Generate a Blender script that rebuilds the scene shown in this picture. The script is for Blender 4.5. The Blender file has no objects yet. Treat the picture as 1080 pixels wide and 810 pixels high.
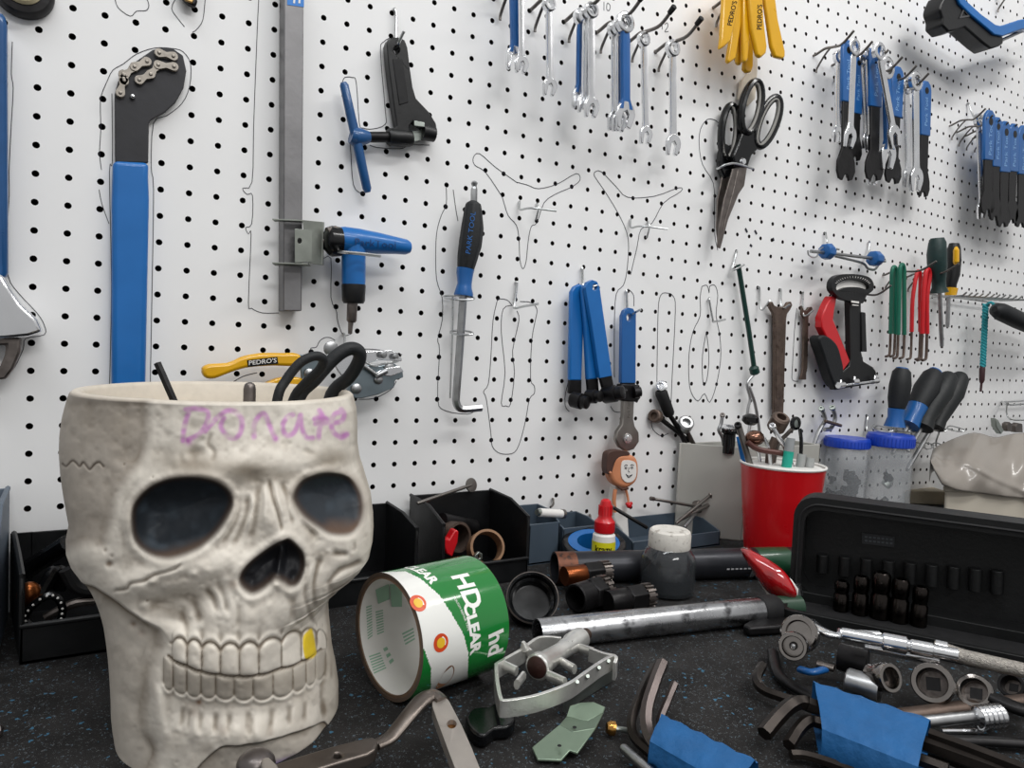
import bpy, bmesh, math, random
import numpy as np
from mathutils import Vector, Matrix, geometry
random.seed(7)
IN = .0254
F = 757.5244
CAM = Vector((0.0444244, -0.7826409, 0.2623552))
RM = Matrix(((0.8612067845792923, -0.5061575902203849, 0.04612340031715601),
             (0.013960088009646064, -0.06715743302958253, -0.997644723903073),
             (0.5080629785147571, 0.8598222915527933, -0.05077043245377471)))
RT = RM.transposed()
ROW0 = 20.7            # board row 0 is 20.7 inches above the bench
V = Vector
scene = bpy.context.scene
COL = scene.collection

# ---- measuring helpers: where a line of sight meets the board, the bench or a given depth
def ray(x, y): return RT @ V(((x - 540) / F, (y - 405) / F, 1))
def WP(x, y, off=0.0):
    d = ray(x, y); return CAM + d * ((-off - CAM.y) / d.y)
def BP(x, y, h=0.0):
    d = ray(x, y); return CAM + d * ((h - CAM.z) / d.z)
def DP(x, y, dep): return CAM + ray(x, y) * dep
def depth(p): return (RM @ (V(p) - CAM)).z
def mpp(p): return depth(p) / F          # metres per pixel at p

# ---- materials
def _lin(c): return tuple(((v / 12.92) if v <= .04045 else ((v + .055) / 1.055) ** 2.4) for v in c)
def hexc(h): return _lin(tuple(int(h[i:i + 2], 16) / 255 for i in (0, 2, 4)))
MATS = {}
def mat(name, col, rough=.5, metal=0., var=.08, vs=60., bump=0., bs=200., coat=0., spec=.5, trans=0., alpha=1., wear=None, wearamt=.5, ior=1.45, rv=.1, sub=0.):
    if name in MATS: return MATS[name]
    m = bpy.data.materials.new(name); m.use_nodes = True
    n = m.node_tree.nodes; l = m.node_tree.links
    b = n['Principled BSDF']
    c = hexc(col) if isinstance(col, str) else col
    tc = n.new('ShaderNodeTexCoord')
    nz = n.new('ShaderNodeTexNoise'); nz.inputs['Scale'].default_value = vs; nz.inputs['Detail'].default_value = 4
    l.new(tc.outputs['Object'], nz.inputs['Vector'])
    rp = n.new('ShaderNodeValToRGB')
    rp.color_ramp.elements[0].position = .3; rp.color_ramp.elements[1].position = .7
    lo = tuple(max(0, v * (1 - var)) for v in c) + (1,); hi = tuple(min(1, v * (1 + var)) for v in c) + (1,)
    rp.color_ramp.elements[0].color = lo; rp.color_ramp.elements[1].color = hi
    l.new(nz.outputs['Fac'], rp.inputs['Fac'])
    out = rp.outputs['Color']
    if wear:
        n2 = n.new('ShaderNodeTexNoise'); n2.inputs['Scale'].default_value = vs * 2.3; n2.inputs['Detail'].default_value = 6
        l.new(tc.outputs['Object'], n2.inputs['Vector'])
        r2 = n.new('ShaderNodeValToRGB'); r2.color_ramp.elements[0].position = 1 - wearamt - .08; r2.color_ramp.elements[1].position = 1 - wearamt + .08
        l.new(n2.outputs['Fac'], r2.inputs['Fac'])
        mx = n.new('ShaderNodeMix'); mx.data_type = 'RGBA'
        l.new(r2.outputs['Color'], mx.inputs['Factor']); l.new(out, mx.inputs['A']); mx.inputs['B'].default_value = hexc(wear) + (1,)
        out = mx.outputs['Result']
    l.new(out, b.inputs['Base Color'])
    mr = n.new('ShaderNodeMapRange'); mr.inputs['To Min'].default_value = max(.02, rough - rv); mr.inputs['To Max'].default_value = min(1, rough + rv)
    l.new(nz.outputs['Fac'], mr.inputs['Value']); l.new(mr.outputs['Result'], b.inputs['Roughness'])
    b.inputs['Metallic'].default_value = metal
    b.inputs['Specular IOR Level'].default_value = spec
    b.inputs['Coat Weight'].default_value = coat; b.inputs['Coat Roughness'].default_value = .08
    b.inputs['Transmission Weight'].default_value = trans; b.inputs['IOR'].default_value = ior
    b.inputs['Alpha'].default_value = alpha
    if sub: b.inputs['Subsurface Weight'].default_value = sub; b.inputs['Subsurface Scale'].default_value = .01
    if bump:
        n3 = n.new('ShaderNodeTexNoise'); n3.inputs['Scale'].default_value = bs; n3.inputs['Detail'].default_value = 5
        l.new(tc.outputs['Object'], n3.inputs['Vector'])
        bp = n.new('ShaderNodeBump'); bp.inputs['Strength'].default_value = bump; bp.inputs['Distance'].default_value = .001
        l.new(n3.outputs['Fac'], bp.inputs['Height']); l.new(bp.outputs['Normal'], b.inputs['Normal'])
    MATS[name] = m; return m

M = dict(
    chrome=mat('chrome', 'E6E7E9', .2, 1., .05, 40, rv=.08),
    steel=mat('brushed steel', 'A4A5A6', .36, 1., .15, 80, bump=.1),
    dsteel=mat('dull steel', '77706C', .42, 1., .2, 90, bump=.15),
    zinc=mat('zinc plate', 'A9B0AA', .38, 1., .12, 50, bump=.1),
    wire=mat('zinc wire', 'C3C5C5', .3, 1., .08, 90),
    dwire=mat('grey wire', '77736F', .4, .9, .1, 90),
    blued=mat('black oxide steel', '201F20', .4, .6, .3, 70, bump=.2),
    black=mat('black plastic', '0C0D0F', .42, 0, .2, 60, bump=.15),
    gloss=mat('glossy black plastic', '08090B', .2, 0, .2, 60),
    matte=mat('matte black rubber', '101012', .68, 0, .25, 90, bump=.3),
    grip=mat('black rubber grip', '131619', .6, 0, .2, 110, bump=.4, bs=500),
    blue=mat('blue vinyl', '17599A', .34, 0, .06, 30, coat=.2),
    blue2=mat('bright blue vinyl', '1466AE', .36, 0, .06, 30, coat=.2),
    dblue=mat('deep blue paint', '174C80', .3, 0, .1, 40, coat=.3),
    yellow=mat('yellow vinyl', 'DCA50B', .3, 0, .05, 30, coat=.4),
    red=mat('red plastic', 'C3141E', .32, 0, .05, 30, coat=.2),
    ink=mat('black marker ink', '25252F', .8, 0, .3, 300),
    white=mat('white plastic', 'E4E2DE', .4, 0, .03, 50),
    brown=mat('rusty brown steel', '64564E', .5, .7, .25, 60, bump=.3, wear='4A3A32', wearamt=.35),
    green=mat('green vinyl', '0E6650', .32, 0, .06, 30, coat=.3),
    teal=mat('teal cord', '2F98A2', .7, 0, .15, 300, bump=.5),
)

# ---- geometry collector: everything added goes into ONE mesh
def frame_of(t, up=None):
    t = t.normalized(); up = up or V((0, 0, 1))
    if abs(t.dot(up)) > .98: up = V((0, 1, 0)) if abs(t.y) < .9 else V((1, 0, 0))
    a = t.cross(up).normalized(); b = a.cross(t).normalized(); return a, b

class G:
    def __init__(s): s.v = []; s.f = []; s.mi = []; s.m = 0
    def add(s, vs, fs):
        o = len(s.v); s.v += [V(p) for p in vs]
        for f in fs: s.f.append([i + o for i in f]); s.mi.append(s.m)
        return s
    def tube(s, pts, r, seg=12, caps=True, closed=False, flat=1., up=None, rot=0.):
        pts = [V(p) for p in pts]; n = len(pts)
        rs = r if isinstance(r, (list, tuple)) else [r] * n
        vs = []; fs = []; pa = None
        for i in range(n):
            if closed: t = pts[(i + 1) % n] - pts[i - 1]
            else: t = pts[min(i + 1, n - 1)] - pts[max(i - 1, 0)]
            if t.length < 1e-9: t = V((0, 0, 1))
            t.normalize()
            if pa is None or up: a, b = frame_of(t, up)
            else:
                a = (pa - t * pa.dot(t)); a.normalize(); b = a.cross(t).normalized()
            pa = a
            for k in range(seg):
                w = 2 * math.pi * (k + .5) / seg + rot
                vs.append(pts[i] + a * math.cos(w) * rs[i] + b * math.sin(w) * rs[i] * flat)
        for i in range(n if closed else n - 1):
            j = (i + 1) % n
            for k in range(seg):
                q = (k + 1) % seg
                fs.append([i * seg + k, i * seg + q, j * seg + q, j * seg + k][::-1])
        if caps and not closed:
            fs.append(list(range(seg))); fs.append([(n - 1) * seg + k for k in range(seg)][::-1])
        return s.add(vs, fs)
    def lathe(s, prof, o, ax=(0, 0, 1), seg=28, close=False):
        o = V(o); ax = V(ax).normalized(); a, b = frame_of(ax)
        vs = []; fs = []; n = len(prof)
        for r, z in prof:
            for k in range(seg):
                w = 2 * math.pi * k / seg
                vs.append(o + ax * z + a * math.cos(w) * r + b * math.sin(w) * r)
        for i in range(n if close else n - 1):
            j = (i + 1) % n
            for k in range(seg):
                q = (k + 1) % seg; fs.append([i * seg + k, i * seg + q, j * seg + q, j * seg + k])
        if not close:
            if prof[0][0] > 1e-6: fs.append(list(range(seg))[::-1])
            if prof[-1][0] > 1e-6: fs.append([(n - 1) * seg + k for k in range(seg)])
        return s.add(vs, fs)
    def box(s, c, size, ax=None):
        c = V(c); ax = ax or ((1, 0, 0), (0, 1, 0), (0, 0, 1)); X, Y, Z = [V(a) * (h / 2) for a, h in zip(ax, size)]
        vs = [c + X * i + Y * j + Z * k for i in (-1, 1) for j in (-1, 1) for k in (-1, 1)]
        return s.add(vs, [[0, 1, 3, 2], [4, 6, 7, 5], [0, 4, 5, 1], [2, 3, 7, 6], [0, 2, 6, 4], [1, 5, 7, 3]])
    def prism(s, poly, d, holes=()):
        poly = [V(p) for p in poly]; d = V(d); holes = [[V(p) for p in h] for h in holes]
        loops = [poly] + holes; fl = [p for h in loops for p in h]; n = len(fl)
        fs = []
        if holes:
            for t in geometry.tessellate_polygon(loops): fs.append(list(t)); fs.append([i + n for i in t][::-1])
        else: fs += [list(range(n)), [i + n for i in range(n)][::-1]]
        o = 0
        for h in loops:
            m = len(h)
            for i in range(m): j = (i + 1) % m; fs.append([o + i, o + i + n, o + j + n, o + j])
            o += m
        return s.add(fl + [p + d for p in fl], fs)
    def text(s, txt, place, size, ext=0., cut=0, bold=0., shear=0., sx=1.):
        """outline letters; place(x, y) gives the 3-D point and normal for layout coordinates"""
        cu = bpy.data.curves.new('t', 'FONT'); cu.body = txt; cu.size = size; cu.align_x = 'CENTER'; cu.align_y = 'CENTER'; cu.offset = bold; cu.shear = shear
        cu.resolution_u = 3
        ob = bpy.data.objects.new('t', cu); COL.objects.link(ob)
        me = bpy.data.meshes.new_from_object(ob.evaluated_get(bpy.context.evaluated_depsgraph_get()))
        bpy.data.objects.remove(ob)
        if cut:
            bm = bmesh.new(); bm.from_mesh(me)
            bmesh.ops.triangulate(bm, faces=bm.faces[:])
            for _ in range(cut): bmesh.ops.subdivide_edges(bm, edges=[e for e in bm.edges if e.calc_length() > size * .12], cuts=1, use_grid_fill=False)
            bmesh.ops.triangulate(bm, faces=bm.faces[:])
            bm.to_mesh(me); bm.free()
        vs = [place(v.co.x * sx, v.co.y) for v in me.vertices]
        s.add(vs, [list(p.vertices) for p in me.polygons])
        bpy.data.meshes.remove(me); return s
    def ball(s, c, r, seg=16, sc=(1, 1, 1), ax=None):
        c = V(c); vs = []; fs = []; n = seg // 2
        for i in range(n + 1):
            t = math.pi * i / n
            for k in range(seg):
                w = 2 * math.pi * k / seg
                p = V((math.sin(t) * math.cos(w) * sc[0], math.sin(t) * math.sin(w) * sc[1], math.cos(t) * sc[2])) * r
                if ax: p = V(ax[0]) * p.x + V(ax[1]) * p.y + V(ax[2]) * p.z
                vs.append(c + p)
        for i in range(n):
            for k in range(seg): q = (k + 1) % seg; fs.append([i * seg + k, (i + 1) * seg + k, (i + 1) * seg + q, i * seg + q])
        return s.add(vs, fs)
    def build(s, name, m, parent=None, sharp=35, bevel=0., seg=2, label=None, stuff=False):
        o3 = V(ORG.get(parent.name, (0, 0, 0))) if parent else V((0, 0, 0))
        me = bpy.data.meshes.new(name)
        me.from_pydata([tuple(p - o3) for p in s.v], [], s.f); me.update()
        bm = bmesh.new(); bm.from_mesh(me)
        bmesh.ops.remove_doubles(bm, verts=bm.verts, dist=1e-6)
        bmesh.ops.recalc_face_normals(bm, faces=bm.faces[:]) if len(s.f) < 60000 else None
        bm.to_mesh(me); bm.free()
        ms = m if isinstance(m, (list, tuple)) else [m]
        for k in ms: me.materials.append(M[k] if isinstance(k, str) else k)
        if len(ms) > 1 and len(me.polygons) == len(s.mi):
            me.polygons.foreach_set('material_index', s.mi)
        me.polygons.foreach_set('use_smooth', [True] * len(me.polygons)); me.set_sharp_from_angle(angle=math.radians(sharp))
        ob = bpy.data.objects.new(name, me); COL.objects.link(ob)
        if parent: ob.parent = parent; ORG[ob.name] = tuple(o3)
        if bevel:
            bv = ob.modifiers.new('bevel', 'BEVEL'); bv.width = bevel; bv.segments = seg; bv.limit_method = 'ANGLE'; bv.angle_limit = math.radians(40)
        if label: ob['label'] = label
        if stuff: ob['kind'] = 'stuff'
        return ob
ORG = {}
def thing(name, label, cat, loc, group=None):
    o = bpy.data.objects.new(name, None); COL.objects.link(o); o.location = V(loc); o.empty_display_size = .02
    ORG[o.name] = tuple(V(loc)); o['label'] = label; o['category'] = cat
    if group: o['group'] = group
    return o
def tag(o, label, cat, group=None):
    o['label'] = label; o['category'] = cat
    if group: o['group'] = group
    return o
def solo(g, name, m, label, cat, group=None, **k):
    """a thing that is one mesh, its origin moved to its own base"""
    c = sum(g.v, V((0, 0, 0))) / len(g.v); c.z = min(p.z for p in g.v)
    g.v = [p - c for p in g.v]; o = g.build(name, m, None, **k); o.location = c; ORG[o.name] = tuple(c)
    return tag(o, label, cat, group)
def struct(g, name, m, **k): o = g.build(name, m, **k); o['kind'] = 'structure'; return o

def wpoly(pts, off): return [WP(x, y, off) for x, y in pts]
def wplate(g, pts, off, th, holes=()):
    """outline measured on the board at distance off, thickened towards the board"""
    return g.prism(wpoly(pts, off), (0, th, 0), [wpoly(h, off) for h in holes])
def circ(cx, cy, rx, ry=None, n=16, a0=0., tilt=0.):
    ry = ry or rx; o = []
    for i in range(n):
        w = a0 + 2 * math.pi * i / n; u = rx * math.cos(w); v = ry * math.sin(w)
        o.append((cx + u * math.cos(tilt) - v * math.sin(tilt), cy + u * math.sin(tilt) + v * math.cos(tilt)))
    return o
def smooth(pts, n=4, closed=False):
    """Catmull-Rom through the points (any dimension)"""
    P = [np.array(p, float) for p in pts]; o = []; m = len(P)
    for i in range(m if closed else m - 1):
        p0 = P[i - 1] if (closed or i) else P[0]; p1 = P[i]; p2 = P[(i + 1) % m]; p3 = P[(i + 2) % m] if closed or i + 2 < m else P[-1]
        for k in range(n):
            t = k / n
            o.append(.5 * ((2 * p1) + (-p0 + p2) * t + (2 * p0 - 5 * p1 + 4 * p2 - p3) * t * t + (-p0 + 3 * p1 - 3 * p2 + p3) * t ** 3))
    if not closed: o.append(P[-1])
    return [tuple(q) for q in o]
# ---------------------------------------------------------------- camera, light
cam_d = bpy.data.cameras.new('camera'); cam = bpy.data.objects.new('camera', cam_d); COL.objects.link(cam)
cam_d.sensor_width = 36; cam_d.lens = F / 1080 * 36; cam_d.clip_start = .01
R3 = Matrix((RM[0], -V(RM[1]), -V(RM[2]))).transposed()
cam.matrix_world = Matrix.Translation(CAM) @ R3.to_4x4()
scene.camera = cam
vs_ = scene.view_settings; vs_.view_transform = 'Standard'; vs_.look = 'None'; vs_.gamma = 1; vs_.exposure = 0; vs_.use_curve_mapping = False
w = bpy.data.worlds.new('workshop ambient fill'); scene.world = w; w.use_nodes = True
wn = w.node_tree.nodes; wl = w.node_tree.links
bg = wn['Background']; tcw = wn.new('ShaderNodeTexCoord'); sp = wn.new('ShaderNodeSeparateXYZ'); rw = wn.new('ShaderNodeValToRGB')
wl.new(tcw.outputs['Generated'], sp.inputs[0]); mrw = wn.new('ShaderNodeMapRange'); mrw.inputs['From Min'].default_value = -1
wl.new(sp.outputs['Z'], mrw.inputs['Value']); wl.new(mrw.outputs['Result'], rw.inputs['Fac']); wl.new(rw.outputs['Color'], bg.inputs['Color'])
e = rw.color_ramp.elements; e[0].position = .36; e[0].color = (.05, .05, .052, 1); e[1].position = .52; e[1].color = (.82, .82, .82, 1)  # added ambient gradient, horizon kept bright to lift the chrome
bg.inputs['Strength'].default_value = .62
def area(name, loc, target, sx, sy, power, col=(1, 1, 1)):
    d = bpy.data.lights.new(name, 'AREA'); d.shape = 'RECTANGLE'; d.size = sx; d.size_y = sy; d.energy = power; d.color = col
    o = bpy.data.objects.new(name, d); COL.objects.link(o); o.location = loc
    o.rotation_euler = (V(target) - V(loc)).to_track_quat('-Z', 'Y').to_euler(); return o
area('ceiling_lamp', (-.1, -.75, 1.75), (.3, -.1, .3), 1.3, .14, 9.5, (.96, .985, 1))
area('ceiling_lamp', (1.3, -1.1, 1.9), (1.0, 0, .3), 1.3, .14, 16, (1, .985, .96))
area('ceiling_lamp', (.4, -2.4, 2.0), (.7, 0, .3), 1.4, .3, 20, (1, .99, .98))

# ---------------------------------------------------------------- pegboard
KU = [0.0864, -0.0602, -5.7464, 18.9068, -14.6384, -0.1913, 0.4736]
KV = [-0.0448, 0.9145, -4.5639, 8.2325, -4.7735, 0.08, -0.1845]
def hole(c, r):
    cc = min(c, 58.) ; q = cc / 60; s = r / 20
    b = (1, q, q * q, q ** 3, q ** 4, s, q * s)
    du = sum(x * y for x, y in zip(b, KU)); dv = sum(x * y for x, y in zip(b, KV))
    if c > 58: du += .045 * (c - 58)
    if c < 0: du = sum(x * y for x, y in zip((1, 0, 0, 0, 0, s, 0), KU))
    return (c + du) * IN, (ROW0 - r + dv) * IN
bw = mat('white painted hardboard', 'E9E9E9', .5, 0, .025, 7, bump=.05, bs=120, spec=.35)
bd = mat('dark cavity behind board', '120C0B', .9, 0, .1, 20)
g = G(); C0, C1, R0_, R1_ = -4, 78, -19, 23
N = 12; HR = .118 * IN; TH = .0048
idx = {}
def gp(c, r):
    """cell corner between holes"""
    if (c, r) not in idx:
        x, z = hole(c - .5, r - .5); idx[(c, r)] = len(g.v); g.v.append(V((x, 0, z)))
    return idx[(c, r)]
for c in range(C0, C1):
    for r in range(R0_, R1_):
        x, z = hole(c, r)
        cor = [gp(c, r), gp(c + 1, r), gp(c + 1, r + 1), gp(c, r + 1)]
        o = len(g.v)
        for k in range(N):
            w_ = 2 * math.pi * (k) / N + math.pi * .75 + math.pi / N * 0
            g.v.append(V((x + HR * math.cos(-w_ + 2 * math.pi * 0), 0, z + HR * math.sin(w_ * -1 + math.pi * 0))))
        # order ring clockwise from top-left like the corners
        ang = [(math.atan2(g.v[o + k].z - z, g.v[o + k].x - x)) for k in range(N)]
        ring = sorted(range(N), key=lambda k: (math.radians(135 + 1) - ang[k]) % (2 * math.pi)); ring = [o + k for k in ring]
        q = N // 4
        for s_ in range(4):
            a = cor[s_]; b_ = cor[(s_ + 1) % 4]; seg = [ring[(s_ * q + k) % N] for k in range(q + 1)]
            g.f.append([a] + seg + [b_]); g.mi.append(0)
        for k in range(N):
            g.v.append(g.v[ring[k]] + V((0, TH, 0)))
        for k in range(N):
            g.f.append([ring[k], ring[(k + 1) % N], o + N + (k + 1) % N, o + N + k]); g.mi.append(1)
wall = struct(g, 'wall_back', [bw, mat('raw hardboard edge', '2B201B', .85, 0, .2, 90)], sharp=30)
g = G(); x0 = hole(C0 - .5, 0)[0]; x1 = hole(C1, 0)[0]
g.box(((x0 + x1) / 2, TH + .012, (ROW0 - R0_) * IN / 2 - .05), (x1 - x0 + .1, .01, (ROW0 - R0_) * IN + .3))
o = g.build('wall_backing', bd, wall)

# ---------------------------------------------------------------- bench with speckled rubber mat
m = bpy.data.materials.new('speckled black rubber mat'); m.use_nodes = True; n = m.node_tree.nodes; l = m.node_tree.links; b = n['Principled BSDF']
tc = n.new('ShaderNodeTexCoord')
def speck(scale, thr, pick, colr, prev):
    vo = n.new('ShaderNodeTexVoronoi'); vo.inputs['Scale'].default_value = scale
    nz = n.new('ShaderNodeTexNoise'); nz.inputs['Scale'].default_value = scale * 1.5
    ad = n.new('ShaderNodeVectorMath'); ad.operation = 'MULTIPLY_ADD'; ad.inputs[1].default_value = (.006,) * 3
    l.new(tc.outputs['Object'], nz.inputs['Vector']); l.new(nz.outputs['Color'], ad.inputs[0]); l.new(tc.outputs['Object'], ad.inputs[2]); l.new(ad.outputs[0], vo.inputs['Vector'])
    lt = n.new('ShaderNodeMath'); lt.operation = 'LESS_THAN'; lt.inputs[1].default_value = thr; l.new(vo.outputs['Distance'], lt.inputs[0])
    sx = n.new('ShaderNodeSeparateXYZ'); l.new(vo.outputs['Color'], sx.inputs[0])
    l2 = n.new('ShaderNodeMath'); l2.operation = 'LESS_THAN'; l2.inputs[1].default_value = pick; l.new(sx.outputs['X'], l2.inputs[0])
    mu = n.new('ShaderNodeMath'); mu.operation = 'MULTIPLY'; l.new(lt.outputs[0], mu.inputs[0]); l.new(l2.outputs[0], mu.inputs[1])
    mx = n.new('ShaderNodeMix'); mx.data_type = 'RGBA'; l.new(mu.outputs[0], mx.inputs['Factor']); l.new(prev, mx.inputs['A']); mx.inputs['B'].default_value = colr
    return mx.outputs['Result']
nb = n.new('ShaderNodeTexNoise'); nb.inputs['Scale'].default_value = 25; nb.inputs['Detail'].default_value = 8; l.new(tc.outputs['Object'], nb.inputs['Vector'])
rb = n.new('ShaderNodeValToRGB'); rb.color_ramp.elements[0].color = (.009, .0085, .0085, 1); rb.color_ramp.elements[1].color = (.027, .0255, .025, 1); rb.color_ramp.elements[0].position = .35; rb.color_ramp.elements[1].position = .75
l.new(nb.outputs['Fac'], rb.inputs['Fac'])
c_ = speck(215, .30, .09, hexc('3B6680') + (1,), rb.outputs['Color'])
c_ = speck(430, .30, .17, hexc('5B666E') + (1,), c_)
c_ = speck(700, .30, .14, hexc('74787B') + (1,), c_)
l.new(c_, b.inputs['Base Color']); b.inputs['Roughness'].default_value = .72; b.inputs["Specular IOR Level"].default_value = .22
nf = n.new('ShaderNodeTexNoise'); nf.inputs['Scale'].default_value = 900; nf.inputs['Detail'].default_value = 3; l.new(tc.outputs['Object'], nf.inputs['Vector'])
bp = n.new('ShaderNodeBump'); bp.inputs['Strength'].default_value = .5; bp.inputs['Distance'].default_value = .0008; l.new(nf.outputs['Fac'], bp.inputs['Height']); l.new(bp.outputs['Normal'], b.inputs['Normal'])
g = G(); g.box((.9, -.35, -.006), (2.7, .7, .012)); struct(g, 'floor', m, bevel=.001)['label'] = 'black rubber bench mat with blue and grey specks'
# ---------------------------------------------------------------- skull planter
def skull():
    dA = .505                                   # distance of the planter's axis
    LT = [(405,75),(412,75),(420,71),(440,65),(460,62),(480,61.5),(500,63),(520,66),(540,70),(553,73),(562,71),(572,68.5),(585,68.5),(597,73),(607,82),(618,97),(627,102),(640,105),(660,110),(680,112),(700,114),(720,115.5),(740,116.5),(760,116.5),(773,118),(785,121),(800,125),(840,133)]
    RT_ = [(405,372),(415,372),(430,376),(445,377),(465,377),(480,379),(500,385),(520,391),(540,393.5),(555,394),(570,393),(583,390),(592,384),(600,374),(608,364),(616,354),(625,348),(635,346),(650,347),(680,350),(700,354),(720,357),(740,357),(755,353),(765,349),(778,347),(800,345),(840,342)]
    def tab(T):
        P = [DP(x, y, dA) for y, x in T]; z = [-p.z for p in P]
        return z, [p.x for p in P], [p.y for p in P]
    tl, tr = tab(LT), tab(RT_)
    ztop = .2215
    NZ, NF, NB = 330, 400, 90
    angs = [math.pi * k / NF for k in range(NF)] + [math.pi + math.pi * k / NB for k in range(NB)]   # 0 = screen right, pi/2 = towards camera
    NA = len(angs)
    ca = np.cos(angs); sa = np.sin(angs)
    zs = np.concatenate([np.linspace(ztop, .0, NZ)])
    smf = lambda x: np.clip(x, 0, 1) ** 2 * (3 - 2 * np.clip(x, 0, 1))
    VX = np.zeros((NZ, NA)); VY = VX.copy(); VZ = VX.copy()
    par = []
    for i, z in enumerate(zs):
        L = np.array([np.interp(-z, tl[0], tl[1]), np.interp(-z, tl[0], tl[2])]); Rr = np.array([np.interp(-z, tr[0], tr[1]), np.interp(-z, tr[0], tr[2])])
        c = (L + Rr) / 2; a = np.linalg.norm(Rr - L) / 2 * .985
        u = (Rr - L) / np.linalg.norm(Rr - L); vcam = np.array([u[1], -u[0]])     # horizontal, towards the camera
        t = 1 - z / ztop
        bf = np.interp(t, [0, .3, .6, .8, 1], [.098, .100, .094, .090, .088]); bb = np.interp(t, [0, .3, .55, .75, 1], [.105, .105, .09, .07, .06])
        b = np.where(sa > 0, bf, bb)
        e = 2.1
        k = (np.abs(ca) ** e + np.abs(sa) ** e) ** (-1 / e)
        for _ in range(5):                       # widen or narrow the ring until its outline stands where it should
            qx = c[0] + u[0] * ca * k * a + vcam[0] * sa * k * b; qy = c[1] + u[1] * ca * k * a + vcam[1] * sa * k * b
            r3 = (np.stack([qx, qy, np.full(NA, z)], -1) - np.array(CAM)) @ np.array(RM).T
            ux = 540 + F * r3[:, 0] / r3[:, 2]; uy = 405 + F * r3[:, 1] / r3[:, 2]
            i0, i1 = ux.argmin(), ux.argmax()
            tl_ = np.interp(uy[i0], *zip(*LT)); tr_ = np.interp(uy[i1], *zip(*RT_)); mp_ = dA / F
            a *= (tr_ - tl_) / (ux[i1] - ux[i0]); c = c + u * ((tr_ + tl_) - (ux[i1] + ux[i0])) / 2 * mp_
        par.append((c, u, vcam, a, b, k))
    asm = np.array([p[3] for p in par]); csm = np.array([p[0] for p in par])
    ker = np.exp(-(np.arange(-70, 71) / 32.) ** 2); ker /= ker.sum(); pad = lambda q: np.pad(q, 70, mode='edge')
    a2 = np.convolve(pad(asm), ker, 'valid'); c2 = np.stack([np.convolve(pad(csm[:, j]), ker, 'valid') for j in (0, 1)], 1)
    wt = smf((np.abs(ca) - .62) / .3)                 # the face itself keeps a calmer curve than the outline
    for i, (c, u, vcam, a, b, k) in enumerate(par):
        aa = a2[i] + (a - a2[i]) * wt; cx_ = c2[i][0] + (c[0] - c2[i][0]) * wt; cy_ = c2[i][1] + (c[1] - c2[i][1]) * wt
        VX[i] = cx_ + u[0] * ca * k * aa + vcam[0] * sa * k * b; VY[i] = cy_ + u[1] * ca * k * aa + vcam[1] * sa * k * b; VZ[i] = zs[i]
    # ------------ relief, drawn on a raster laid over the front (1/2 px cells)
    S = 2; X0, Y0, X1, Y1 = 50, 395, 410, 830
    XX, YY = np.meshgrid(np.arange(X0, X1, 1 / S), np.arange(Y0, Y1, 1 / S))
    H = np.zeros_like(XX)
    def seg_d(pts, closed=False):
        P = np.array(smooth(pts, 5, closed)) if len(pts) > 2 else np.array(pts, float)
        if closed: P = np.vstack([P, P[:1]])
        D = np.full(XX.shape, 1e9)
        x0, y0 = P.min(0) - 45; x1, y1 = P.max(0) + 45
        i0, i1 = max(0, int((y0 - Y0) * S)), int((y1 - Y0) * S); j0, j1 = max(0, int((x0 - X0) * S)), int((x1 - X0) * S)
        sx = XX[i0:i1, j0:j1]; sy = YY[i0:i1, j0:j1]; d = D[i0:i1, j0:j1]
        for (ax, ay), (bx, by) in zip(P[:-1], P[1:]):
            dx, dy = bx - ax, by - ay; q = dx * dx + dy * dy + 1e-9
            t = np.clip(((sx - ax) * dx + (sy - ay) * dy) / q, 0, 1)
            np.minimum(d, np.hypot(sx - ax - t * dx, sy - ay - t * dy), out=d)
        D[i0:i1, j0:j1] = d
        return D
    def inside(pts):
        P = np.array(smooth(pts, 5, True)); w = np.zeros(XX.shape, bool)
        for (ax, ay), (bx, by) in zip(P, np.roll(P, -1, 0)):
            c = (ay > YY) != (by > YY)
            with np.errstate(divide='ignore', invalid='ignore'):
                w ^= c & (XX < (bx - ax) * (YY - ay) / (by - ay + 1e-12) + ax)
        return w
    def sdf(pts): d = seg_d(pts, True); return np.where(inside(pts), -d, d)
    def line(pts, w, h, fade=True):
        nonlocal H; D = seg_d(pts); e = 1.
        if fade and len(pts) < 12:
            e = smf(np.minimum(np.hypot(XX - pts[0][0], YY - pts[0][1]), np.hypot(XX - pts[-1][0], YY - pts[-1][1])) / 11 + .05)
        H = H + h * e * np.exp(-(D / w) ** 2)
    def blob(x, y, wx, wy, h, t=0.):
        nonlocal H; c, s = math.cos(t), math.sin(t); dx, dy = XX - x, YY - y
        H = H + h * np.exp(-(((dx * c + dy * s) / wx) ** 2 + ((dy * c - dx * s) / wy) ** 2))
    mm = .001
    eyeL = [(138,552),(141,533),(155,516),(175,506),(202,502),(226,506),(241,517),(246,530),(241,545),(230,562),(214,576),(194,585),(175,589),(156,585),(142,572)]
    eyeR = [(309,527),(313,513),(323,504),(342,498),(362,500),(373,507),(381,521),(383,537),(380,552),(369,563),(350,564),(334,556),(319,544)]
    nose = [(251.5,611),(257,599),(272,585.5),(288,573.5),(298,568),(305,567),(313,574),(320,584),(322,597),(319,610),(312.5,618),(305,619),(298,615),(291,612),(285,616),(277,622),(266,626),(256,621)]
    # broad forms
    blob(150, 470, 46, 60, -3.5 * mm)                       # temple hollow, left
    blob(222, 497, 62, 16, 6 * mm, -.12); blob(335, 487, 48, 15, 5 * mm, .05)    # brows
    blob(268, 505, 24, 16, -2.5 * mm)
    blob(292, 545, 17, 38, 7 * mm, -.15)                    # nasal bridge
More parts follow.
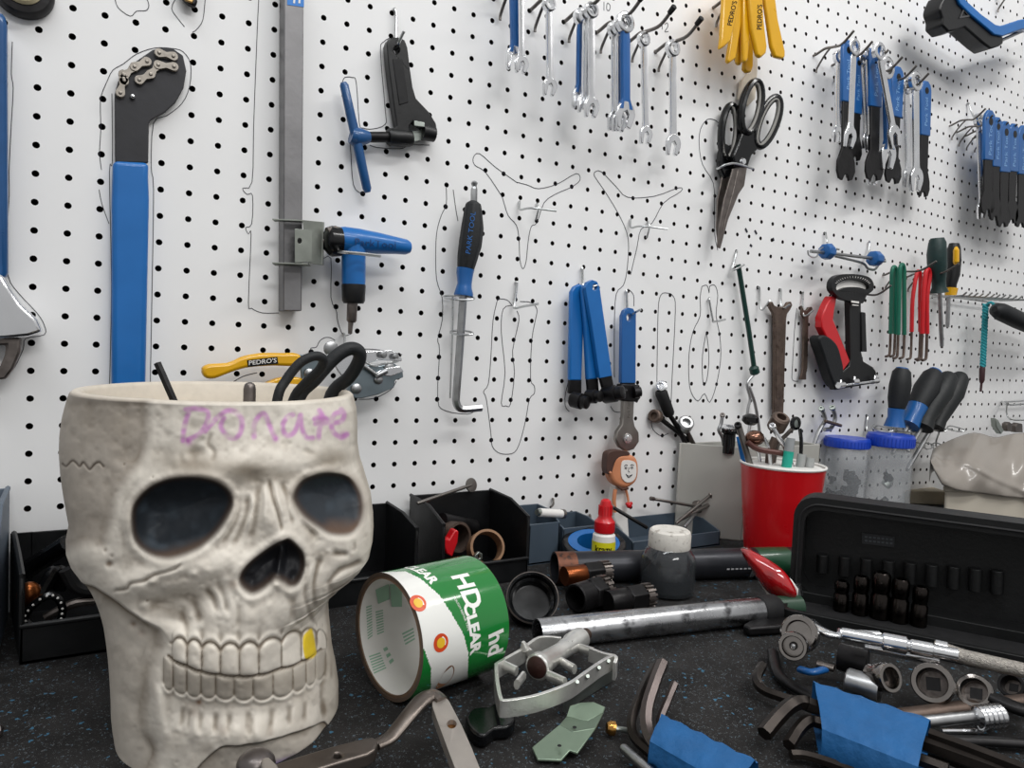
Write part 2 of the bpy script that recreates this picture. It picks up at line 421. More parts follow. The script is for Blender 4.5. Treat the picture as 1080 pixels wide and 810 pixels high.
    blob(258, 575, 18, 30, -2.5 * mm, .2); blob(322, 575, 12, 25, -2 * mm)
    blob(180, 606, 62, 15, 8 * mm, -.22)                    # cheekbone left
    blob(92, 590, 26, 22, 6 * mm, .3)
    blob(372, 577, 22, 16, 5 * mm, 0)
    blob(268, 700, 78, 46, 12 * mm)                         # mouth
    blob(270, 645, 52, 22, 4 * mm)
    blob(268, 775, 82, 26, 7 * mm)
    blob(185, 640, 30, 18, -5 * mm, .25)                    # hollow under the cheek
    blob(205, 633, 22, 8, -3 * mm, -.1); blob(345, 640, 16, 22, -3.5 * mm)
    # jaw set back under the cheekbone edge
    edge = [(60,585),(72,597),(85,612),(100,618),(122,632),(140,646),(158,657),(172,664),(180,680),(184,700),(180,725),(168,720),(158,700)]
    jaw = [(60,600),(74,604),(86,614),(101,619),(122,633),(140,647),(158,658),(171,666),(176,682),(170,705),(165,730),(160,760),(170,800),(150,830),(60,830)]
    sj = sdf(jaw); jw = np.where(YY < 655, 6, 6 + 16 * smf((YY - 655) / 30)); H = H - 7 * mm * smf((-sj) / jw + .3)
    blob(166, 735, 8, 34, 4.5 * mm, -.15); blob(150, 655, 10, 6, 1.5 * mm)
    rj = [(352,617),(346,630),(345,650),(342,680),(338,720),(337,760),(338,830),(405,830),(405,617)]
    sr = sdf(rj); H = H - 4 * mm * smf((-sr) / 11 + .4)
    # temple boundary
    tp = [(20,380),(153,400),(156,430),(156,465),(148,490),(134,508),(124,524),(118,550),(110,575),(90,575),(20,575)]
    st = sdf(tp); H = H - 2.8 * mm * smf((-st) / 16 + .4)
    # sockets
    def socket(p, dep, wall):
        nonlocal H; s = sdf(p); H = H - dep * (1 - np.exp(-np.clip(-s, 0, None) / wall)) * (1 + .004 * np.clip(-s, 0, 40)) + 1.6 * mm * np.exp(-((s - 4) / 4.5) ** 2) * (s > -3); return s
    sL = socket(eyeL, 19 * mm, 13); sR = socket(eyeR, 18 * mm, 12); sN = socket(nose, 15 * mm, 7)
    line([(299,572),(296,590),(292,612)], 4, 7 * mm)
    blob(268, 608, 9, 8, 4 * mm); blob(307, 604, 7, 8, 4 * mm)
    # nasal ridges and wrinkles
    for p, w_, h in [([(262,520),(259,545),(250,568),(242,578)],2.6,-1.6),([(272,510),(271,530),(268,555),(262,572)],2.4,-1.3),([(283,503),(287,522),(293,540),(297,556),(299,562)],1.5,-1.7),
                     ([(296,505),(301,520),(306,540),(311,556)],1.8,-1.2),([(301,512),(308,530),(317,548),(328,560),(338,567)],2.2,-1.6),([(250,520),(252,540),(243,562),(232,576)],2.5,-1.4),
                     ([(278,508),(280,530),(277,552)],2.2,.9),([(290,505),(294,525),(300,545)],2.0,1.0),([(266,515),(265,540),(257,562)],2.2,.9),
                     ([(196,507),(206,505)],3,-.5),
                     ([(224,455),(220,468),(226,478),(222,490)],2.4,-1.0),([(213,470),(206,478),(196,484)],4,-1.4),
                     ([(358,490),(346,487),(333,492),(322,500)],4,-1.6),([(338,482),(326,476),(318,470)],3,-1.),
                     ([(118,627),(122,622),(133,620),(138,614),(152,611),(163,605),(176,601),(186,597),(194,590)],1.4,-1.3),
                     ([(160,612),(176,609),(190,607),(205,603)],4.5,-2.6),([(152,640),(170,642),(186,650),(200,650)],5.5,-2.4),
                     ([(200,632),(208,644),(212,660)],3,-2.0),([(213,618),(224,630),(231,648)],2.6,-1.8),([(226,612),(236,628),(240,650)],2.6,-1.2),([(190,645),(196,660),(198,668)],2.5,-1.5),
                     ([(250,630),(252,650),(249,662)],3,-1.2),([(306,625),(309,640),(308,656)],3.4,-1.8),([(284,628),(284,645)],3,.8),
                     ([(346,581),(356,584),(372,583)],2.6,-2.2),([(385,588),(372,596),(358,602),(349,612),(343,622)],2.6,-2.4),([(340,585),(334,600),(330,622),(333,645)],2.6,-1.8),
                     ([(326,590),(322,606),(322,630),(328,650),(334,662)],2.2,-1.5),([(333,590),(328,610),(327,634)],2,1.0),([(371,566),(374,576),(366,580)],2.2,-1.4),
                     ([(385,520),(389,545),(386,565)],3,1.4),
                     ([(330,665),(337,680),(341,700),(338,735),(344,760)],2.4,-1.8),([(345,650),(350,680),(349,720)],2,-1.0),([(330,735),(334,750)],2.5,-1.2)]:
        line(p, w_ * (1.55 if abs(h) > 1 else 1.2), h * mm * 1.35)
    zig = [(66,490),(70,492.5),(76,487),(80,489),(84,493),(88,489),(94,496),(97,494),(101,490),(105,489),(109,493)]
    D = seg_d(zig); H = H - 1.2 * mm * np.exp(-(D / 1.3) ** 2)
    for x, y, r, h in [(115,594,4,2.0),(111,580,2.5,1.2),(118,586,2.5,.8),(87,600,6,1.2),(131,491,1,1),(161,503,1,1),(155,635,1.3,1.2),(141,662,4.5,2),(150,671,4,1.4),(177,459,5,.6)]: blob(x, y, r, r, -h * mm)
    # teeth
    gum = [(178,668),(183,671),(188,673),(197,678.5),(202,674),(214,679.5),(222,673),(232.6,681.5),(242.5,675),(252.5,680.5),(263.5,675),(272.7,678.6),(286.7,667.4),(297,673),(309,664.5),(318,668.5),(326,661),(334,668),(340,676)]
    occ = [(178,691),(182.6,694),(194,698),(208.5,703),(223,705.3),(238,706.4),(253,707),(268,706),(282,704),(294,700.5),(309,697.5),(318,694),(326,691.5),(338,684)]
    low = [(172,717),(178,722),(184,724),(190,724),(197,727),(203,732),(210,727.6),(219,731.5),(227,727.5),(235,732),(244,727.5),(255,734.5),(264.5,728.5),(275.6,732.5),(288.5,727),(299,731),(307,722.5),(314.5,723),(322,716),(329,716),(338.5,708)]
    oy = np.interp(XX, *zip(*smooth(occ, 3)))
    up = [182, 197.5, 213, 232.6, 252.7, 273, 297, 318, 334, 344]; lo = [173, 182.6, 197, 212, 227.5, 247, 267, 288, 309, 323, 333, 343]
    def scal(seps, base, amp):
        y = np.interp(XX, *zip(*base))
        for p_, q_ in zip(seps[:-1], seps[1:]):
            u = np.abs((XX - (p_ + q_) / 2) / ((q_ - p_) / 2)); y = y + np.where(u < 1, amp * (1 - u ** 2.2), 0)
        return y
    gy = scal(up, [(182, 677), (197.5, 679), (232, 682), (273, 679), (297, 673.5), (318, 668), (334, 668), (344, 674)], -6.5)
    ly = scal(lo, [(173, 718), (197, 725.5), (227, 727), (267, 728), (288, 726.5), (309, 722), (323, 715), (343, 706)], 5.5)
    gum = [(x, float(gy[0, int((x - X0) * S)])) for x in range(180, 345, 2)]; low = [(x, float(ly[0, int((x - X0) * S)])) for x in range(173, 343, 2)]
    def ridge(seps, top, bot, hh):
        nonlocal H
        for a, b in zip(seps[:-1], seps[1:]):
            u = (XX - (a + b) / 2) / ((b - a) / 2); v = (YY - top) / np.maximum(bot - top, 1) * 2 - 1
            m_ = (np.abs(u) < 1) & (np.abs(v) < 1)
            q = np.where(m_, (1 - np.abs(u) ** 2.6) ** .6 * (1 - np.abs(v) ** 5) ** .5, 0)
            H = H + hh * q
    ridge(up, gy, oy, 3.6 * mm); ridge(lo, oy + .8, ly, 2.7 * mm)
    for cv in (gum,): line(cv, 1.8, -1.2 * mm)
    line(occ, 1.6, -2.6 * mm); line([(x, y + 3.5) for x, y in low], 2.6, 1.6 * mm)
    for i, x in enumerate(up[1:-1]): line([(x, 655), (x - 1 + (i % 3) * .6, 678)], 3, -.7 * mm)
    for i, (x, y) in enumerate([(193,742),(200,744),(212,746),(228,746),(242,746),(262,744),(266,748),(287,742),(306,738),(322,734)]):
        line([(x, y), (x - 1, y + 16), (x - 4 + i % 3, y + 27)], 3.4, -1.7 * mm); blob(x + 9, y + 22, 6, 12, 1.3 * mm)
    # base band
    bb_ = [(205,835),(228,789),(255,782),(290,775),(318,768),(337,762),(346,766),(352,780),(350,835)]
    sb = sdf(bb_); H = H - 3.2 * mm * smf((-sb) / 3 + .4)
    H = H + 1.4 * mm * np.exp(-((YY - gy + 5) / 3.5) ** 2) * (XX > 182) * (XX < 340)
    # hand-made unevenness
    rng = np.random.RandomState(3)
    def vnoise(cell, amp):
        gx = int((X1 - X0) / cell) + 3; gy_ = int((Y1 - Y0) / cell) + 3; A = rng.randn(gy_, gx)
        fx = (XX - X0) / cell; fy = (YY - Y0) / cell; ix = fx.astype(int); iy = fy.astype(int); tx = smf(fx - ix); ty = smf(fy - iy)
        return amp * ((A[iy, ix] * (1 - tx) + A[iy, ix + 1] * tx) * (1 - ty) + (A[iy + 1, ix] * (1 - tx) + A[iy + 1, ix + 1] * tx) * ty)
    H = H + vnoise(22, .5 * mm) + vnoise(9, .22 * mm) + vnoise(4, .08 * mm)
    fade = smf((YY - 412) / 18)
    H = H * (.12 + .88 * fade)
    # ------------ paint: bone glaze, brown wash and painted shade in the modelling, dark sockets, marker, one yellow tooth
    C = np.zeros(XX.shape + (3,)); bone = np.array(hexc('E6DFD3')); C[:] = bone
    def mix(mask, col, k=1.):
        nonlocal C; mk = (np.clip(mask, 0, 1) * k)[..., None]; C = C * (1 - mk) + np.array(hexc(col) if isinstance(col, str) else col) * mk
    mix(.5 + vnoise(40, .35), 'D8D0C4', .7); mix(vnoise(14, .5), 'C2B8AA', .35); mix(vnoise(6, .5), 'EFE9DD', .3)
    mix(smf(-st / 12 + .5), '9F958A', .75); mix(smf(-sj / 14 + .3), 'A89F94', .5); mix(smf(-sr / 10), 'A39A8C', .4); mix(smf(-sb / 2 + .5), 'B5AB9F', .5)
    # brown wash plus painted crevice shade, both laid from the narrow part of the modelling
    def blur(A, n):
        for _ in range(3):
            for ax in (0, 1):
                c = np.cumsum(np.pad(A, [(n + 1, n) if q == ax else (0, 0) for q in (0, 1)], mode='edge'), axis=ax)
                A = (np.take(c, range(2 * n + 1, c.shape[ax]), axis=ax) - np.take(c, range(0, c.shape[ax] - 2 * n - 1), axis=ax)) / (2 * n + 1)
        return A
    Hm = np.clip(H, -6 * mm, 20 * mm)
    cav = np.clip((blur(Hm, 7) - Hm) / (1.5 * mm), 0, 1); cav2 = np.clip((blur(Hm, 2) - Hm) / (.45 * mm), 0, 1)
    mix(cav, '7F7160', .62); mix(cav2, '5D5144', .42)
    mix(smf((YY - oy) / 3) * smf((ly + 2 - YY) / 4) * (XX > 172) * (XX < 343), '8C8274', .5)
    ao_wash = np.clip((blur(Hm, 14) - Hm) / (3.2 * mm), 0, 1); mix(ao_wash, '7A6C5B', .55)  # broad occlusion shade painted in together with the brown wash
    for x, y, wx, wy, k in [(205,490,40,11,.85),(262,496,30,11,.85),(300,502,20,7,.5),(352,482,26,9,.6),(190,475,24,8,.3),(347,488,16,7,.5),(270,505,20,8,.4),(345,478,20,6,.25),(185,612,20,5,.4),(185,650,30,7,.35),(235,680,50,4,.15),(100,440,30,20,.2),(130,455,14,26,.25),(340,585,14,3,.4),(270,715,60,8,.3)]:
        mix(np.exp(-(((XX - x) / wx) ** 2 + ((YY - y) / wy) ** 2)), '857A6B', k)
    for x, y, r, k in [(210,738,3.5,.9),(204,748,7,.3),(235,766,6,.3),(246,615,5,.45),(141,662,3,.6),(285,768,4,.35),(150,671,4,.3),(115,594,3,.4)]: mix(np.exp(-((XX - x) ** 2 + (YY - y) ** 2) / r ** 2), '6E4A2C', k)
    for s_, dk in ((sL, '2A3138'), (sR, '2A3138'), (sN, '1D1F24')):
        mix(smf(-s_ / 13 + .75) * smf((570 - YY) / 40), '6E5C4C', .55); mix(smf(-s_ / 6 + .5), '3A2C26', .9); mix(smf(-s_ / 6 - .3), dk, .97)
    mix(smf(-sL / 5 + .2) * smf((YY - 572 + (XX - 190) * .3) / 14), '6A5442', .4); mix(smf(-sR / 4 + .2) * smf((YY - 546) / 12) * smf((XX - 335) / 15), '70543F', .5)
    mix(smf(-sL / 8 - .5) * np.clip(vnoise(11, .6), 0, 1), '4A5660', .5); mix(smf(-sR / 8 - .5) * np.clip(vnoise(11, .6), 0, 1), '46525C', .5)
    D = seg_d(zig); mix(np.exp(-(D / 1.0) ** 2), '5C5248', .75)
    pen = [  # hand-drawn letters D O N A T E
        [(199,434),(194,452),(193,465)],[(196,432),(208,431),(219,435),(218,446),(210,458),(198,464)],
        [(216,455),(224,446),(232,438),(240,433),(249,435),(255,443),(254,455),(248,462),(239,459),(233,450),(236,441)],
        [(268,461),(268,448),(274,438),(279,437),(284,448),(290,462)],
        [(309,437),(302,441),(298,450),(302,459),(310,456),(315,445),(317,438),(318,450),(323,461),(330,462)],
        [(332,442),(340,440),(347,444),(350,450)],[(337,433),(341,442),(337,452),(336,462)],[(333,447),(345,446)],
        [(361,434),(353,437),(349,447),(352,456),(360,461),(366,458)],[(351,446),(360,444),(363,437),(360,432)]]
    pm = np.zeros_like(XX)
    for p in pen: pm = np.maximum(pm, np.exp(-(seg_d(p) / 2.9) ** 4))
    pm = pm * np.clip(.85 + vnoise(5, .3), .3, 1)
    mix(pm, 'C774C4', .72); 
    for x, y, r in [(199,466,4),(291,463,3),(362,459,4),(338,441,5)]: mix(np.exp(-((XX - x) ** 2 + (YY - y) ** 2) / r ** 2), 'B54FB2', .6)
    # purple smear along the foot
    D = seg_d([(290,806),(312,800),(335,793),(346,788)]); mix(np.exp(-(D / 4) ** 2), '7B62A0', .75)
    yt = [(319.5,670),(326,662),(330,664),(333,680),(333.5,688),(328,691.5),(322,690)]; mix(smf(-sdf(yt) / 1.2 + .5), 'E8C818', .97)
    H = H + .8 * mm * smf(-sdf(yt) / 2)
    # ------------ apply to the front vertices along the line of sight
    P = np.stack([VX, VY, VZ], -1); rel = P - np.array(CAM); R_ = np.array(RM)
    cam3 = rel @ R_.T; px = 540 + F * cam3[..., 0] / cam3[..., 2]; py = 405 + F * cam3[..., 1] / cam3[..., 2]
    def samp(A, x, y):
        fx = np.clip((x - X0) * S, 0, A.shape[1] - 1.01); fy = np.clip((y - Y0) * S, 0, A.shape[0] - 1.01); ix = fx.astype(int); iy = fy.astype(int); tx = fx - ix; ty = fy - iy
        if A.ndim == 3: tx = tx[..., None]; ty = ty[..., None]
        return (A[iy, ix] * (1 - tx) + A[iy, ix + 1] * tx) * (1 - ty) + (A[iy + 1, ix] * (1 - tx) + A[iy + 1, ix + 1] * tx) * ty
    front = smf(sa / .30)[None, :] * np.ones((NZ, 1))
    h = samp(H, px, py) * front
    d = -rel / np.linalg.norm(rel, axis=-1, keepdims=True); d[..., 2] *= .25
    P = P + d * h[..., None]
    P[-1, :, 2] = 0; P[..., 2] = np.maximum(P[..., 2], 0)
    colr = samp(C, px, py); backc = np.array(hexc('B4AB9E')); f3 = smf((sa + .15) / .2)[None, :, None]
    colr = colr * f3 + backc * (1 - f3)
    # ------------ shell: outside, rim, inside, floor inside
    rings = [P[i] for i in range(NZ)]; cols = [colr[i] for i in range(NZ)]
    cx = P[0, :, 0].mean(); cy = P[0, :, 1].mean()
    def inner(src, z, th, zoff=0):
        q = src.copy(); v = np.stack([q[:, 0] - cx, q[:, 1] - cy], -1); l_ = np.linalg.norm(v, axis=-1, keepdims=True); q[:, :2] -= v / l_ * th; q[:, 2] = z; return q
    ins = [inner(P[0], ztop + .0016, .0018), inner(P[0], ztop + .0016, .005), inner(P[0], ztop - .001, .0072), inner(P[0], ztop - .02, .009), inner(P[0], ztop - .036, .012), inner(P[0], ztop - .0405, .022)]
    allr = [r for r in ins[::-1]] + rings
    ic = np.tile(np.array(hexc('CFC6B8')), (NA, 1)); rimc = np.tile(np.array(hexc('CBC2B4')), (NA, 1))
    allc = [ic] * 4 + [rimc] * 2 + cols
    vs = np.concatenate(allr).tolist(); nr = len(allr)
    faces = []
    for i in range(nr - 1):
        for k in range(NA):
            q = (k + 1) % NA; faces.append((i * NA + k, (i + 1) * NA + k, (i + 1) * NA + q, i * NA + q))
    faces.append(tuple(range(NA))[::-1]); faces.append(tuple((nr - 1) * NA + k for k in range(NA)))
    base = V((cx, cy, 0))
    me = bpy.data.meshes.new('skull_planter'); me.from_pydata([(a - base.x, b_ - base.y, c) for a, b_, c in vs], [], faces); me.update()
    bm = bmesh.new(); bm.from_mesh(me); bmesh.ops.recalc_face_normals(bm, faces=bm.faces[:]); bm.to_mesh(me); bm.free()
    me.polygons.foreach_set('use_smooth', [True] * len(me.polygons))
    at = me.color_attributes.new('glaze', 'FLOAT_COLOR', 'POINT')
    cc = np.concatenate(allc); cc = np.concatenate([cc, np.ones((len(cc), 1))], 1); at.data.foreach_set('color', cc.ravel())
    m_ = bpy.data.materials.new('painted resin bone'); m_.use_nodes = True; n = m_.node_tree.nodes; l = m_.node_tree.links; b = n['Principled BSDF']
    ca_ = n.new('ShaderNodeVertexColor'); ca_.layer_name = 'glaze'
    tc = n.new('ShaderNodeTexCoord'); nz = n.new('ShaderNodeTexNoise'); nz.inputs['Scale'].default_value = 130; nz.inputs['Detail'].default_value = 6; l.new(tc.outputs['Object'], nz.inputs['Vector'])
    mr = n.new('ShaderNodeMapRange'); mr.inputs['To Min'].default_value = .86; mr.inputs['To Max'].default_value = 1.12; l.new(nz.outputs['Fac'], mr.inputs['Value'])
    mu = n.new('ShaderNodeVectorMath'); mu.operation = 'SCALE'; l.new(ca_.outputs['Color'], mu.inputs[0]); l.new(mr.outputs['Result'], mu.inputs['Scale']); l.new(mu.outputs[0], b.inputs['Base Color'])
    b.inputs['Roughness'].default_value = .55; b.inputs['Specular IOR Level'].default_value = .35
    bp = n.new('ShaderNodeBump'); bp.inputs['Strength'].default_value = .25; bp.inputs['Distance'].default_value = .0006; l.new(nz.outputs['Fac'], bp.inputs['Height']); l.new(bp.outputs['Normal'], b.inputs['Normal'])
    me.materials.append(m_)
    ob = bpy.data.objects.new('skull_planter', me); COL.objects.link(ob); ob.location = base
    tag(ob, 'bone-coloured skull planter with one yellow tooth and pink marker lettering on its forehead', 'planter')
skull()
# ---------------------------------------------------------------- marker outlines drawn on the board
OUT = {
 'wrench': [[(13,44),(12,78),(14,93),(12,130),(9.6,181),(9.8,205),(7.3,252),(8.6,291),(19.4,309),(38.9,330),(46.7,343),(46.7,353),(27,357),(24.6,368),(15.6,387),(5.2,399.6)]],
 'chain whip': [[(107,179),(105,161),(106.3,137),(105.8,111),(107,100),(113,85.6),(119,74),(130,67.4),(144,57),(163,50.6),(181,51),(193,54.5),(201,67.4),(200,91),(192,109),(176,122),(162,130),(159.5,176),(162,200),(160.5,300),(158.5,406)],
   [(118,98.6),(118.5,171),(115.4,182),(117.5,300),(115.5,406)],[(104.5,200),(107.6,215.6),(115,236)]],
 'loop': [[(121,-3),(124.5,8),(137.5,17),(144,11.7),(154.3,11),(157,5),(154,-3)]],
 'spanner': [[(186,-3),(181,9),(188,20),(194.5,28)],[(216.6,-3),(214,20.7),(207.5,31),(203,34)]],
 'bar': [[(273,-5),(271,39),(267.6,130),(265.8,192),(256,198.4),(260.6,205),(266.3,206),(265.5,236),(259,240),(262,247),(264.8,248.3),(262,319),(265.3,325),(276.7,330),(294,330)]],
 'chain tool': [[(361,87),(363.6,81.7),(371.4,81.7),(375.8,87),(379,130),(383,135),(393.4,136),(406.4,131),(406.4,116.7),(401.2,54.5),(405,44),(411.5,40)],[(369,150),(370,161),(372.6,194.5),(380.4,203.6),(386,203)],[(390,153),(398.6,155.6),(422,157),(432.3,153),(453,153)]],
 'torque driver': [[(339,274.4),(349,272.4),(349,313.6),(354.8,328),(356.3,339),(362,353.4),(370.5,352)]],
 'cutter': [[(328,371),(328,367),(333.5,366.2),(337,360),(342,356.3),(348,356),(353.4,359)],[(241,406),(256,397),(271,393)],[(383,368),(400,369),(424,374)],[(378,421),(395,420),(412,411),(418,402)]],
 'hex driver': [[(470.7,198),(470.7,215.5),(465.5,227),(461,243),(459.6,263),(460.4,294.5),(466.3,314),(466.3,338),(461.6,358),(463.6,370),(461.6,421),(469.5,433),(493,436.7),(501,433)],[(478,200),(480.6,219.5),(483,233)]],
 'snips': [[(546,193),(522.6,176.4),(505.8,162),(499.3,166),(500.6,174),(512,181.6),(528,205),(531,212),(536,227.4),(544.5,237.3),(547.3,251),(548.5,275),(551.7,283.5),(555,275),(557,255),(560.3,239),(566.3,235),(574,213.6),(588,203.7),(602,197.8),(611.7,190),(607.7,183),(588,194),(568,199),(556,195),(544.5,192)]],
 'pliers': [[(627,186),(627,182),(634,181),(650,197),(662,208),(690,207),(716,198),(718,202),(700,214),(688,235),(676,242),(672,260),(665,290)],[(627,186),(640,205),(652,225),(661,245),(663,262),(661,287),(657.4,301),(650,310),(648,341),(648,398)],[(664,306),(668.3,311.6),(668.5,323)]],
 'long nose pliers': [[(525,315),(520,338),(517.7,377.5),(515,405),(510,413),(513,421),(517.7,456.5),(519,470),(525,477),(533.5,479),(542.6,477),(548.5,466),(554.4,443),(558.4,421),(563.5,415),(563.5,407),(559.6,399),(561,358),(565,336),(566.3,326),(560,319),(548.5,318)],[(525,315),(534.7,316.3),(540,322)],
   [(540.6,322),(530.7,326),(528.7,350),(532.7,393),(528.7,425),(533.5,428),(538.6,425.7),(542.6,393),(540.6,370),(547.3,338),(545.3,328)]],
 'pin spanners': [[(611,299),(603,309),(601,355),(600.4,396),(596.3,415),(596.3,428.5),(600.4,434)],[(644,428.5),(648,434),(656,434.7)]],
 'straight tool': [[(707.7,426),(709,396),(712.3,328),(710.4,313),(703.6,309),(696.8,311.6),(694,331),(692.8,404)],[(687,445),(688.7,453),(697,459.7),(705,457)]],
 'cable cutter': [[(740.3,302),(738.4,314),(738.4,333),(730.8,350),(726.7,374),(726.7,401),(729.5,415),(736.3,423),(743,415),(748.5,424.4),(755.3,406.7),(760,379.6),(759.3,355),(755.3,333),(757,311.6),(754,301),(748.5,302),(748,309),(745.8,301),(740.3,302)],
   [(745,350),(741,374),(741,398.6),(743,406.7),(746.3,396),(747.7,374),(745,350)]],
 'scissors': [[(759.7,132),(754.7,127),(746,126),(738.7,136.6),(737.5,154),(741,173.6),(752.3,193),(753.5,218),(754,247.6),(757,264)]],
 'size ten': [[(637,2),(637,11)],[(641,3),(643.5,6),(642.5,11),(640,10),(640,5),(641,3)]],
 'size twelve': [[(698.4,22),(698.4,31)],[(701,26),(703.6,24),(704.4,28),(701,33.5),(705,33)]],
 'old wrench': [[(840.4,325),(838,348),(835.7,388),(835.7,400.6),(842,402)],[(814,326),(814,432)]],
 'blots': [[(786,241),(788,245)],[(796,243),(798,247)],[(815,251),(816,254)],[(791,258),(793,260)]],
}
for k_, ls in OUT.items():
    g = G()
    for p in ls:
        p = smooth(p, 3) if len(p) > 2 else p
        pts = [WP(x, y, .0002) for x, y in p]
        w_ = (1.6 if k_ == 'blots' else .48)
        g.tube(pts, [min(.0009 if k_ != 'blots' else .003, mpp(q) * w_) for q in pts], 4, flat=.35, up=V((0, 1, 0)))
    g.build('marker_outline', 'ink', wall)

# ---------------------------------------------------------------- small helpers for things on the board
def hs(x, y, off): return (WP(x + 1, y, off) - WP(x, y, off)).length     # metres per pixel across
def peg(hole_, path, what, r=.0018, tip=None, m='wire'):
    """peg hook: hole pixel, then (x, y, off) points"""
    g = G(); pts = [WP(*hole_, -.003), WP(*hole_, .004)] + [WP(*p) for p in path]
    g.tube(smooth(pts, 4), r, 8)
    t = None
    if tip:
        t = thing('peg_hook', what, 'hook', WP(*hole_, .004), None); g.build('wire', m, t)
        q = WP(*path[-1]); d = (q - pts[-2]).normalized(); k = G(); k.tube([q - d * .012, q + d * .001, q + d * .002], [r * 1.9, r * 2.1, r * 1.2], 10); k.build('rubber_tip', 'matte', t)
        return t
    return solo(g, 'peg_hook', m, what, 'hook')
def longhook(hx, hy, what, L=.085, r=.0023, black=True, drop=20):
    """two-armed hook that reaches straight out of the board"""
    a = WP(hx, hy, 0)
    t = thing('peg_hook', what, 'hook', a)
    g = G(); b = a + V((.004, -.018, .006)); c = a + V((.006, -L * .7, .004)); d = a + V((.006, -L, .018))
    g.tube(smooth([a + V((0, .003, 0)), a + V((0, -.004, .0)), b, a + V((.006, -.03, .005)), c, d], 5), r, 10)
    g.tube(smooth([a + V((.006, -.026, .005)), a + V((.006, -.016, -.004)), a + V((.005, -.005, -.02)), a + V((.005, -.004, -.027))], 4), r * .8, 8)
    g.build('wire', 'dwire', t)
    if black:
        k = G(); e_ = (d - c).normalized(); k.tube([d - e_ * .010, d, d + e_ * .001], [r * 1.5, r * 1.7, r], 10); k.build('rubber_tip', 'matte', t)
    return t

def wrench(top, bot, off, w, label, col=None, head=2.2, ring=1.0, group=None, name='combination_wrench', tw=0., th=.0042, deep=.5):
    T = WP(*top, off); B = WP(*bot, off); u = (B - T).normalized(); n_ = V((0, -1, 0)); v = u.cross(n_).normalized()
    L = (B - T).length; W = w * .86 * hs(*top, off); t = thing(name, label, 'wrench', T, group)
    P = lambda a, b, c=0: T + u * a + v * b + n_ * c
    rr = W * ring
    g = G(); prof = [(rr, -th * .7), (rr * .85, -th), (rr * .6, -th), (rr * .52, 0), (rr * .6, th), (rr * .85, th), (rr, th * .7)]
    g.lathe(prof, T, n_, 20, close=True); g.build('ring_end', 'chrome', t)
    hd = W * head; jaw0 = L - hd * .95
    s = G(); xs = [rr * .8, rr * 1.5, L * .3, L * .7, jaw0 - hd * .35, jaw0 + hd * .05]; ws = [.40, .5, .5, .48, .5, .85]; o = len(xs)
    ring_ = []
    for sgn in (1,):
        vs = []; fs = []
        for a, k in zip(xs, ws):
            h = W * k * (1. if not col else 1.04); q = th * (.62 if not col else .85)
            for bb, cc in ((-h, -q * .5), (-h * .8, -q), (h * .8, -q), (h, -q * .5), (h, q * .5), (h * .8, q), (h * .35, q * .65), (-h * .35, q * .65), (-h * .8, q), (-h, q * .5)):
                vs.append(P(a, bb, cc))
        m = 10
        for i in range(len(xs) - 1):
            for k in range(m): fs.append([i * m + k, i * m + (k + 1) % m, (i + 1) * m + (k + 1) % m, (i + 1) * m + k])
        fs.append(list(range(m))[::-1]); fs.append([(len(xs) - 1) * m + k for k in range(m)])
        s.add(vs, fs)
    s.build('shaft' if not col else 'vinyl_sleeve', 'chrome' if not col else col, t, sharp=50)
    # open end
    g = G(); c0 = L - hd * .72; R_ = hd * .5; pts = []; ja = .26
    for i in range(13):
        w_ = math.radians(200) - math.radians(220) * i / 12
        pts.append((c0 - math.sin(w_) * R_ * 1.05, math.cos(w_) * R_))
    e = math.tan(.26)
    pts += [(L, R_ * .62), (L, R_ * .30), (c0 + R_ * .05, R_ * .34), (c0 - R_ * .25, 0), (c0 + R_ * .05, -R_ * .34), (L - R_ * .35, -R_ * .34), (L - R_ * .30, -R_ * .75)]
    cs, sn = math.cos(ja), math.sin(ja)
    poly = [P(c0 + (a - c0) * cs - b * sn, (a - c0) * sn + b * cs, -th * .6) for a, b in pts]
    g.prism(poly, n_ * th * 1.2); g.build('open_end', 'chrome', t, bevel=th * .22)
    return t

def flatwrench(top, bot, split, off, w, wb, label, group=None, th=.0035):
    """thin wrench: blue vinyl handle on a black blade with a forked mouth"""
    T = WP(*top, off); B = WP(*bot, off); u = (B - T).normalized(); n_ = V((0, -1, 0)); v = u.cross(n_).normalized()
    L = (B - T).length; k = hs(*top, off); W = w * k / 2; Wb = wb * k / 2; t = thing('cone_wrench', label, 'wrench', T, group); S_ = L * split
    P = lambda a, b, c=0: T + u * a + v * b + n_ * c
    a = [(S_, W), (W * .8, W), (W * .2, W * .8), (-W * .2, W * .3), (-W * .2, -W * .3), (W * .2, -W * .8), (W * .8, -W), (S_, -W)]
    g = G(); g.prism([P(x, y, 0) for x, y in a], n_ * th * 1.6); h = g.build('handle', 'blue', t, bevel=th * .5)
    p = G(); p.prism([P(W * .9 + math.cos(q) * W * .38, math.sin(q) * W * .38, th * 1.62) for q in [i * math.pi / 5 for i in range(10)]], n_ * .0002); p.build('hanging_hole', 'blued', h)
    b = [(S_ * .98, W * .75), (L * .76, W * .72), (L * .86, Wb * .95), (L * .93, Wb), (L * .985, Wb * .8), (L, Wb * .42), (L * .965, Wb * .22), (L * .95, 0), (L * .965, -Wb * .22), (L, -Wb * .3), (L * .99, -Wb * .7), (L * .93, -Wb), (L * .86, -Wb * .95), (L * .76, -W * .72), (S_ * .98, -W * .75)]
    g = G(); g.prism([P(x, y, th * .3) for x, y in b], n_ * th); g.build('blade', 'blued', t, bevel=th * .2)
    g = G()
    g.text('Park Tool', lambda x, y: P(S_ * .55 - x, y, th * 1.6 + .0002), W * .8)
    g.build('lettering', mat('pale blue print', '7FA9D8', .5), h)
    return t

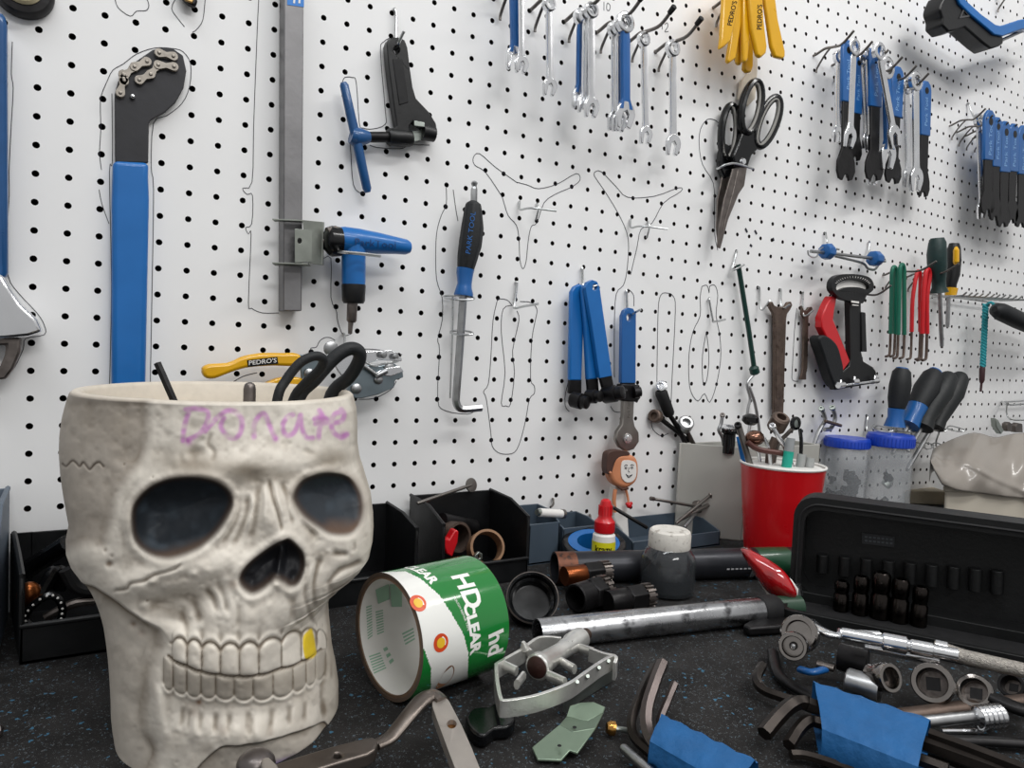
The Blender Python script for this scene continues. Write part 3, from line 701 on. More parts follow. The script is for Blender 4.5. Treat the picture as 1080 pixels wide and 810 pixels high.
# ---------------------------------------------------------------- left edge
t = thing('adjustable_wrench', 'large chrome adjustable wrench with blue handle cut by the left edge', 'wrench', WP(-6, 290, .01))
g = G(); wplate(g, [(-26, 10), (4, 12), (7, 25), (7.5, 200), (8, 292), (-26, 300)], .02, .014); g.build('handle', 'dblue', t, bevel=.004)
g = G(); wplate(g, [(-40, 284), (2, 289), (11, 305), (22, 321), (32, 330), (39, 337), (45, 350), (30, 355), (10, 357), (-40, 361)], .026, .02); g.build('head', 'chrome', t, bevel=.003)
g = G(); wplate(g, [(-40, 354), (22, 356), (21, 372), (14, 389), (6, 400), (-14, 402), (-10, 394), (0, 386), (5, 374), (6, 364), (-40, 366)], .02, .012); g.build('jaw', 'dsteel', t, bevel=.002)
t = thing('ring_socket', 'dark round socket with bright steel inner ring cut by the top left corner', 'socket', WP(25, -9, .01))
c = WP(25, -8, .0); k = mpp(c)
g = G(); g.lathe([(28 * k, .0005), (28 * k, .008), (25 * k, .012), (18 * k, .0125), (18 * k, .0005)], c, (0, -1, 0), 40); g.build('body', 'blued', t)
g = G(); g.lathe([(18 * k, .003), (18 * k, .0135), (15 * k, .0145), (12 * k, .012), (12 * k, .003)], c, (0, -1, 0), 40, close=True); g.build('inner_ring', mat('cream brass ring', 'C9BE9E', .35, .8), t)
t = thing('spanner', 'dark brass-jawed spanner whose tip hangs into view at the top edge', 'wrench', WP(196, -8, .01))
g = G(); wplate(g, [(186, -25), (192, -3), (199, 3), (206, 7), (209, 1), (206, -6), (214, -25)], .012, .009); g.build('tip', 'blued', t, bevel=.002)
g = G(); wplate(g, [(192, -10), (195, 0), (203, 3), (206, -3), (204, -10)], .0135, .003); g.build('brass_face', mat('brass', 'A98A5B', .4, 1.), t, bevel=.0008)

# chain whip
t = thing('chain_whip', 'chain whip with long blue handle and silver chain on its black head', 'tool', WP(138, 300, .01))
g = G(); wplate(g, [(119, 169), (157, 171), (156.6, 186), (157.5, 210), (153, 440), (117.5, 440), (117.8, 210), (118.5, 186)], .0125, .011); h = g.build('handle', 'blue2', t, bevel=.0045, seg=4)
head = [(121.4, 171), (121, 99), (124.5, 86), (135, 71.5), (145, 63.5), (161, 52.5), (172, 50), (182, 50.8), (193, 58.4), (196.6, 75), (193.5, 93), (185.4, 107.6), (174, 118), (159.5, 126), (157, 130), (156.4, 171.5)]
g = G(); wplate(g, head, .0085, .005, [circ(140, 101.7, 2.2)]); g.build('head', mat('dark painted steel', '2E2E31', .5, .3, .12, 60, bump=.1), t, bevel=.0006)
g = G()
for i, ((x0, y0), (x1, y1)) in enumerate([((168, 55.5), (183, 59)), ((167, 68), (183.5, 70)), ((155, 64.5), (142, 70)), ((130, 78), (131, 85)), ((127, 97.5), (130.5, 83)), ((147, 84), (159, 78)), ((159, 78), (167, 68)), ((142, 70), (131, 79))]):
    a = WP(x0, y0, .0125); b = WP(x1, y1, .0125); k = mpp(a); d = (b - a).normalized(); s_ = d.cross(V((0, 1, 0))).normalized(); R_ = 4.6 * k; L = (b - a).length
    for off in ((0, .0013), (.0038, .0013)) if i < 6 else ((.001, .0025),):
        poly = []
        for q in range(9): w_ = -math.pi / 2 * 1.3 + math.pi * 1.3 * q / 8; poly.append(b + d * (math.cos(w_) * R_) + s_ * (math.sin(w_) * R_))
        poly.append((a + b) / 2 + s_ * R_ * .55)
        for q in range(9): w_ = math.pi - math.pi * .65 + math.pi * 1.3 * q / 8; poly.append(a + d * (math.cos(w_) * R_) + s_ * (math.sin(w_) * R_))
        poly.append((a + b) / 2 - s_ * R_ * .55)
        g.prism([p + V((0, off[0], 0)) for p in poly], (0, off[1], 0))
    for p in (a, b): g.lathe([(0, -.0014), (R_ * .35, -.0012), (R_ * .42, 0), (R_ * .42, .004)], p, (0, 1, 0), 10)
g.build('chain', mat('worn chain steel', '938D85', .4, .9, .2, 120), t, bevel=.0002)
g = G(); g.tube([WP(140, 101.7, .002), WP(140, 101.7, .011)], .0016, 8); g.ball(WP(140, 101.7, .011), .0024, 10); solo(g, 'peg_hook', 'chrome', 'small bright peg through the hole of the chain whip head', 'hook')

# long steel bar
t = thing('steel_bar', 'long grey square steel bar with a blue sticker at its top end', 'bar', WP(308, 320, .01))
g = G(); wplate(g, [(300, -40), (320.8, -40), (318.4, 328), (298.6, 328)], .024, .022); g.build('bar', mat('mill scale steel', '7C7B7C', .5, .75, .18, 25, bump=.15), t, bevel=.0012)
g = G(); wplate(g, [(303, -40), (321, -40), (320.6, 7.5), (303, 5)], .0244, .0004); s_ = g.build('sticker', mat('blue sticker', '2277C8', .4), t)
g = G(); 
for x in (310, 315.5): wplate(g, [(x, -10), (x + 2, -10), (x + 1.2, 3.5), (x - .8, 3.3)], .0247, .0003)
g.build('print', 'white', s_)
# sheet steel bracket + torque driver
t = thing('sheet_metal_bracket', 'bent galvanised bracket hooked around the long steel bar', 'bracket', WP(325, 255, .02))
g = G()
wplate(g, [(311, 241), (329.5, 243), (329, 276), (311, 277)], .036, .0014, [circ(316, 254, 2.4, 3)])
a = [WP(319, 232, .036), WP(340, 234, .030), WP(339, 279.5, .030), WP(325, 277.5, .036)]
g.prism(a, (0, .0014, 0))
g.prism([WP(340, 234, .030), WP(341, 234.5, .004), WP(340, 279.5, .004), WP(339, 279.5, .030)], (.0014, 0, 0))
g.prism([WP(287, 230.5, .034), WP(321, 232, .036), WP(325, 234, .026), WP(290, 232.5, .026)], (0, 0, -.0013))
g.prism([WP(287, 276.5, .034), WP(325, 277.8, .036), WP(328, 280, .026), WP(290, 279, .026)], (0, 0, -.0013))
g.build('sheet', mat('galvanised sheet', '8E928B', .42, .85, .2, 40), t, bevel=.0004)
t = thing('torque_driver', 'bright blue T-handled torque driver with silver bit below the chain tool', 'screwdriver', WP(373, 300, .02))
k = mpp(WP(373, 260, .03)); o = .03
g = G(); P_ = [(355, 251, 12), (362, 253, 14.5), (378, 254.5, 14), (398, 256.5, 12), (418, 259, 9.7), (428, 260.5, 8.8), (432, 261, 6.5), (433.5, 261, 3)]
g.tube(smooth([tuple(WP(x, y, o)) for x, y, r in P_], 1), [r * k for x, y, r in P_], 24, flat=.95)
g.tube([WP(373, 254, o), WP(373, 270, o), WP(373, 296, o), WP(373, 301, o)], [13.5 * k, 12.6 * k, 12.4 * k, 12 * k], 24)
h = g.build('handle', 'blue2', t)
g = G()
g.text('ParkTool', lambda x, y: WP(396 + x, 257.2 - y + x * .085, o + math.sqrt(max(((12.5 - .12 * x) * .97) ** 2 - (y - .5) ** 2, 1)) * k + .0009), 11, cut=1, sx=1.08); g.build('lettering', mat('navy print', '0B3568', .5), h)
g = G(); g.tube([WP(373, 300, o), WP(373, 302, o), WP(372.8, 317, o), WP(372.8, 320, o)], [12.4 * k, 12.6 * k, 12 * k, 10.5 * k], 24); g.build('collar', 'black', t)
g = G(); g.tube([WP(372, 319, o), WP(371.5, 322, o), WP(370.8, 338, o), WP(370.6, 340, o)], [5.6 * k, 5.6 * k, 5.3 * k, 4 * k], 20); g.build('bit_holder', 'dsteel', t)
g = G(); g.tube([WP(370, 339, o), WP(369.5, 345, o), WP(369.2, 352, o)], [3 * k, 2.6 * k, 2.2 * k], 6); g.build('bit', 'dsteel', t)
g = G(); g.tube([WP(341, 254.5, o - .002), WP(346, 254.5, o - .002), WP(350, 254.5, o), WP(359, 255, o)], [8 * k, 14.5 * k, 16 * k, 15 * k], 20); g.build('dial', 'gloss', t)
g = G(); g.tube([WP(331, 254, o - .006), WP(343, 254.5, o - .002)], [3 * k, 3 * k], 12); g.tube([WP(345, 245, o + .006), WP(355, 243, o + .004)], [5 * k, 5 * k], 10); g.build('shaft', 'dsteel', t)
peg((351, 262), [(352, 264, .02), (362, 266, .052), (380, 267.5, .054), (401, 270, .05)], 'bright wire hook crossing under the blue torque driver')

# chain tool
t = thing('chain_tool', 'black chain tool with blue sliding T-bar hanging from a hook', 'tool', WP(417, 60, .01))
hb = [(408, 47), (410, 41.5), (415, 39), (422, 39.4), (427, 42), (430, 50), (433, 75), (435.5, 92), (439, 103.7), (453, 118.5), (460, 130), (461.8, 142), (456, 147), (452, 141), (447, 134), (436, 127.5), (432, 133), (434, 150), (430, 153), (412, 150), (412, 140), (419, 133), (417, 122), (415, 108), (410, 70)]
g = G(); wplate(g, hb, .018, .013, [circ(418.5, 53, 3, 4)]); h = g.build('body', 'black', t, bevel=.0032, seg=3)
g = G(); wplate(g, [(414, 62), (425, 62), (431, 108), (421, 111)], .0188, .003); g.build('handle_panel', 'matte', h, bevel=.001)
k = mpp(WP(400, 145, .02)); g = G(); g.tube([WP(409, 144.5, .012), WP(411, 144.6, .012), WP(431, 146, .012), WP(434, 146, .012)], [8 * k, 9.3 * k, 9 * k, 8 * k], 20); g.tube([WP(445, 139, .014), WP(458, 142, .014)], [9 * k, 8 * k], 16); g.build('barrel', 'black', h)
g = G(); wplate(g, [(437, 127), (448, 129), (448, 134), (437, 132.5)], .022, .004); wplate(g, [(432, 139), (450, 135), (452, 146), (434, 150)], .013, .002); g.build('chain_rest', 'zinc', t, bevel=.0004)
g = G(); g.tube([WP(380, 144.6, .014), WP(411, 144.6, .012)], 5.6 * k, 16); g.build('screw_shaft', 'blued', t)
g = G(); g.tube([WP(370, 143, .016), WP(374, 144.5, .016), WP(381, 144.6, .015), WP(389, 144.6, .014)], [8 * k, 10 * k, 9 * k, 6 * k], 18)
g.tube([WP(362.3, 87, .017), WP(363, 90, .017), WP(369.5, 120, .017), WP(376.5, 150, .017), WP(387, 199, .017), WP(388, 203, .017)], [3 * k, 4.6 * k, 4.9 * k, 5.2 * k, 4.8 * k, 2.8 * k], 16); g.build('tee_bar', 'dblue', t)
peg((416, 9.5), [(418, 16, .005), (417.5, 40, .006), (419, 50, .01), (420, 46, .022), (426, 33, .03)], 'silver peg hook holding the black chain tool', r=.0017)

# ---------------------------------------------------------------- combination wrenches on six long hooks
GR = 'combination wrenches on the upper hooks'
for (x, y, w_, L) in [(560, 10, 'grey hook with wire arm behind the single chrome wrench', .085), (596, 22, 'grey hook holding one blue and two chrome wrenches', .085), (629.7, 34, 'black-tipped hook beside the marker number 10', .085), (663, 44, 'black-tipped hook left of the marker number 12', .08), (691, 54.5, 'rightmost black-tipped hook of the chrome wrench row', .08)]: longhook(x, y, w_, L)
longhook(523, -3, 'grey hook at the top edge carrying a blue and a chrome wrench', .07)
wrench((541.5, -40), (543.5, 76), .036, 9.5, 'blue-sleeved wrench with its ring beyond the top edge, leftmost of the row', 'blue', group=GR)
wrench((549.5, -38), (550.3, 79), .046, 7, 'chrome wrench partly behind the blue one at the top edge', group=GR)
wrench((579, 4.7), (580, 103), .044, 7.2, 'single chrome wrench hanging alone between two mixed bunches, with its ring at the top edge', group=GR)
wrench((613, 18), (611.5, 117), .034, 8.5, 'blue-sleeved wrench, rearmost of the three in its bunch', 'blue', group=GR)
wrench((618, 15), (616, 121), .043, 7, 'chrome wrench in the middle of the bunch of three', group=GR)
wrench((623.4, 11), (624, 126), .052, 7.8, 'chrome wrench in front of the bunch of three', group=GR)
wrench((648, 31), (648.5, 140), .040, 7.5, 'chrome wrench, rearmost behind the wide blue one', group=GR)
wrench((653, 28), (653, 141), .048, 7.5, 'chrome wrench squeezed between the rear one and the blue one', group=GR)
wrench((659, 24), (659.5, 138), .056, 10, 'wide blue-sleeved wrench in front on its hook beside the number 10', 'blue', group=GR)
wrench((678.8, 41.5), (681.3, 153.5), .030, 6.6, 'slim chrome wrench alone on the hook left of the number 12', group=GR)
wrench((709.4, 51), (710, 166), .032, 7.6, 'chrome wrench alone on the rightmost black-tipped hook', group=GR)

# ---------------------------------------------------------------- yellow tyre levers
def lever(pts, off, label, textat=None):
    t = thing('tyre_lever', label, 'lever', WP(*pts[0], off), 'yellow tyre levers')
    g = G(); wplate(g, pts, off, .007); g.build('body', 'yellow', t, bevel=.0028, seg=3)
    if textat:
        (x, y), an, s_ = textat; g = G()
        g.text("PEDRO'S", lambda a, b: WP(x + (a * math.cos(an) - b * math.sin(an)), y - (a * math.sin(an) + b * math.cos(an)), off + .0003), s_, bold=.09)
        o = t.children[0]; g.build('lettering', 'gloss', o)
lever([(765, -30), (784, -30), (779, 8), (775, 28), (771.5, 43), (764, 49.5), (759.5, 52), (761, 40)], .062, 'yellow tyre lever with black lettering, leftmost of the bunch', ((772.5, 14), 1.35, 7))
lever([(776, -30), (784, -30), (783, 22), (777.5, 56), (776.5, 61.5), (769, 67), (767.5, 63), (771, 42)], .050, 'yellow tyre lever poking out low behind the leftmost one')
lever([(779, -30), (788, -30), (788, 40), (784, 64), (782, 68.7), (778.5, 67), (777.5, 60)], .042, 'yellow tyre lever in the middle of the bunch, left of centre')
lever([(784, -30), (793, -30), (791, 40), (789.5, 62), (787, 66), (784.5, 64), (784, 40)], .054, 'yellow tyre lever in the middle of the bunch, right of centre')
lever([(788, -30), (797, -30), (795, 70), (793, 76), (788, 76.6), (785, 73), (787, 40)], .030, 'darker yellow tyre lever reaching lowest of the bunch')
lever([(788, -30), (804, -30), (806, 20), (809.5, 49), (808.5, 56), (803, 61), (799, 58), (793, 30)], .060, 'broad yellow tyre lever with lettering right of the middle', ((801.5, 18), 1.55, 7))
lever([(803, -30), (815, -30), (821, 20), (828.6, 54), (828.6, 60), (825.5, 62), (818, 60), (814, 48)], .056, 'yellow tyre lever splayed out at the right of the bunch')
g = G(); wplate(g, [(792, 20), (798, 22), (799.5, 70), (797, 104), (789, 112), (780, 104), (783, 84), (793, 74)], .010, .006); solo(g, 'plastic_tag', mat('cream plastic', 'D6CCBC', .45), 'cream plastic tag hanging behind the yellow tyre levers and scissors', 'tag', bevel=.0015)
longhook(752, 8, 'hook above the frame edge carrying the yellow tyre levers', .075, black=False)

# ---------------------------------------------------------------- scissors
def scis(name_, loops, blades, body, off, label, extra=None):
    t = thing('scissors', label, 'scissors', WP(782, 172, off))
    for (cx, cy, rx, ry, tl, r) in loops:
        g = G(); pts = [WP(x, y, off + .004) for x, y in circ(cx, cy, rx, ry, 26, tilt=tl)]; k = mpp(pts[0]); g.tube(pts, r * k, 10, closed=True, flat=1.2)
        h = g.build('handle', 'gloss', t)
        g = G(); pts = [WP(x, y, off + .0075) for x, y in circ(cx, cy, rx - r * .4, ry - r * .4, 26, tilt=tl)]; g.tube(pts, r * k * .42, 6, closed=True); g.build('grip_lining', mat('grey soft rubber', '8C8A86', .6), h)
    g = G(); wplate(g, body, off + .006, .010); g.build('handle_root', 'gloss', t, bevel=.002)
    for b in blades: g = G(); wplate(g, b, off + .002, .0025); g.build('blade', 'dsteel', t, bevel=.0005)
    g = G(); c = WP(783, 170.5, off + .006); g.lathe([(0, .004), (.004, .0035), (.0055, 0)], c, (0, -1, 0), 18); g.build('pivot', 'chrome', t)
scis('scissors', [(769, 139, 8.2, 28, .08, 3.6)], [[(762, 186), (775, 176), (772, 200), (763, 228), (757.5, 255), (756, 240), (757, 210)]], [(761, 160), (764, 150), (778, 158), (782, 172), (778, 184), (765, 188), (760, 176)], .012, 'black scissors behind, showing one narrow loop on the left')
scis('scissors', [(792, 113, 9.6, 27.5, .20, 3.8), (810, 128.5, 9.0, 27, .36, 3.6)], [[(773, 178), (779, 176), (772, 205), (764, 235), (760, 262), (757, 261), (759, 238), (764, 210)], [(779, 176), (788, 176), (785, 196), (779, 205), (768, 232), (760, 262), (765, 232), (773, 203)]],
     [(783, 139), (789, 141), (796, 138), (801, 150), (799, 158), (793, 164), (789, 176), (776, 176), (774, 164), (779, 152)], .024, 'large black-handled scissors in front with two tilted loops and steel blades')
peg((756.5, 172), [(756.5, 176, .006), (757, 178, .03), (765, 174, .042), (776, 172.5, .044), (794, 178, .045)], 'bright wire hook around both scissors', r=.0016)
peg((777, 265.5), [(774, 278, .006), (772.4, 285, .008), (776, 284, .016), (785, 279, .02)], 'silver peg hook at the top of the thin dark green rod', r=.0015)
# ---------------------------------------------------------------- empty hooks and the middle of the board
for (x, y) in ((548, 212), (665, 231)):
    w_ = 'left' if x < 600 else 'right'
    t = thing('double_peg_hook', 'empty double wire hook inside the %s Y-shaped marker outline' % w_, 'hook', WP(x, y))
    g = G(); g.tube([WP(*p) for p in smooth([(x, y, -.002), (x, y + 2, .004), (x + .5, y + 9, .006), (x + 12, y + 7.5, .03), (x + 39, y + 10.5, .05)], 4)], .0014, 8)
    g.tube([WP(*p) for p in smooth([(x + 18.5, y + 2, -.002), (x + 18.5, y + 4, .004), (x + 20, y + 8, .008), (x + 17, y + 20, .004)], 4)], .0013, 8); g.build('wire', 'wire', t)
peg((544.5, 297.5), [(545, 300, .004), (542.5, 321, .006), (543, 325, .01), (550, 323.5, .02), (567.5, 320.5, .05)], 'empty silver peg hook inside the long nose pliers outline', r=.0016)
peg((747.7, 315.7), [(748, 317, .004), (751.5, 336, .006), (753, 339.5, .01), (764.7, 337, .045)], 'empty silver peg hook inside the cable cutter outline', r=.0016)
peg((614, 283), [(614.3, 284, .004), (614.6, 299, .006), (616, 303, .012), (622, 303, .03), (630, 301, .035)], 'silver peg hook holding the three blue pin spanners', r=.0016)
peg((660.7, 307), [(661, 308, .004), (661.5, 325, .006), (663, 333, .012), (669, 330, .028), (675.5, 326.5, .04)], 'silver peg hook with flat end holding the single blue crank tool', r=.0016)
peg((800, 303), [(801, 305, .003), (801.5, 322, .006), (804, 327, .012), (811.5, 317, .035)], 'empty silver peg hook left of the brown wrench', r=.0015)
peg((823.4, 305), [(823.6, 307, .003), (824, 322, .008), (827, 325, .015), (833, 321, .025)], 'silver peg hook above the flared head of the brown wrench', r=.0015)
peg((846.6, 308.5), [(847, 310, .003), (846.6, 329, .008), (850, 333, .015), (858, 327, .025)], 'silver peg hook above the short rusty wrench', r=.0015)

# ball-end hex driver in its wire holder
t = thing('hex_driver', 'large blue and black handled hex wrench with bent chrome shaft in a wire holder', 'hex key', WP(490, 300, .02))
k = mpp(WP(490, 300, .024)); o = .024
P_ = [(499.5, 212, 4), (499.3, 215, 8.5), (499, 222, 10), (498.3, 240, 12.5), (496, 258, 12.8), (493, 272, 11.3), (491, 284, 9.4)]
g = G(); g.tube([WP(x, y, o) for x, y, r in P_], [r * k for x, y, r in P_], 8, flat=.9); h = g.build('handle', 'grip', t, bevel=.0015)
g = G(); g.text('PARK TOOL', lambda x, y: WP(496.5 - y * .9 + .13 * x, 246 - x, o + 12.4 * k), 8.2, bold=.03, shear=.2); g.build('lettering', 'blue', h)
P_ = [(491, 283.5, 9.5), (490.3, 288, 9), (490, 299, 7.6), (489.4, 303, 8.2), (489, 310, 10.2), (488.8, 312, 10)]
g = G(); g.tube([WP(x, y, o) for x, y, r in P_], [r * k for x, y, r in P_], 20); g.build('ferrule', 'blue', t)
g = G(); g.tube([WP(499.8, 214, o), WP(500, 200, o), WP(500.2, 199, o), WP(500.2, 197, o), WP(500.2, 193, o), WP(500.2, 191, o)], [3.5 * k, 3.5 * k, 3.2 * k, 2.4 * k, 3.6 * k, 2 * k], 6); g.build('top_bit', 'steel', t)
g = G(); g.tube(smooth([tuple(WP(*p)) for p in [(488.6, 311, o), (484.7, 370, o), (481.3, 415, o), (481.2, 424, o), (484, 430, o), (490, 431.5, o), (507.5, 430, o)]], 5), 4.2 * k, 6); g.build('hex_shaft', 'steel', t, sharp=50)
t = thing('wire_holder', 'thin wire holder with two rings around the bent hex shaft', 'hook', WP(478, 350, .01))
g = G(); g.tube([WP(*p) for p in [(477.5, 313, .004), (477.5, 340, .008), (474.8, 420, .008)]], .0011, 8)
for cy, cx, rx in ((314, 484, 16), (351, 487, 12)): g.tube([WP(x, y, .008 + .03 * (.5 + .5 * math.sin(i / 18 * 2 * math.pi + 1))) for i, (x, y) in enumerate(circ(cx, cy, rx, 2.2, 18, tilt=.06))], .0013, 8, closed=True)
g.build('wire', 'wire', t)

# pin spanners / crank pullers
def spanner(poly, split, heads, off, label, hole_=None, sleeve='blue2', name='crank_puller'):
    t = thing(name, label, 'tool', WP(*poly[0], off), 'blue-handled crank tools')
    g = G(); wplate(g, poly, off, .007, [circ(*hole_)] if hole_ else ()); g.build('handle', sleeve, t, bevel=.0022, seg=3)
    g = G(); wplate(g, split, off - .0008, .0055); g.build('shank', 'blued', t, bevel=.001)
    g = G()
    for (x0, y0, x1, y1, r, o0, o1) in heads:
        k = mpp(WP(x0, y0, o0)); a, b = WP(x0, y0, o0), WP(x1, y1, o1); d = (b - a)
        g.tube([a, a + d * .08, a + d * .62, a + d * .64, b - d * .04, b], [r * .85 * k, r * k, r * k, r * .78 * k, r * .8 * k, r * .6 * k], 18)
    g.build('head', 'blued', t); return t
spanner([(602.5, 308), (606, 302), (611, 299.5), (616.5, 301), (617.5, 308), (613.8, 401.5), (601, 401.5)], [(601.3, 400), (613.6, 400), (613.5, 415), (600.5, 415)], [(603, 421, 620, 425, 8.5, .022, .045)], .020, 'leftmost of three blue-handled crank pullers on one hook')
spanner([(614, 306), (616, 301), (621, 299), (625, 303), (631.3, 399.5), (619.8, 401), (617, 340)], [(619.8, 400), (631.2, 399), (632, 413), (621, 414)], [(619, 418, 634, 418, 7.5, .03, .05)], .028, 'middle one of three blue-handled crank pullers on one hook')
spanner([(617.5, 303), (620, 297.5), (625, 295.2), (630, 297), (632.5, 303), (645.7, 396.5), (632.6, 399), (624, 340)], [(632.8, 397), (645.5, 395), (648, 410), (637, 412)], [(636, 417, 658, 413.5, 9.0, .034, .06)], .036, 'rightmost of three blue-handled crank pullers, leaning out', (627.5, 303, 2.4, 3.6))
t = spanner([(656.5, 333), (659, 327), (663, 324.5), (668, 325.5), (671, 331), (670.6, 404), (655.6, 404)], [(656.5, 402), (670, 402), (671, 412), (656, 412)], [(668, 414, 676, 413, 6.5, .03, .034), (654, 413, 660, 413, 4.5, .03, .03)], .024, 'single blue-handled crank tool hanging above a steel ratchet ring', (663.6, 335, 2.6, 4.2), 'blue', 'crank_tool')
g = G(); wplate(g, [(656, 405), (675, 406), (676, 420), (672, 424), (657, 423), (655, 414)], .030, .012); g.build('bracket', 'blued', t, bevel=.0015)
g = G(); wplate(g, [(657.5, 418), (669.5, 418), (668.3, 442), (670, 450), (674, 456), (674.5, 466), (669, 474), (661, 476.5), (653.5, 472), (649.5, 464), (651, 455), (656, 448), (657.2, 438)], .026, .007); a = g.build('ratchet_arm', mat('satin steel', '9A9590', .34, 1., .1, 60), t, bevel=.0018)
g = G(); c = WP(661.8, 462.5, .0262); k = mpp(c); g.lathe([(0, .003), (3 * k, .003), (3.4 * k, .0015), (5.2 * k, .0015), (5.6 * k, 0)], c, (0, -1, 0), 18); g.build('ratchet_boss', 'chrome', a)
g = G(); g.text('Park Tool', lambda x, y: WP(663.2 - y * .9, 432 - x, .0263), 4.5); g.build('engraving', 'dsteel', a)

# little toy figure hanging under the ratchet (face printed on a white oval)
t = thing('toy_figurine', 'toy figurine with brown hair, printed face and white body hanging under the ratchet ring', 'toy', WP(660, 545, .02))
skin = mat('toy skin', 'C98560', .45); hair = mat('toy hair', '4A332C', .6, bump=.2)
o = .030; c = WP(659, 494, o - .004); k = mpp(c)
X_ = V((1, 0, 0)); 
g = G(); wplate(g, smooth([(645, 486), (650, 480.5), (660, 479), (669, 481), (673.5, 487), (674, 500), (671, 509), (662, 515), (653, 513.5), (646.5, 508), (643.5, 498)], 3, True), o + .006, .016); hd = g.build('head', skin, t, bevel=.005, seg=4)
g = G(); wplate(g, smooth([(640, 494), (641, 480), (645, 476), (653, 474.8), (663, 476.5), (664, 480), (655, 481.5), (650, 486), (647, 494), (645, 499), (641.5, 500)], 3, True), o + .006, .012); g.build('hair', hair, hd, bevel=.004, seg=3)
g = G(); g.ball(WP(643.5, 498.5, o + .002), 3.6 * k, 12, (1, .7, 1.3)); g.ball(WP(643.5, 498.5, o + .006), 1.6 * k, 8); g.build('ear', skin, hd)
g = G(); wplate(g, smooth([(656, 488), (661, 485.4), (667.5, 486.3), (671, 490), (671, 502), (666.5, 508), (660, 508.3), (655.5, 502)], 3, True), o + .0072, .002); fc = g.build('face_panel', 'white', hd)
g = G(); q = lambda pts, r=.35: g.tube([WP(x, y, o + .0075) for x, y in smooth(pts, 3)], r * k, 5)
q([(658.5, 491.5), (660.3, 490.2), (662, 491)]); q([(665, 490.8), (666.8, 490), (668.6, 491)]); q(circ(660.3, 493.5, 1.2, .8, 8)); q(circ(666.6, 493.2, 1.2, .8, 8)); q([(663.5, 493), (662.8, 497), (664, 497.8)]); q([(660.2, 500), (663, 502), (667, 500.5)]); q([(660.5, 500.5), (663, 503.6), (666.5, 501)]); g.build('printed_features', 'ink', fc)
g = G(); wplate(g, [(650, 514), (661, 517), (662, 530), (663, 548), (664.5, 570), (663, 577), (658, 577), (655.5, 560), (649, 552), (646.5, 545), (648, 528)], o - .004, .016); b_ = g.build('body', 'white', t, bevel=.003, seg=3)
g = G(); g.tube([WP(650, 512, o + .002), WP(656, 516, o + .005), WP(662, 515, o + .003)], 1.5 * k, 8); g.build('collar', mat('brown collar', '4E3226', .5), t)
g = G(); g.tube(smooth([tuple(WP(649, 516, o)), tuple(WP(647.5, 528, o)), tuple(WP(648.5, 540, o))], 3), 2.2 * k, 8); g.tube(smooth([tuple(WP(660, 516, o)), tuple(WP(662, 524, o)), tuple(WP(663, 531, o + .002))], 3), 1.4 * k, 8); g.build('arm', skin, t)
g = G(); g.ball(WP(663.5, 533, o + .006), 3.2 * k, 10); g.ball(WP(661.5, 531.5, o + .005), 2 * k, 8); g.ball(WP(665.5, 531, o + .005), 2 * k, 8); g.build('red_bow', 'red', t)
g = G(); g.ball(WP(659.5, 575, o - .004), 3.5 * k, 10, (1, 1.4, .7)); g.build('foot', 'red', t)

# ---------------------------------------------------------------- thin tools
t = thing('coated_rod', 'thin dark green rod with round knob hanging diagonally', 'tool', WP(778, 281, .01))
g = G(); pts = [WP(778.6, 279, .012), WP(782, 300, .012), WP(790, 350, .014), WP(795.5, 389, .016)]; k = mpp(pts[1]); g.tube(pts, 2.6 * k, 12); g.build('rod', mat('dark green plastic', '12352F', .35), t)
g = G(); g.tube([WP(794.5, 386, .016), WP(795, 388, .016), WP(796.3, 393.5, .016), WP(796.6, 395, .016)], [3 * k, 5.2 * k, 5.2 * k, 3 * k], 12); g.build('knob', mat('dark green plastic', '12352F', .35), t)
g = G(); g.tube(smooth([tuple(WP(*p)) for p in [(796, 394, .016), (789, 402, .016), (788, 408, .016), (791, 420, .016), (789, 430, .016), (788, 437, .016)]], 4), 1.6 * k, 8); g.tube(smooth([tuple(WP(*p)) for p in [(790, 408, .014), (796, 425, .014), (800, 448, .014), (801, 460, .014)]], 4), 1.8 * k, 8); g.build('wire_tail', 'steel', t)
t = thing('flared_wrench', 'long rusty brown wrench with a flared jaw at the top', 'wrench', WP(823, 325, .012))
g = G(); wplate(g, [(812, 319), (815, 318), (817, 322), (820, 323.5), (828, 323.5), (831, 318.5), (834.5, 318), (836, 322), (833.5, 327), (830.5, 331), (829.5, 336), (828.2, 380), (826.5, 438), (816.5, 438), (817, 380), (817, 336), (815.5, 330), (812.5, 325)], .013, .005); g.build('body', 'brown', t, bevel=.0012)
g = G(); wplate(g, [(818.8, 338), (827.5, 338), (825, 420), (819, 420)], .0137, .001); g.build('raised_panel', 'brown', t, bevel=.0004)
t = thing('stepped_wrench', 'short rusty wrench with forked top hanging beside the long brown one', 'wrench', WP(850, 330, .01))
g = G(); wplate(g, [(846, 322), (848, 327), (851, 327.5), (853, 324), (856.5, 323.5), (857.5, 327), (855, 331), (853, 334), (851.8, 388), (850.5, 394), (850.5, 400.5), (844, 400.5), (846, 394), (847, 388), (848.5, 336), (845.5, 331)], .010, .004); g.build('body', 'brown', t, bevel=.0008)

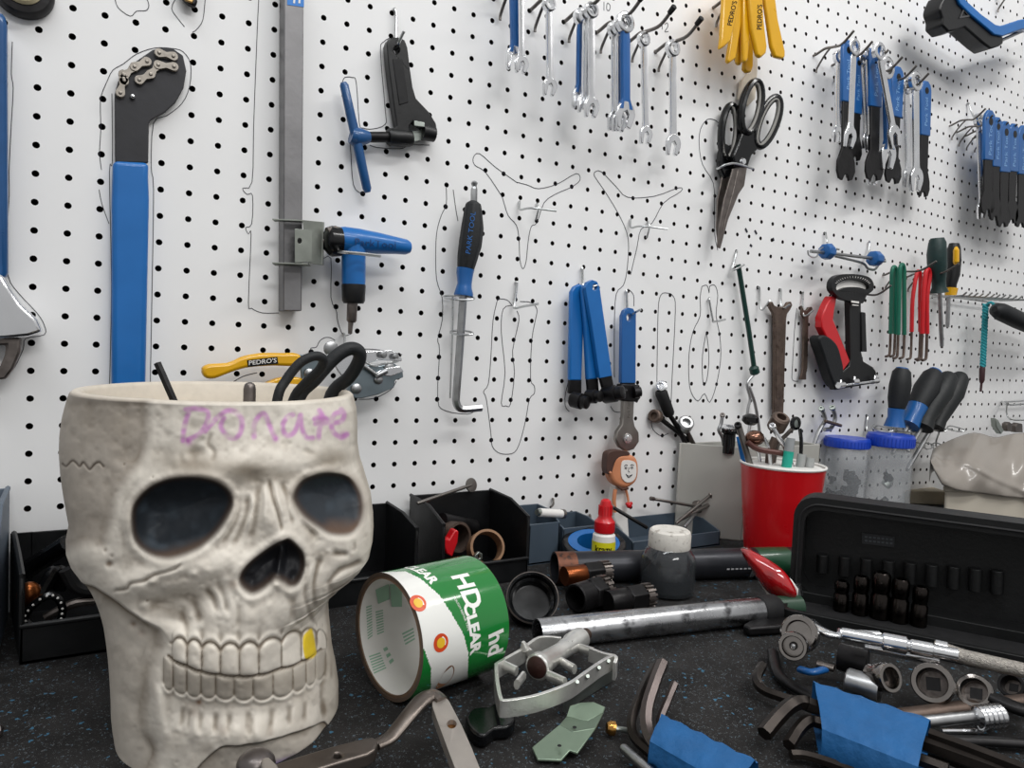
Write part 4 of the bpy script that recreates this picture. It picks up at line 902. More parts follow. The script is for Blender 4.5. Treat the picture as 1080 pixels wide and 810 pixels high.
# double-ended blue-tipped tool on two hooks
t = thing('double_ended_tool', 'thin steel rod tool with a blue knob at each end', 'tool', WP(898, 270, .02))
o = .03
for x, y, r in ((873.7, 265.5, 8.6), (924.3, 273, 8.0)):
    k = mpp(WP(x, y, o)); d = (WP(924, 273, o) - WP(874, 265.5, o)).normalized(); c = WP(x, y, o)
    s_ = -1 if x < 900 else 1
    g = G(); g.tube([c - d * 9 * k * s_ * -1 if 0 else c - d * 8.5 * k, c - d * 7 * k, c + d * 0, c + d * 6 * k, c + d * 9 * k], [4 * k, 8 * k, r * 1.05 * k, 6 * k, 3 * k], 8); g.build('knob', 'blue', t, bevel=.001)
g = G(); k = mpp(WP(898, 269, o)); g.tube([WP(855, 265, o + .003), WP(870, 266.5, o), WP(925, 273, o), WP(933, 275.5, o)], 1.7 * k, 10); g.build('rod', 'steel', t)
g = G(); g.tube(smooth([tuple(WP(*p)) for p in [(880, 270, .018), (905, 276, .018), (912, 279, .02), (915, 283, .022), (922, 284.5, .02), (926, 280, .02)]], 3), 1.4 * k, 8); g.build('lower_rod', 'steel', t)
g = G(); g.tube([WP(*p) for p in smooth([(852, 264, .035), (853, 269, .035), (858, 271.5, .035), (862, 270, .035), (864, 264, .03), (868, 261, .03)], 3)], .8 * k, 6); g.build('safety_wire', 'wire', t)
peg((870.6, 245.3), [(871, 247, .004), (872.5, 256, .008), (872, 262, .014), (879, 262, .03), (885, 263, .034)], 'silver peg hook at the left knob of the double-ended tool', r=.0016)
peg((917, 255.3), [(917, 257, .004), (916, 268, .008), (915, 272, .014), (921, 271.5, .03), (934, 276, .036)], 'silver peg hook at the right knob of the double-ended tool', r=.0016)

# spoke tension meter
t = thing('tension_meter', 'red and black spoke tension meter with curved dial at the top', 'gauge', WP(903, 340, .02))
o = .035
g = G(); wplate(g, [(877.5, 312), (883, 313), (880.5, 326), (879, 337), (885, 351.5), (897, 381), (889, 392), (884, 374), (873, 358), (866.8, 345), (867, 335), (872.5, 321)], o - .002, .014); g.build('red_lever', 'red', t, bevel=.002)
g = G(); wplate(g, smooth([(865, 355), (870, 353.5), (877, 357), (884, 365), (888.5, 380), (890, 392), (886, 409), (880, 405), (874, 390), (869, 374), (864.5, 361)], 3, True), o + .002, .02); g.build('grip', 'grip', t, bevel=.003)
g = G(); wplate(g, [(896.5, 306), (908.5, 308), (908.5, 370), (911, 381), (921, 387), (924.5, 392), (924.5, 404), (881, 411.5), (880, 401), (889, 392), (896, 386), (898, 378)], o, .012); g.build('body', 'black', t, bevel=.002)
g = G(); wplate(g, smooth([(878, 306), (878, 297), (883, 291), (892, 289), (906, 289.5), (917, 292.5), (921.5, 299), (921, 306), (914, 312), (910, 320), (898, 318), (886, 314)], 3, True), o + .006, .010, [smooth([(882, 303), (886, 297.5), (899, 295), (912, 297.5), (916.5, 302), (915, 305.5), (906, 303), (893, 303), (884, 306.5)], 3, True)]); d_ = g.build('dial', 'black', t, bevel=.001)
g = G(); wplate(g, smooth([(882, 303), (886, 297.5), (899, 295), (912, 297.5), (916.5, 302), (915, 305.5), (906, 303), (893, 303), (884, 306.5)], 3, True), o, .001); g.build('dial_face', 'white', d_)
g = G()
for i in range(17):
    w_ = math.radians(200 + 140 * i / 16); x, y = 899.5 + 19.5 * math.cos(w_), 302 + 10.6 * math.sin(w_); x2, y2 = 899.5 + 17.8 * math.cos(w_), 302 + 9 * math.sin(w_)
    g.tube([WP(x, y, o + .0064), WP(x2, y2, o + .0064)], .0004, 4)
g.build('scale_marks', 'white', d_)
g = G(); wplate(g, [(898, 317), (906, 318), (906, 320), (898, 319)], o + .0064, .0004); wplate(g, [(899, 321), (905.5, 321.7), (905.5, 322.6), (899, 322)], o + .0064, .0004); g.build('print', 'white', d_)
g = G(); wplate(g, [(909, 329), (913, 329.5), (914.5, 371), (909, 371)], o + .002, .008); g.build('side_slide', 'black', t, bevel=.001)
g = G(); k = mpp(WP(900, 404, o)); 
for x, y in ((886.5, 406), (901, 402.5), (922.5, 401.5)): g.tube([WP(x - 2.6, y + .3, o + .006), WP(x + 2.8, y - .3, o + .006)], [3.4 * k, 3.4 * k], 12); g.tube([WP(x, y, o + .008), WP(x, y - 5, o + .006)], 1.5 * k, 8)
g.tube([WP(884, 407, o + .006), WP(927, 401.5, o + .006)], 1.3 * k, 8); g.build('roller', 'chrome', t)
t = longhook(893, 314, 'grey hook passing through the tension meter dial', .075, r=.0016, black=False)

# hairpin tools, green and red
def hairpin(tx, ty, x0, x1, ymid, yend, off, colr, label, r=2.2):
    t = thing('hairpin_lever', label, 'lever', WP(tx, ty, off), 'coated wire levers on long hooks')
    k = mpp(WP(tx, ty, off)); g = G()
    pts = smooth([(x0, ymid), (x0 + 1.0, ty + 30), (tx - 2.2, ty + 6), (tx, ty), (tx + 2.2, ty + 6), (x1 - .2, ty + 30), (x1, ymid)], 4)
    g.tube([WP(x, y, off) for x, y in pts], r * k, 10); g.build('coating', colr, t)
    for x in (x0, x1):
        g = G(); g.tube(smooth([tuple(WP(*p)) for p in [(x, ymid - 1, off), (x - .8, yend - 4, off), (x - 2, yend, off + .002), (x - 5, yend + 1, off + .008)]], 3), r * .62 * k, 8); g.build('leg', 'brown', t)
longhook(931, 290, 'grey hook carrying the green hairpin levers', .09, .0018, False)
longhook(955, 292, 'grey hook carrying the red hairpin levers', .09, .0018, False)
hairpin(943, 281.5, 939.3, 944, 352, 375, .03, 'green', 'green hairpin lever, left of the two green ones')
hairpin(951.3, 279, 947.3, 953.8, 353, 377, .045, 'green', 'green hairpin lever, right of the two green ones')
hairpin(968.5, 285.8, 961.5, 970.5, 350, 378, .035, 'red', 'red hairpin lever with splayed legs, left of the two red ones', 2.0)
hairpin(978.3, 284, 972.5, 977.7, 352, 379, .045, 'red', 'red hairpin lever with parallel legs, right of the two red ones', 2.4)

# ---------------------------------------------------------------- screwdrivers
def driver(name_, path, shaft, off, colr, label, cap=None, ferr=None, sr=2.3, ribs=8, tipflat=True):
    """handle: list of (x, y, radius px); shaft: two pixels"""
    t = thing(name_, label, 'screwdriver', WP(path[0][0], path[0][1], off), 'screwdrivers')
    k = mpp(WP(path[1][0], path[1][1], off))
    n_ = len(path); cut0 = 1 if cap else 0; cut1 = n_ - (ferr or 0)
    g = G(); g.tube([WP(x, y, off) for x, y, r in path[:cut1 + (1 if ferr else 0)]], [r * k for x, y, r in path[:cut1 + (1 if ferr else 0)]], 14, flat=.95); h = g.build('handle', colr, t, sharp=50)
    if cap:
        (x, y, r), (x2, y2, r2) = path[0], path[1]; g = G(); g.tube([WP(x - (x2 - x) * .5, y - (y2 - y) * .5, off), WP(x - (x2 - x) * .3, y - (y2 - y) * .3, off), WP(x, y, off)], [r * .6 * k, r * .93 * k, r * .98 * k], 14); g.build('end_cap', cap, t)
    if ferr:
        g = G(); q = path[cut1:]; g.tube([WP(x, y, off) for x, y, r in q], [r * k * 1.01 for x, y, r in q], 16); g.build('ferrule', 'blue', t)
    if shaft:
        g = G(); a, b = [WP(x, y, off) for x, y in shaft]; d = b - a
        g.tube([a, a + d * .88, b], [sr * k, sr * k, sr * k * .9], 10); g.build('shaft', 'steel', t)
        g = G(); g.tube([b - d * .02, b + d * .04], [sr * .9 * k, sr * .6 * k], 4, flat=.5); g.build('tip', 'dsteel', t)
    return t
driver('screwdriver', [(988.5, 251, 6.5), (988.5, 256, 8.8), (988, 268, 10), (988.5, 282, 9.8), (990, 296, 7), (990.3, 303, 7.2), (990.5, 308.5, 9.5)], ((991, 308), (993.3, 365)), .05, mat('dark green rubber', '17302F', .5, 0, .15, 100, bump=.3), 'dark green handled screwdriver standing in the long toothed rack', sr=2.2)
t = driver('screwdriver', [(1006.5, 257, 5), (1006, 262, 6.6), (1006, 275, 7.3), (1005, 290, 7), (1003, 300, 5.6), (1003, 307, 5)], ((1000.5, 312), (999.2, 345)), .035, 'black', 'black and yellow screwdriver beside the dark green one', sr=2)
g = G(); k = mpp(WP(1007, 270, .04)); g.tube([WP(1008.5, 261, .035 + 4.5 * k), WP(1008.5, 264, .035 + 5.6 * k), WP(1008.3, 276, .035 + 5.8 * k), WP(1007.6, 279, .035 + 4.8 * k)], [1.6 * k, 3 * k, 3 * k, 1.6 * k], 10, flat=1.); g.build('yellow_inlay', 'yellow', t.children[0])
g = G(); g.tube([WP(1003.5, 304, .036), WP(1002.5, 312, .036)], [6.5 * k, 5.5 * k], 12); g.build('yellow_collar', 'yellow', t)
t = thing('toothed_rack', 'long chrome tool rack with thin prongs holding two screwdrivers', 'rack', WP(1015, 318, .01))
g = G(); g.box((WP(981, 312, .01) + WP(1058, 319, .01)) / 2, ((WP(1058, 319, .01) - WP(981, 312, .01)).length, .002, .003)); g.build('rail', 'steel', t, bevel=.0005)
for i in range(13):
    x = 983 + i * 5.9; g = G(); a = WP(x, 313 + i * .35, .01); g.tube([a, a + V((0, -.055, 0)), a + V((0, -.062, .006))], .0016, 8); g.build('prong', 'wire', t)
# teal braided cord
t = thing('braided_cord', 'teal braided cord with a dark pin hanging from the toothed rack', 'cord', WP(1038, 330, .03))
g = G(); k = mpp(WP(1038, 350, .04))
for ph in (0, 2.09, 4.19):
    pts = []
    for i in range(90): q = i / 89; w_ = q * 44 + ph; p = WP(1039.5 - 3 * q, 321 + q * 66, .04); pts.append(p + V((math.cos(w_) * 1.9 * k, math.sin(w_) * 1.9 * k, 0)))
    g.tube(pts, 1.25 * k, 6)
g.tube([WP(*p) for p in smooth([(1039, 323, .04), (1045, 319, .05), (1050, 324, .055), (1055, 330, .06), (1052, 333, .06)], 4)], 1.5 * k, 6); g.build('cord', 'teal', t)
g = G(); g.tube([WP(1036.3, 386, .04), WP(1036, 389, .04), WP(1035.5, 401, .04), WP(1035.2, 404, .04)], [2 * k, 2.9 * k, 2.7 * k, 1.6 * k], 12); g.tube([WP(1035.2, 403, .04), WP(1034.3, 413, .04)], 1.2 * k, 8); g.build('pin', mat('dark red brown', '3A2024', .5), t)
t = thing('black_handle_tool', 'black round handle pointing left, cut by the right edge', 'tool', WP(1060, 333, .05))
g = G(); k = mpp(WP(1065, 335, .06)); g.tube([WP(*p) for p in [(1049, 326, .07), (1051, 327, .07), (1056, 329, .07), (1075, 338, .06), (1100, 350, .05)]], [3 * k, 7 * k, 9 * k, 9.5 * k, 8 * k], 16); g.build('grip', 'grip', t)
g = G(); g.tube([WP(1100, 350, .05), WP(1130, 362, .03)], [3 * k, 3 * k], 8); g.build('shaft', 'dsteel', t)

# lower rack of big screwdrivers
driver('screwdriver', [(951.5, 389, 6.5), (951, 392, 9.3), (949.5, 406, 11.2), (947.5, 420, 10.8), (945.5, 431, 8.3), (944.5, 440, 7.6), (943.5, 450, 10.5)], None, .05, 'grip', 'blue-ended black screwdriver handle, leftmost in the wire rack', cap='blue', ferr=3)
driver('screwdriver', [(986, 392.5, 7), (984, 396, 10.3), (977, 411, 13), (968, 428, 10), (964, 437, 8.8), (958, 449, 10.5)], ((957, 450), (941, 478)), .055, 'grip', 'blue-ended black screwdriver handle, second from the left in the wire rack', cap='blue', ferr=3)
driver('screwdriver', [(1002, 396, 7), (1000, 399, 10), (992, 413, 12.5), (981, 431, 10.5), (977, 440, 9), (972, 451, 11.5)], ((971, 452), (957.5, 476)), .065, mat('dark rubber', '15191B', .55, 0, .2, 100, bump=.3), 'all-black screwdriver handle, third from the left in the wire rack')
driver('screwdriver', [(1014, 396, 6.5), (1012, 399, 9.5), (1005, 414, 11.5), (995, 432, 9.5), (990, 442, 8), (986, 451, 9)], ((981, 454), (957, 495)), .05, mat('dark rubber', '15191B', .55, 0, .2, 100, bump=.3), 'all-black screwdriver handle leaning furthest right in the wire rack')
t = thing('wire_rack', 'silver wire rack under the four big screwdriver handles', 'rack', WP(960, 455, .03))
g = G(); 
def wl_(pts, r=.0016): g.tube([WP(*p) for p in smooth(pts, 3)], r, 8)
wl_([(914, 437.5, -.002), (915, 440, .004), (914, 452, .006), (917, 455, .012), (940, 455, .03), (1000, 452, .03)]); wl_([(922, 448, .02), (921, 452, .045), (935, 456, .06), (960, 455.5, .06), (1002, 452.5, .05)]); 
for x in range(5): a = 922 + x * 19; wl_([(a, 452, .02), (a + 4, 449, .03), (a + 16, 452, .05), (a + 20, 454, .06), (a + 12, 455, .05), (a, 452, .02)], .0012)
for x in range(4): a = 955 + x * 9; wl_([(a, 470, .02), (a + 4, 467, .03), (a + 12, 470, .045), (a + 5, 474, .045), (a, 470, .02)], .0012)
wl_([(962, 454, .04), (958, 470, .03), (957, 474, .02)]); wl_([(992, 452, .03), (987, 470, .02), (1000, 474, .03)])
g.build('wire', 'wire', t)
# far right wire shelf with grey clips
t = thing('wire_shelf', 'thin wire shelf on the board at the right edge', 'rack', WP(1070, 428, .02))
g = G(); wl_([(1057, 423, -.002), (1058, 424, .01), (1066, 427, .05), (1100, 424, .05)]); wl_([(1058, 424, .01), (1075, 423, .012), (1100, 421, .012)]); wl_([(1062, 425, .03), (1062, 438, .03), (1070, 443, .05), (1100, 442, .05)]); g.build('wire', 'wire', t)
for i, (p, lb) in enumerate([([(1050, 441), (1053, 443), (1059, 454), (1056, 458), (1051, 450)], 'pointed grey clip, leftmost behind the plastic-covered tub'), ([(1062, 447), (1065, 445), (1067.5, 447), (1067.5, 455), (1062, 455)], 'rounded grey clip next to the pointed one'), ([(1071, 449), (1074, 446), (1078.5, 447), (1079, 456), (1071, 456)], 'dark rounded clip at the right edge above the tub')]):
    g = G(); wplate(g, p, .05, .01); solo(g, 'clip', 'dsteel' if i else 'zinc', lb, 'clip', bevel=.001)

# ---------------------------------------------------------------- cone wrench clusters
GC = 'wrenches on the row of plain hooks'
for i, (x, y) in enumerate([(915, 35), (936, 46), (954, 54.6), (970, 62), (986, 71), (1000, 79)]):
    hx = 95 + (x - 95) / 1.075; hy = 346 + (y - 346) / 1.075 + 2
    longhook(hx, hy, 'plain grey hook, %s in the row of six' % ['first', 'second', 'third', 'fourth', 'fifth', 'last'][i], .066, .002, False)
flatwrench((903, 60), (900, 170), .55, .025, 10, 13, 'thin wrench with blue handle half hidden behind the first chrome one', GC)
flatwrench((892, 45), (890, 191), .43, .045, 12, 19, 'wide thin wrench with blue handle and black fork, leftmost of the cluster', GC)
wrench((884, 60), (883, 152), .03, 5, 'slim chrome wrench hidden behind the leftmost blue handle', group=GC)
wrench((900, 50), (895.5, 158), .05, 6.5, 'chrome wrench with black-filled ring right of the leftmost blue handle', group=GC)
wrench((909, 62), (915, 158), .03, 5, 'slim slanting chrome wrench, left one of the crossed pair', group=GC)
wrench((914, 57), (918.5, 160), .036, 5, 'slim slanting chrome wrench, right one of the crossed pair', group=GC)
flatwrench((921.5, 51.5), (920, 191), .44, .04, 12.5, 19, 'thin wrench with blue handle and broad black blade in the cluster centre', GC)
wrench((921, 64), (921, 197), .034, 6.6, 'chrome wrench whose jaws show below the centre black blade', group=GC)
flatwrench((945, 73), (939.5, 194), .42, .03, 12, 17, 'thin wrench with blue handle behind the slanting chrome wrench', GC)
wrench((935, 72), (937, 181), .045, 8, 'blue-sleeved wrench with chrome jaws behind the slanting one', 'blue', group=GC)
wrench((926.5, 54.5), (945.5, 157), .058, 6.6, 'chrome wrench slanting down to the right across the blue handles', group=GC)
wrench((956, 91.5), (958, 199), .03, 5.6, 'slim chrome wrench, left one of the right pair', group=GC)
flatwrench((974.5, 88), (971.5, 208), .46, .03, 10.5, 13, 'thin wrench with blue handle, rightmost of the cluster', GC)
wrench((965.5, 86), (966.5, 204), .045, 6.8, 'chrome wrench with bright jaws left of the rightmost blue handle', group=GC)

GD = 'blue and black flat wrenches at the right edge'
for i, (x, y, y2, wl2) in enumerate([(1041.5, 119, 226, 11.5), (1049.5, 126, 233, 9.5), (1058, 130.5, 240, 11), (1067, 133, 236, 10.5), (1077, 135, 240, 11), (1086, 138, 242, 11)]):
    flatwrench((x, y), (x - 2.5, y2), .47, .05 + .0 * i, wl2, wl2 * 1.25, ['blue-handled flat wrench, first from the left in the row at the right edge', 'narrow blue-handled flat wrench, second in the row at the right edge', 'blue-handled flat wrench, third in the row at the right edge', 'blue-handled flat wrench, fourth in the row at the right edge', 'blue-handled flat wrench, fifth in the row, beside the right edge', 'blue-handled flat wrench cut by the right edge'][i], GD, th=.004)
    if i < 5: longhook(95 + (x + 5 - 95) / 1.05, 346 + (y + 3 - 346) / 1.05 , 'plain hook end above the %s flat wrench of the right edge row' % ['first', 'second', 'third', 'fourth', 'fifth'][i], .06, .0017, False)
wrench((1032, 127), (1035.5, 232), .03, 4.6, 'slim chrome wrench hanging left of the blue and black row', group=GD)
peg((1021, 109), [(1022, 110, .004), (1025, 119, .01), (1029, 126, .02), (1036, 126, .04), (1042, 124, .06)], 'thin wire hook left of the blue and black row', r=.0016)

# ---------------------------------------------------------------- blue and black tool, top right corner
t = thing('lockring_tool', 'large blue and black angled tool in the top right corner', 'tool', WP(1040, 25, .04))
o = .085
g = G(); wplate(g, [(992.5, 4), (997, -6), (1010, -10), (1016, 6), (1023, 14), (1035, 24), (1048.5, 36), (1058.5, 38.5), (1058.5, 46), (1055, 48.5), (1045.5, 51.5), (1038, 46), (1018, 28.5), (1010, 31.5), (1001, 33.5), (994, 26.5), (994.5, 19), (991.5, 10)], o - .004, .03); b_ = g.build('black_arm', 'black', t, bevel=.003)
g = G(); wplate(g, [(1006, -12), (1014, -12), (1019, 0), (1035.3, 14.8), (1044, 21), (1050, 25.5), (1055.5, 27), (1064, 24.7), (1075, 20.8), (1110, 14), (1110, 27), (1080, 30.6), (1069, 34), (1058, 38.3), (1049, 36.5), (1041, 29.6), (1023.5, 15), (1012.6, 4)], o, .034); g.build('blue_arm', 'blue2', t, bevel=.002)
g = G(); g.prism([WP(x, y, o - .0035) for x, y in [(1011.5, 19.5), (1016, 9), (1023, 17.5)]], (0, -.001, 0), [[WP(x, y, o - .0035) for x, y in [(1013.5, 17.5), (1016.2, 11.5), (1020.5, 16.3)]]]); g.build('moulded_triangle', mat('grey print', '4A4A4C', .6), b_)
g = G(); g.tube([WP(1054, 43.5, .06), WP(1080, 32, .06), (WP(1110, 20, .06))], .003, 10); g.build('steel_rod', 'steel', t)
longhook(1050, -2, 'grey hook supporting the blue and black tool in the top right corner', .07, .002, False)

# ---------------------------------------------------------------- yellow-handled cable cutters
t = thing('cable_cutter', 'yellow-handled cable cutters with grey steel linkage head lying across hooks', 'pliers', WP(320, 395, .02))
o = .026
g = G(); wplate(g, smooth([(213.3, 391), (214.5, 387), (222, 384), (240, 383), (250, 379), (258, 375.6), (275.6, 372.5), (300, 372.5), (316.7, 373.5), (317.3, 385.6), (289, 385.8), (260, 388), (240, 394.4), (227, 399.4), (218, 399), (214, 395)], 2, True), o + .006, .012); h = g.build('handle', 'yellow', t, bevel=.004, seg=3)
g = G(); wplate(g, [(260.5, 379.8), (292.5, 376.3), (293.5, 383.6), (261.5, 387)], o + .0064, .0006); lb = g.build('name_plate', 'gloss', h)
g = G(); g.text("PEDRO'S", lambda x, y: WP(277 + x, 381.6 - y - x * .1, o + .0068), 6.6, bold=.04, sx=1.18); g.build('lettering', 'white', lb)
g = G(); wplate(g, smooth([(277, 408), (283, 403), (295, 398.5), (305, 398), (320, 399), (318, 407), (305, 407), (290, 411)], 2, True), o + .002, .012); g.build('handle', 'yellow', t, bevel=.003)
lk = mat('grey zinc linkage', '8A969C', .32, 1., .12, 50)
g = G(); wplate(g, [(316, 374), (330, 373.5), (345, 376), (352, 383), (340, 392), (325, 398), (318, 399), (317, 385)], o + .003, .004); wplate(g, [(364, 415.5), (380, 384), (400, 386), (415, 383), (424.4, 389), (425.6, 398), (417, 401), (415.6, 409), (398, 416.5), (382, 420), (375.6, 420)], o + .004, .004); g.build('side_plate', lk, t, bevel=.0008)
g = G(); wplate(g, [(350, 381), (378, 371), (413, 369), (424, 377.8), (424, 381), (400, 380), (385, 384), (368, 400), (360, 396)], o, .005); wplate(g, [(394, 394), (408, 388), (422, 386), (426, 392), (412, 397)], o + .009, .003); g.build('jaw', 'chrome', t, bevel=.0008)
for x, y, r in [(348.9, 367.8, 8), (375.6, 410, 5.6), (399, 400.5, 4.8), (410.5, 387.5, 6.2), (325.6, 393.3, 5), (346.5, 377, 4.2), (404, 374, 4), (417, 376, 3.5)]:
    g = G(); c = WP(x, y, o + .0045); k = mpp(c); g.lathe([(r * k, 0), (r * k, .002), (r * .6 * k, .0035), (0, .0038)], c, (0, -1, 0), 6 if r == 6.2 else 18); g.build('bolt', 'steel', t, bevel=.0004)
for q in ([(384, 386), (398, 396), 2.3], [(396, 397), (408, 391), 3]):
    g = G(); g.tube([WP(*q[0], o + .008), WP(*q[1], o + .009)], q[2] * mpp(WP(390, 390, o)), 12); g.build('barrel', 'steel', t)
g = G(); g.tube([WP(*p) for p in smooth([(384, 381, o + .006), (394, 386, o + .009), (404, 384, o + .009), (420, 381, o + .006)], 3)], .0012, 6); g.build('spring', 'wire', t)
peg((362.5, 352), [(363, 354, .004), (364, 366, .006), (363.5, 371, .012), (368, 368, .03)], 'short peg hook above the steel head of the cable cutters', r=.0015)
# ---------------------------------------------------------------- storage bins against the board
slate = mat('slate blue plastic', '434F5B', .45, 0, .1, 30)
greybin = mat('grey blue plastic', '5B6673', .5, 0, .1, 30)
def at_y(px, py, y): return WP(px, py, -y)
def bin_(x0, x1, yf, yb, hb, hs_, hf, m, label, th=.0026, lip=True, group='storage bins along the board', slope=.55, skew=0.):
    t = thing('storage_bin', label, 'bin', ((x0 + x1) / 2, (yf + yb) / 2, 0), group)
    g = G(); g.box(((x0 + x1) / 2, (yf + yb) / 2, th / 2), (x1 - x0, yb - yf, th)); g.build('base', m, t)
    g = G(); g.box(((x0 + x1) / 2, yb - th / 2, hb / 2), (x1 - x0, th, hb)); g.build('back_wall', m, t, bevel=.0006)
    yk = yf + (yb - yf) * (1 - slope)
    for x in (x0, x1 - th):
        sk_ = skew if x == x0 else 0.
        if sk_: g = G(); g.box((x0 + sk_ / 2, yb - th / 2, hb / 2), (-sk_ + th, th, hb)); g.build('back_wall', m, t)
        g = G(); g.prism([(x + sk_, yb, 0), (x + sk_, yb, hb), (x + sk_ * (1 - slope), yk, hb * .985), (x, yf + .002, hs_), (x, yf, hs_ - .003), (x, yf, 0)], (th, 0, 0)); g.build('side_wall', m, t, bevel=.0006)
        if lip: g = G(); g.tube([(x + th / 2 + sk_, yb, hb), (x + th / 2 + sk_ * (1 - slope), yk, hb * .985), (x + th / 2, yf + .002, hs_), (x + th / 2, yf + .0005, hf)], .0022, 6); g.build('rim', m, t)
    g = G(); g.box(((x0 + x1) / 2, yf + th / 2, hf / 2), (x1 - x0, th, hf))
    if lip: g.tube([(x0, yf, hf), (x1, yf, hf)], .0024, 6)
    g.build('front_wall', m, t, bevel=.0006)
    return t
yf = BP(20, 702).y; x0 = BP(20, 702).x
bin_(x0, x0 + .13, yf, -.012, WP(30, 561, .012).z, at_y(9, 609, yf).z, at_y(30, 660, yf).z, 'black', 'black storage bin full of dark rings at the far left, half behind the skull', skew=WP(13, 565, .012).x - x0)
LB = (x0, yf)
yB = -.105
xB0, xB1 = at_y(466, 590, yB).x, at_y(557, 590, yB).x
hbB, hsB, hfB = WP(450, 521, .012).z, at_y(548, 546, yB).z, at_y(530, 592, yB).z
bin_(xB0, xB1, yB, -.012, hbB, hsB, hfB, 'black', 'black storage bin with red cutter and brown rings behind the tape roll')
xA1 = at_y(441, 570, yB).x
bin_(xA1 - .12, xA1, yB, -.016, hbB * .93, hsB * .98, hfB, 'black', 'empty black storage bin half hidden behind the skull, left of the tape roll')
FL, FR = BP(558.7, 599), BP(589, 590)
yc = (FL.y + FR.y) / 2
bin_(at_y(557.5, 570, yc).x, at_y(590, 570, yc).x, yc, -.008, WP(572, 531, .01).z, at_y(575, 551, yc).z, at_y(575, 551, yc).z - .001, slate, 'slate blue storage bin right of the black bin with a white tube on it', lip=False)
bin_(at_y(594, 560, -.06).x, at_y(632, 560, -.06).x, -.06, -.008, WP(605, 539.5, .01).z, at_y(600, 556, -.06).z, at_y(600, 557, -.06).z, slate, 'slate blue storage bin behind the glue bottle', lip=False)
yE = BP(745, 577).y
bin_(at_y(668, 560, yE).x, at_y(760, 560, yE).x, yE, -.008, WP(690, 543, .01).z, at_y(745, 561, yE).z, at_y(745, 562, yE).z, slate, 'slate blue storage bin holding thin metal spoke tools, below the toy figurine', lip=False)
x1 = WP(5, 600, .05).x
bin_(x1 - .10, x1, -.13, -.012, WP(2, 515, .012).z, .06, .045, greybin, 'grey blue storage bin cut by the left edge')

def onb(a, b, r, seg=24, m='steel'): return a + V((0, 0, r)), b + V((0, 0, r))
def ringz(c, r, t_, ax=(0, 0, 1), seg=28):
    g = G(); g.lathe([(r, -t_), (r, t_), (r - t_ * 1.2, t_), (r - t_ * 1.2, -t_)], c, ax, seg, close=True); return g

# things in the left bin
def dparc(pts, r, seg=10, flat=1.): 
    g = G(); P = smooth([tuple(p) for p in pts], 4); g.tube(P, r, seg, flat=flat); return g
yb_ = LB[1] + .05
Q = lambda x, y, yy: at_y(x, y, yy)
solo(dparc([Q(24, 606, -.05), Q(36, 596, -.05), Q(55, 584, -.06), Q(72, 573, -.07)], .008), 'rubber_tube', 'gloss', 'glossy black tube rising to the right in the left bin', 'tube')
solo(dparc([Q(40, 632, -.09), Q(50, 614, -.085), Q(58, 602, -.08), Q(66, 606, -.075), Q(62, 622, -.075)], .0055), 'rubber_tube', 'gloss', 'bent dark tube standing in the middle of the left bin', 'tube')
solo(dparc([Q(70, 600, -.09), Q(80, 618, -.09), Q(96, 622, -.09), Q(110, 614, -.09)], .006), 'rubber_tube', 'matte', 'dark tube disappearing behind the skull in the left bin', 'tube')
g = G(); c = Q(31, 627, -.09); g.ball(c, .009, 16, (1, .8, 1.2)); solo(g, 'copper_cap', mat('copper', '8A4F2A', .3, .9), 'dull copper cap in the left bin', 'cap')
t = thing('beaded_ring', 'dark ring with small bright beads in the left bin', 'ring', Q(45, 650, -.1))
pts = [Q(x, y, -.105) for x, y in smooth([(27, 655), (28, 647), (35, 638), (46, 630), (56, 628), (63, 633), (66, 642), (65, 650), (62, 658), (45, 668)], 3, True)]
g = G(); g.tube(pts, .0032, 8, closed=True); g.build('ring', 'gloss', t)
g = G(); [g.ball(p + V((0, -.003, .001)), .0011, 6) for p in pts[::2]]; g.build('beads', 'white', t)
solo(dparc([Q(48, 652, -.09), Q(60, 645, -.09), Q(80, 636, -.09), Q(100, 634, -.09)], .004), 'steel_pin', 'dsteel', 'dull steel pin lying across the left bin', 'pin')

# things in the black bin behind the tape
z = .02
c = Q(480, 566, -.06); R_ = 16 * mpp(c); g = G(); g.lathe([(R_, -.012), (R_, .008), (R_ - .003, .008), (R_ - .003, -.012)], c, (.25, -1, .15), 26, close=True); solo(g, 'brown_ring', 'brown', 'dark brown ring standing behind the red cutter in the black bin', 'ring')
c = Q(512, 578, -.08); R_ = 18.5 * mpp(c); g = G(); g.lathe([(R_, -.012), (R_, .010), (R_ - .0028, .0105), (R_ - .003, -.012)], c, (-.25, -1, .45), 30, close=True); solo(g, 'cardboard_ring', mat('tan cardboard', '8A6A50', .75, 0, .12), 'tan cardboard ring at the front of the black bin', 'ring')
t = thing('pipe_cutter', 'small red pipe cutter in the black bin behind the tape roll', 'tool', Q(475, 585, -.08))
g = G(); g.prism([Q(x, y, -.085) for x, y in [(467, 556), (470, 568), (474, 569), (480, 559), (484, 560), (483, 572), (477, 588), (471, 584), (467, 572)]], (0, .012, 0)); g.build('body', 'red', t, bevel=.0015)
g = G(); g.prism([Q(x, y, -.04) for x, y in [(450, 549), (466, 545.5), (470, 549), (452, 553)]], (0, .012, 0)); g.build('knob', 'red', t, bevel=.0015)
g = G(); g.tube([Q(466, 549, -.045), Q(500, 556, -.03)], .009, 14); g.build('barrel', 'blued', t)
g = G(); g.prism([Q(x, y, -.095) for x, y in [(501, 586), (505, 582), (509, 584), (509, 589), (503, 597), (499, 594)]], (0, .004, 0), [[Q(x, y, -.095) for x, y in circ(505.5, 587, 1.5, 2.2, 8)]]); solo(g, 'clevis', 'zinc', 'small silver clevis leaning in the tan ring', 'clevis', bevel=.0005)
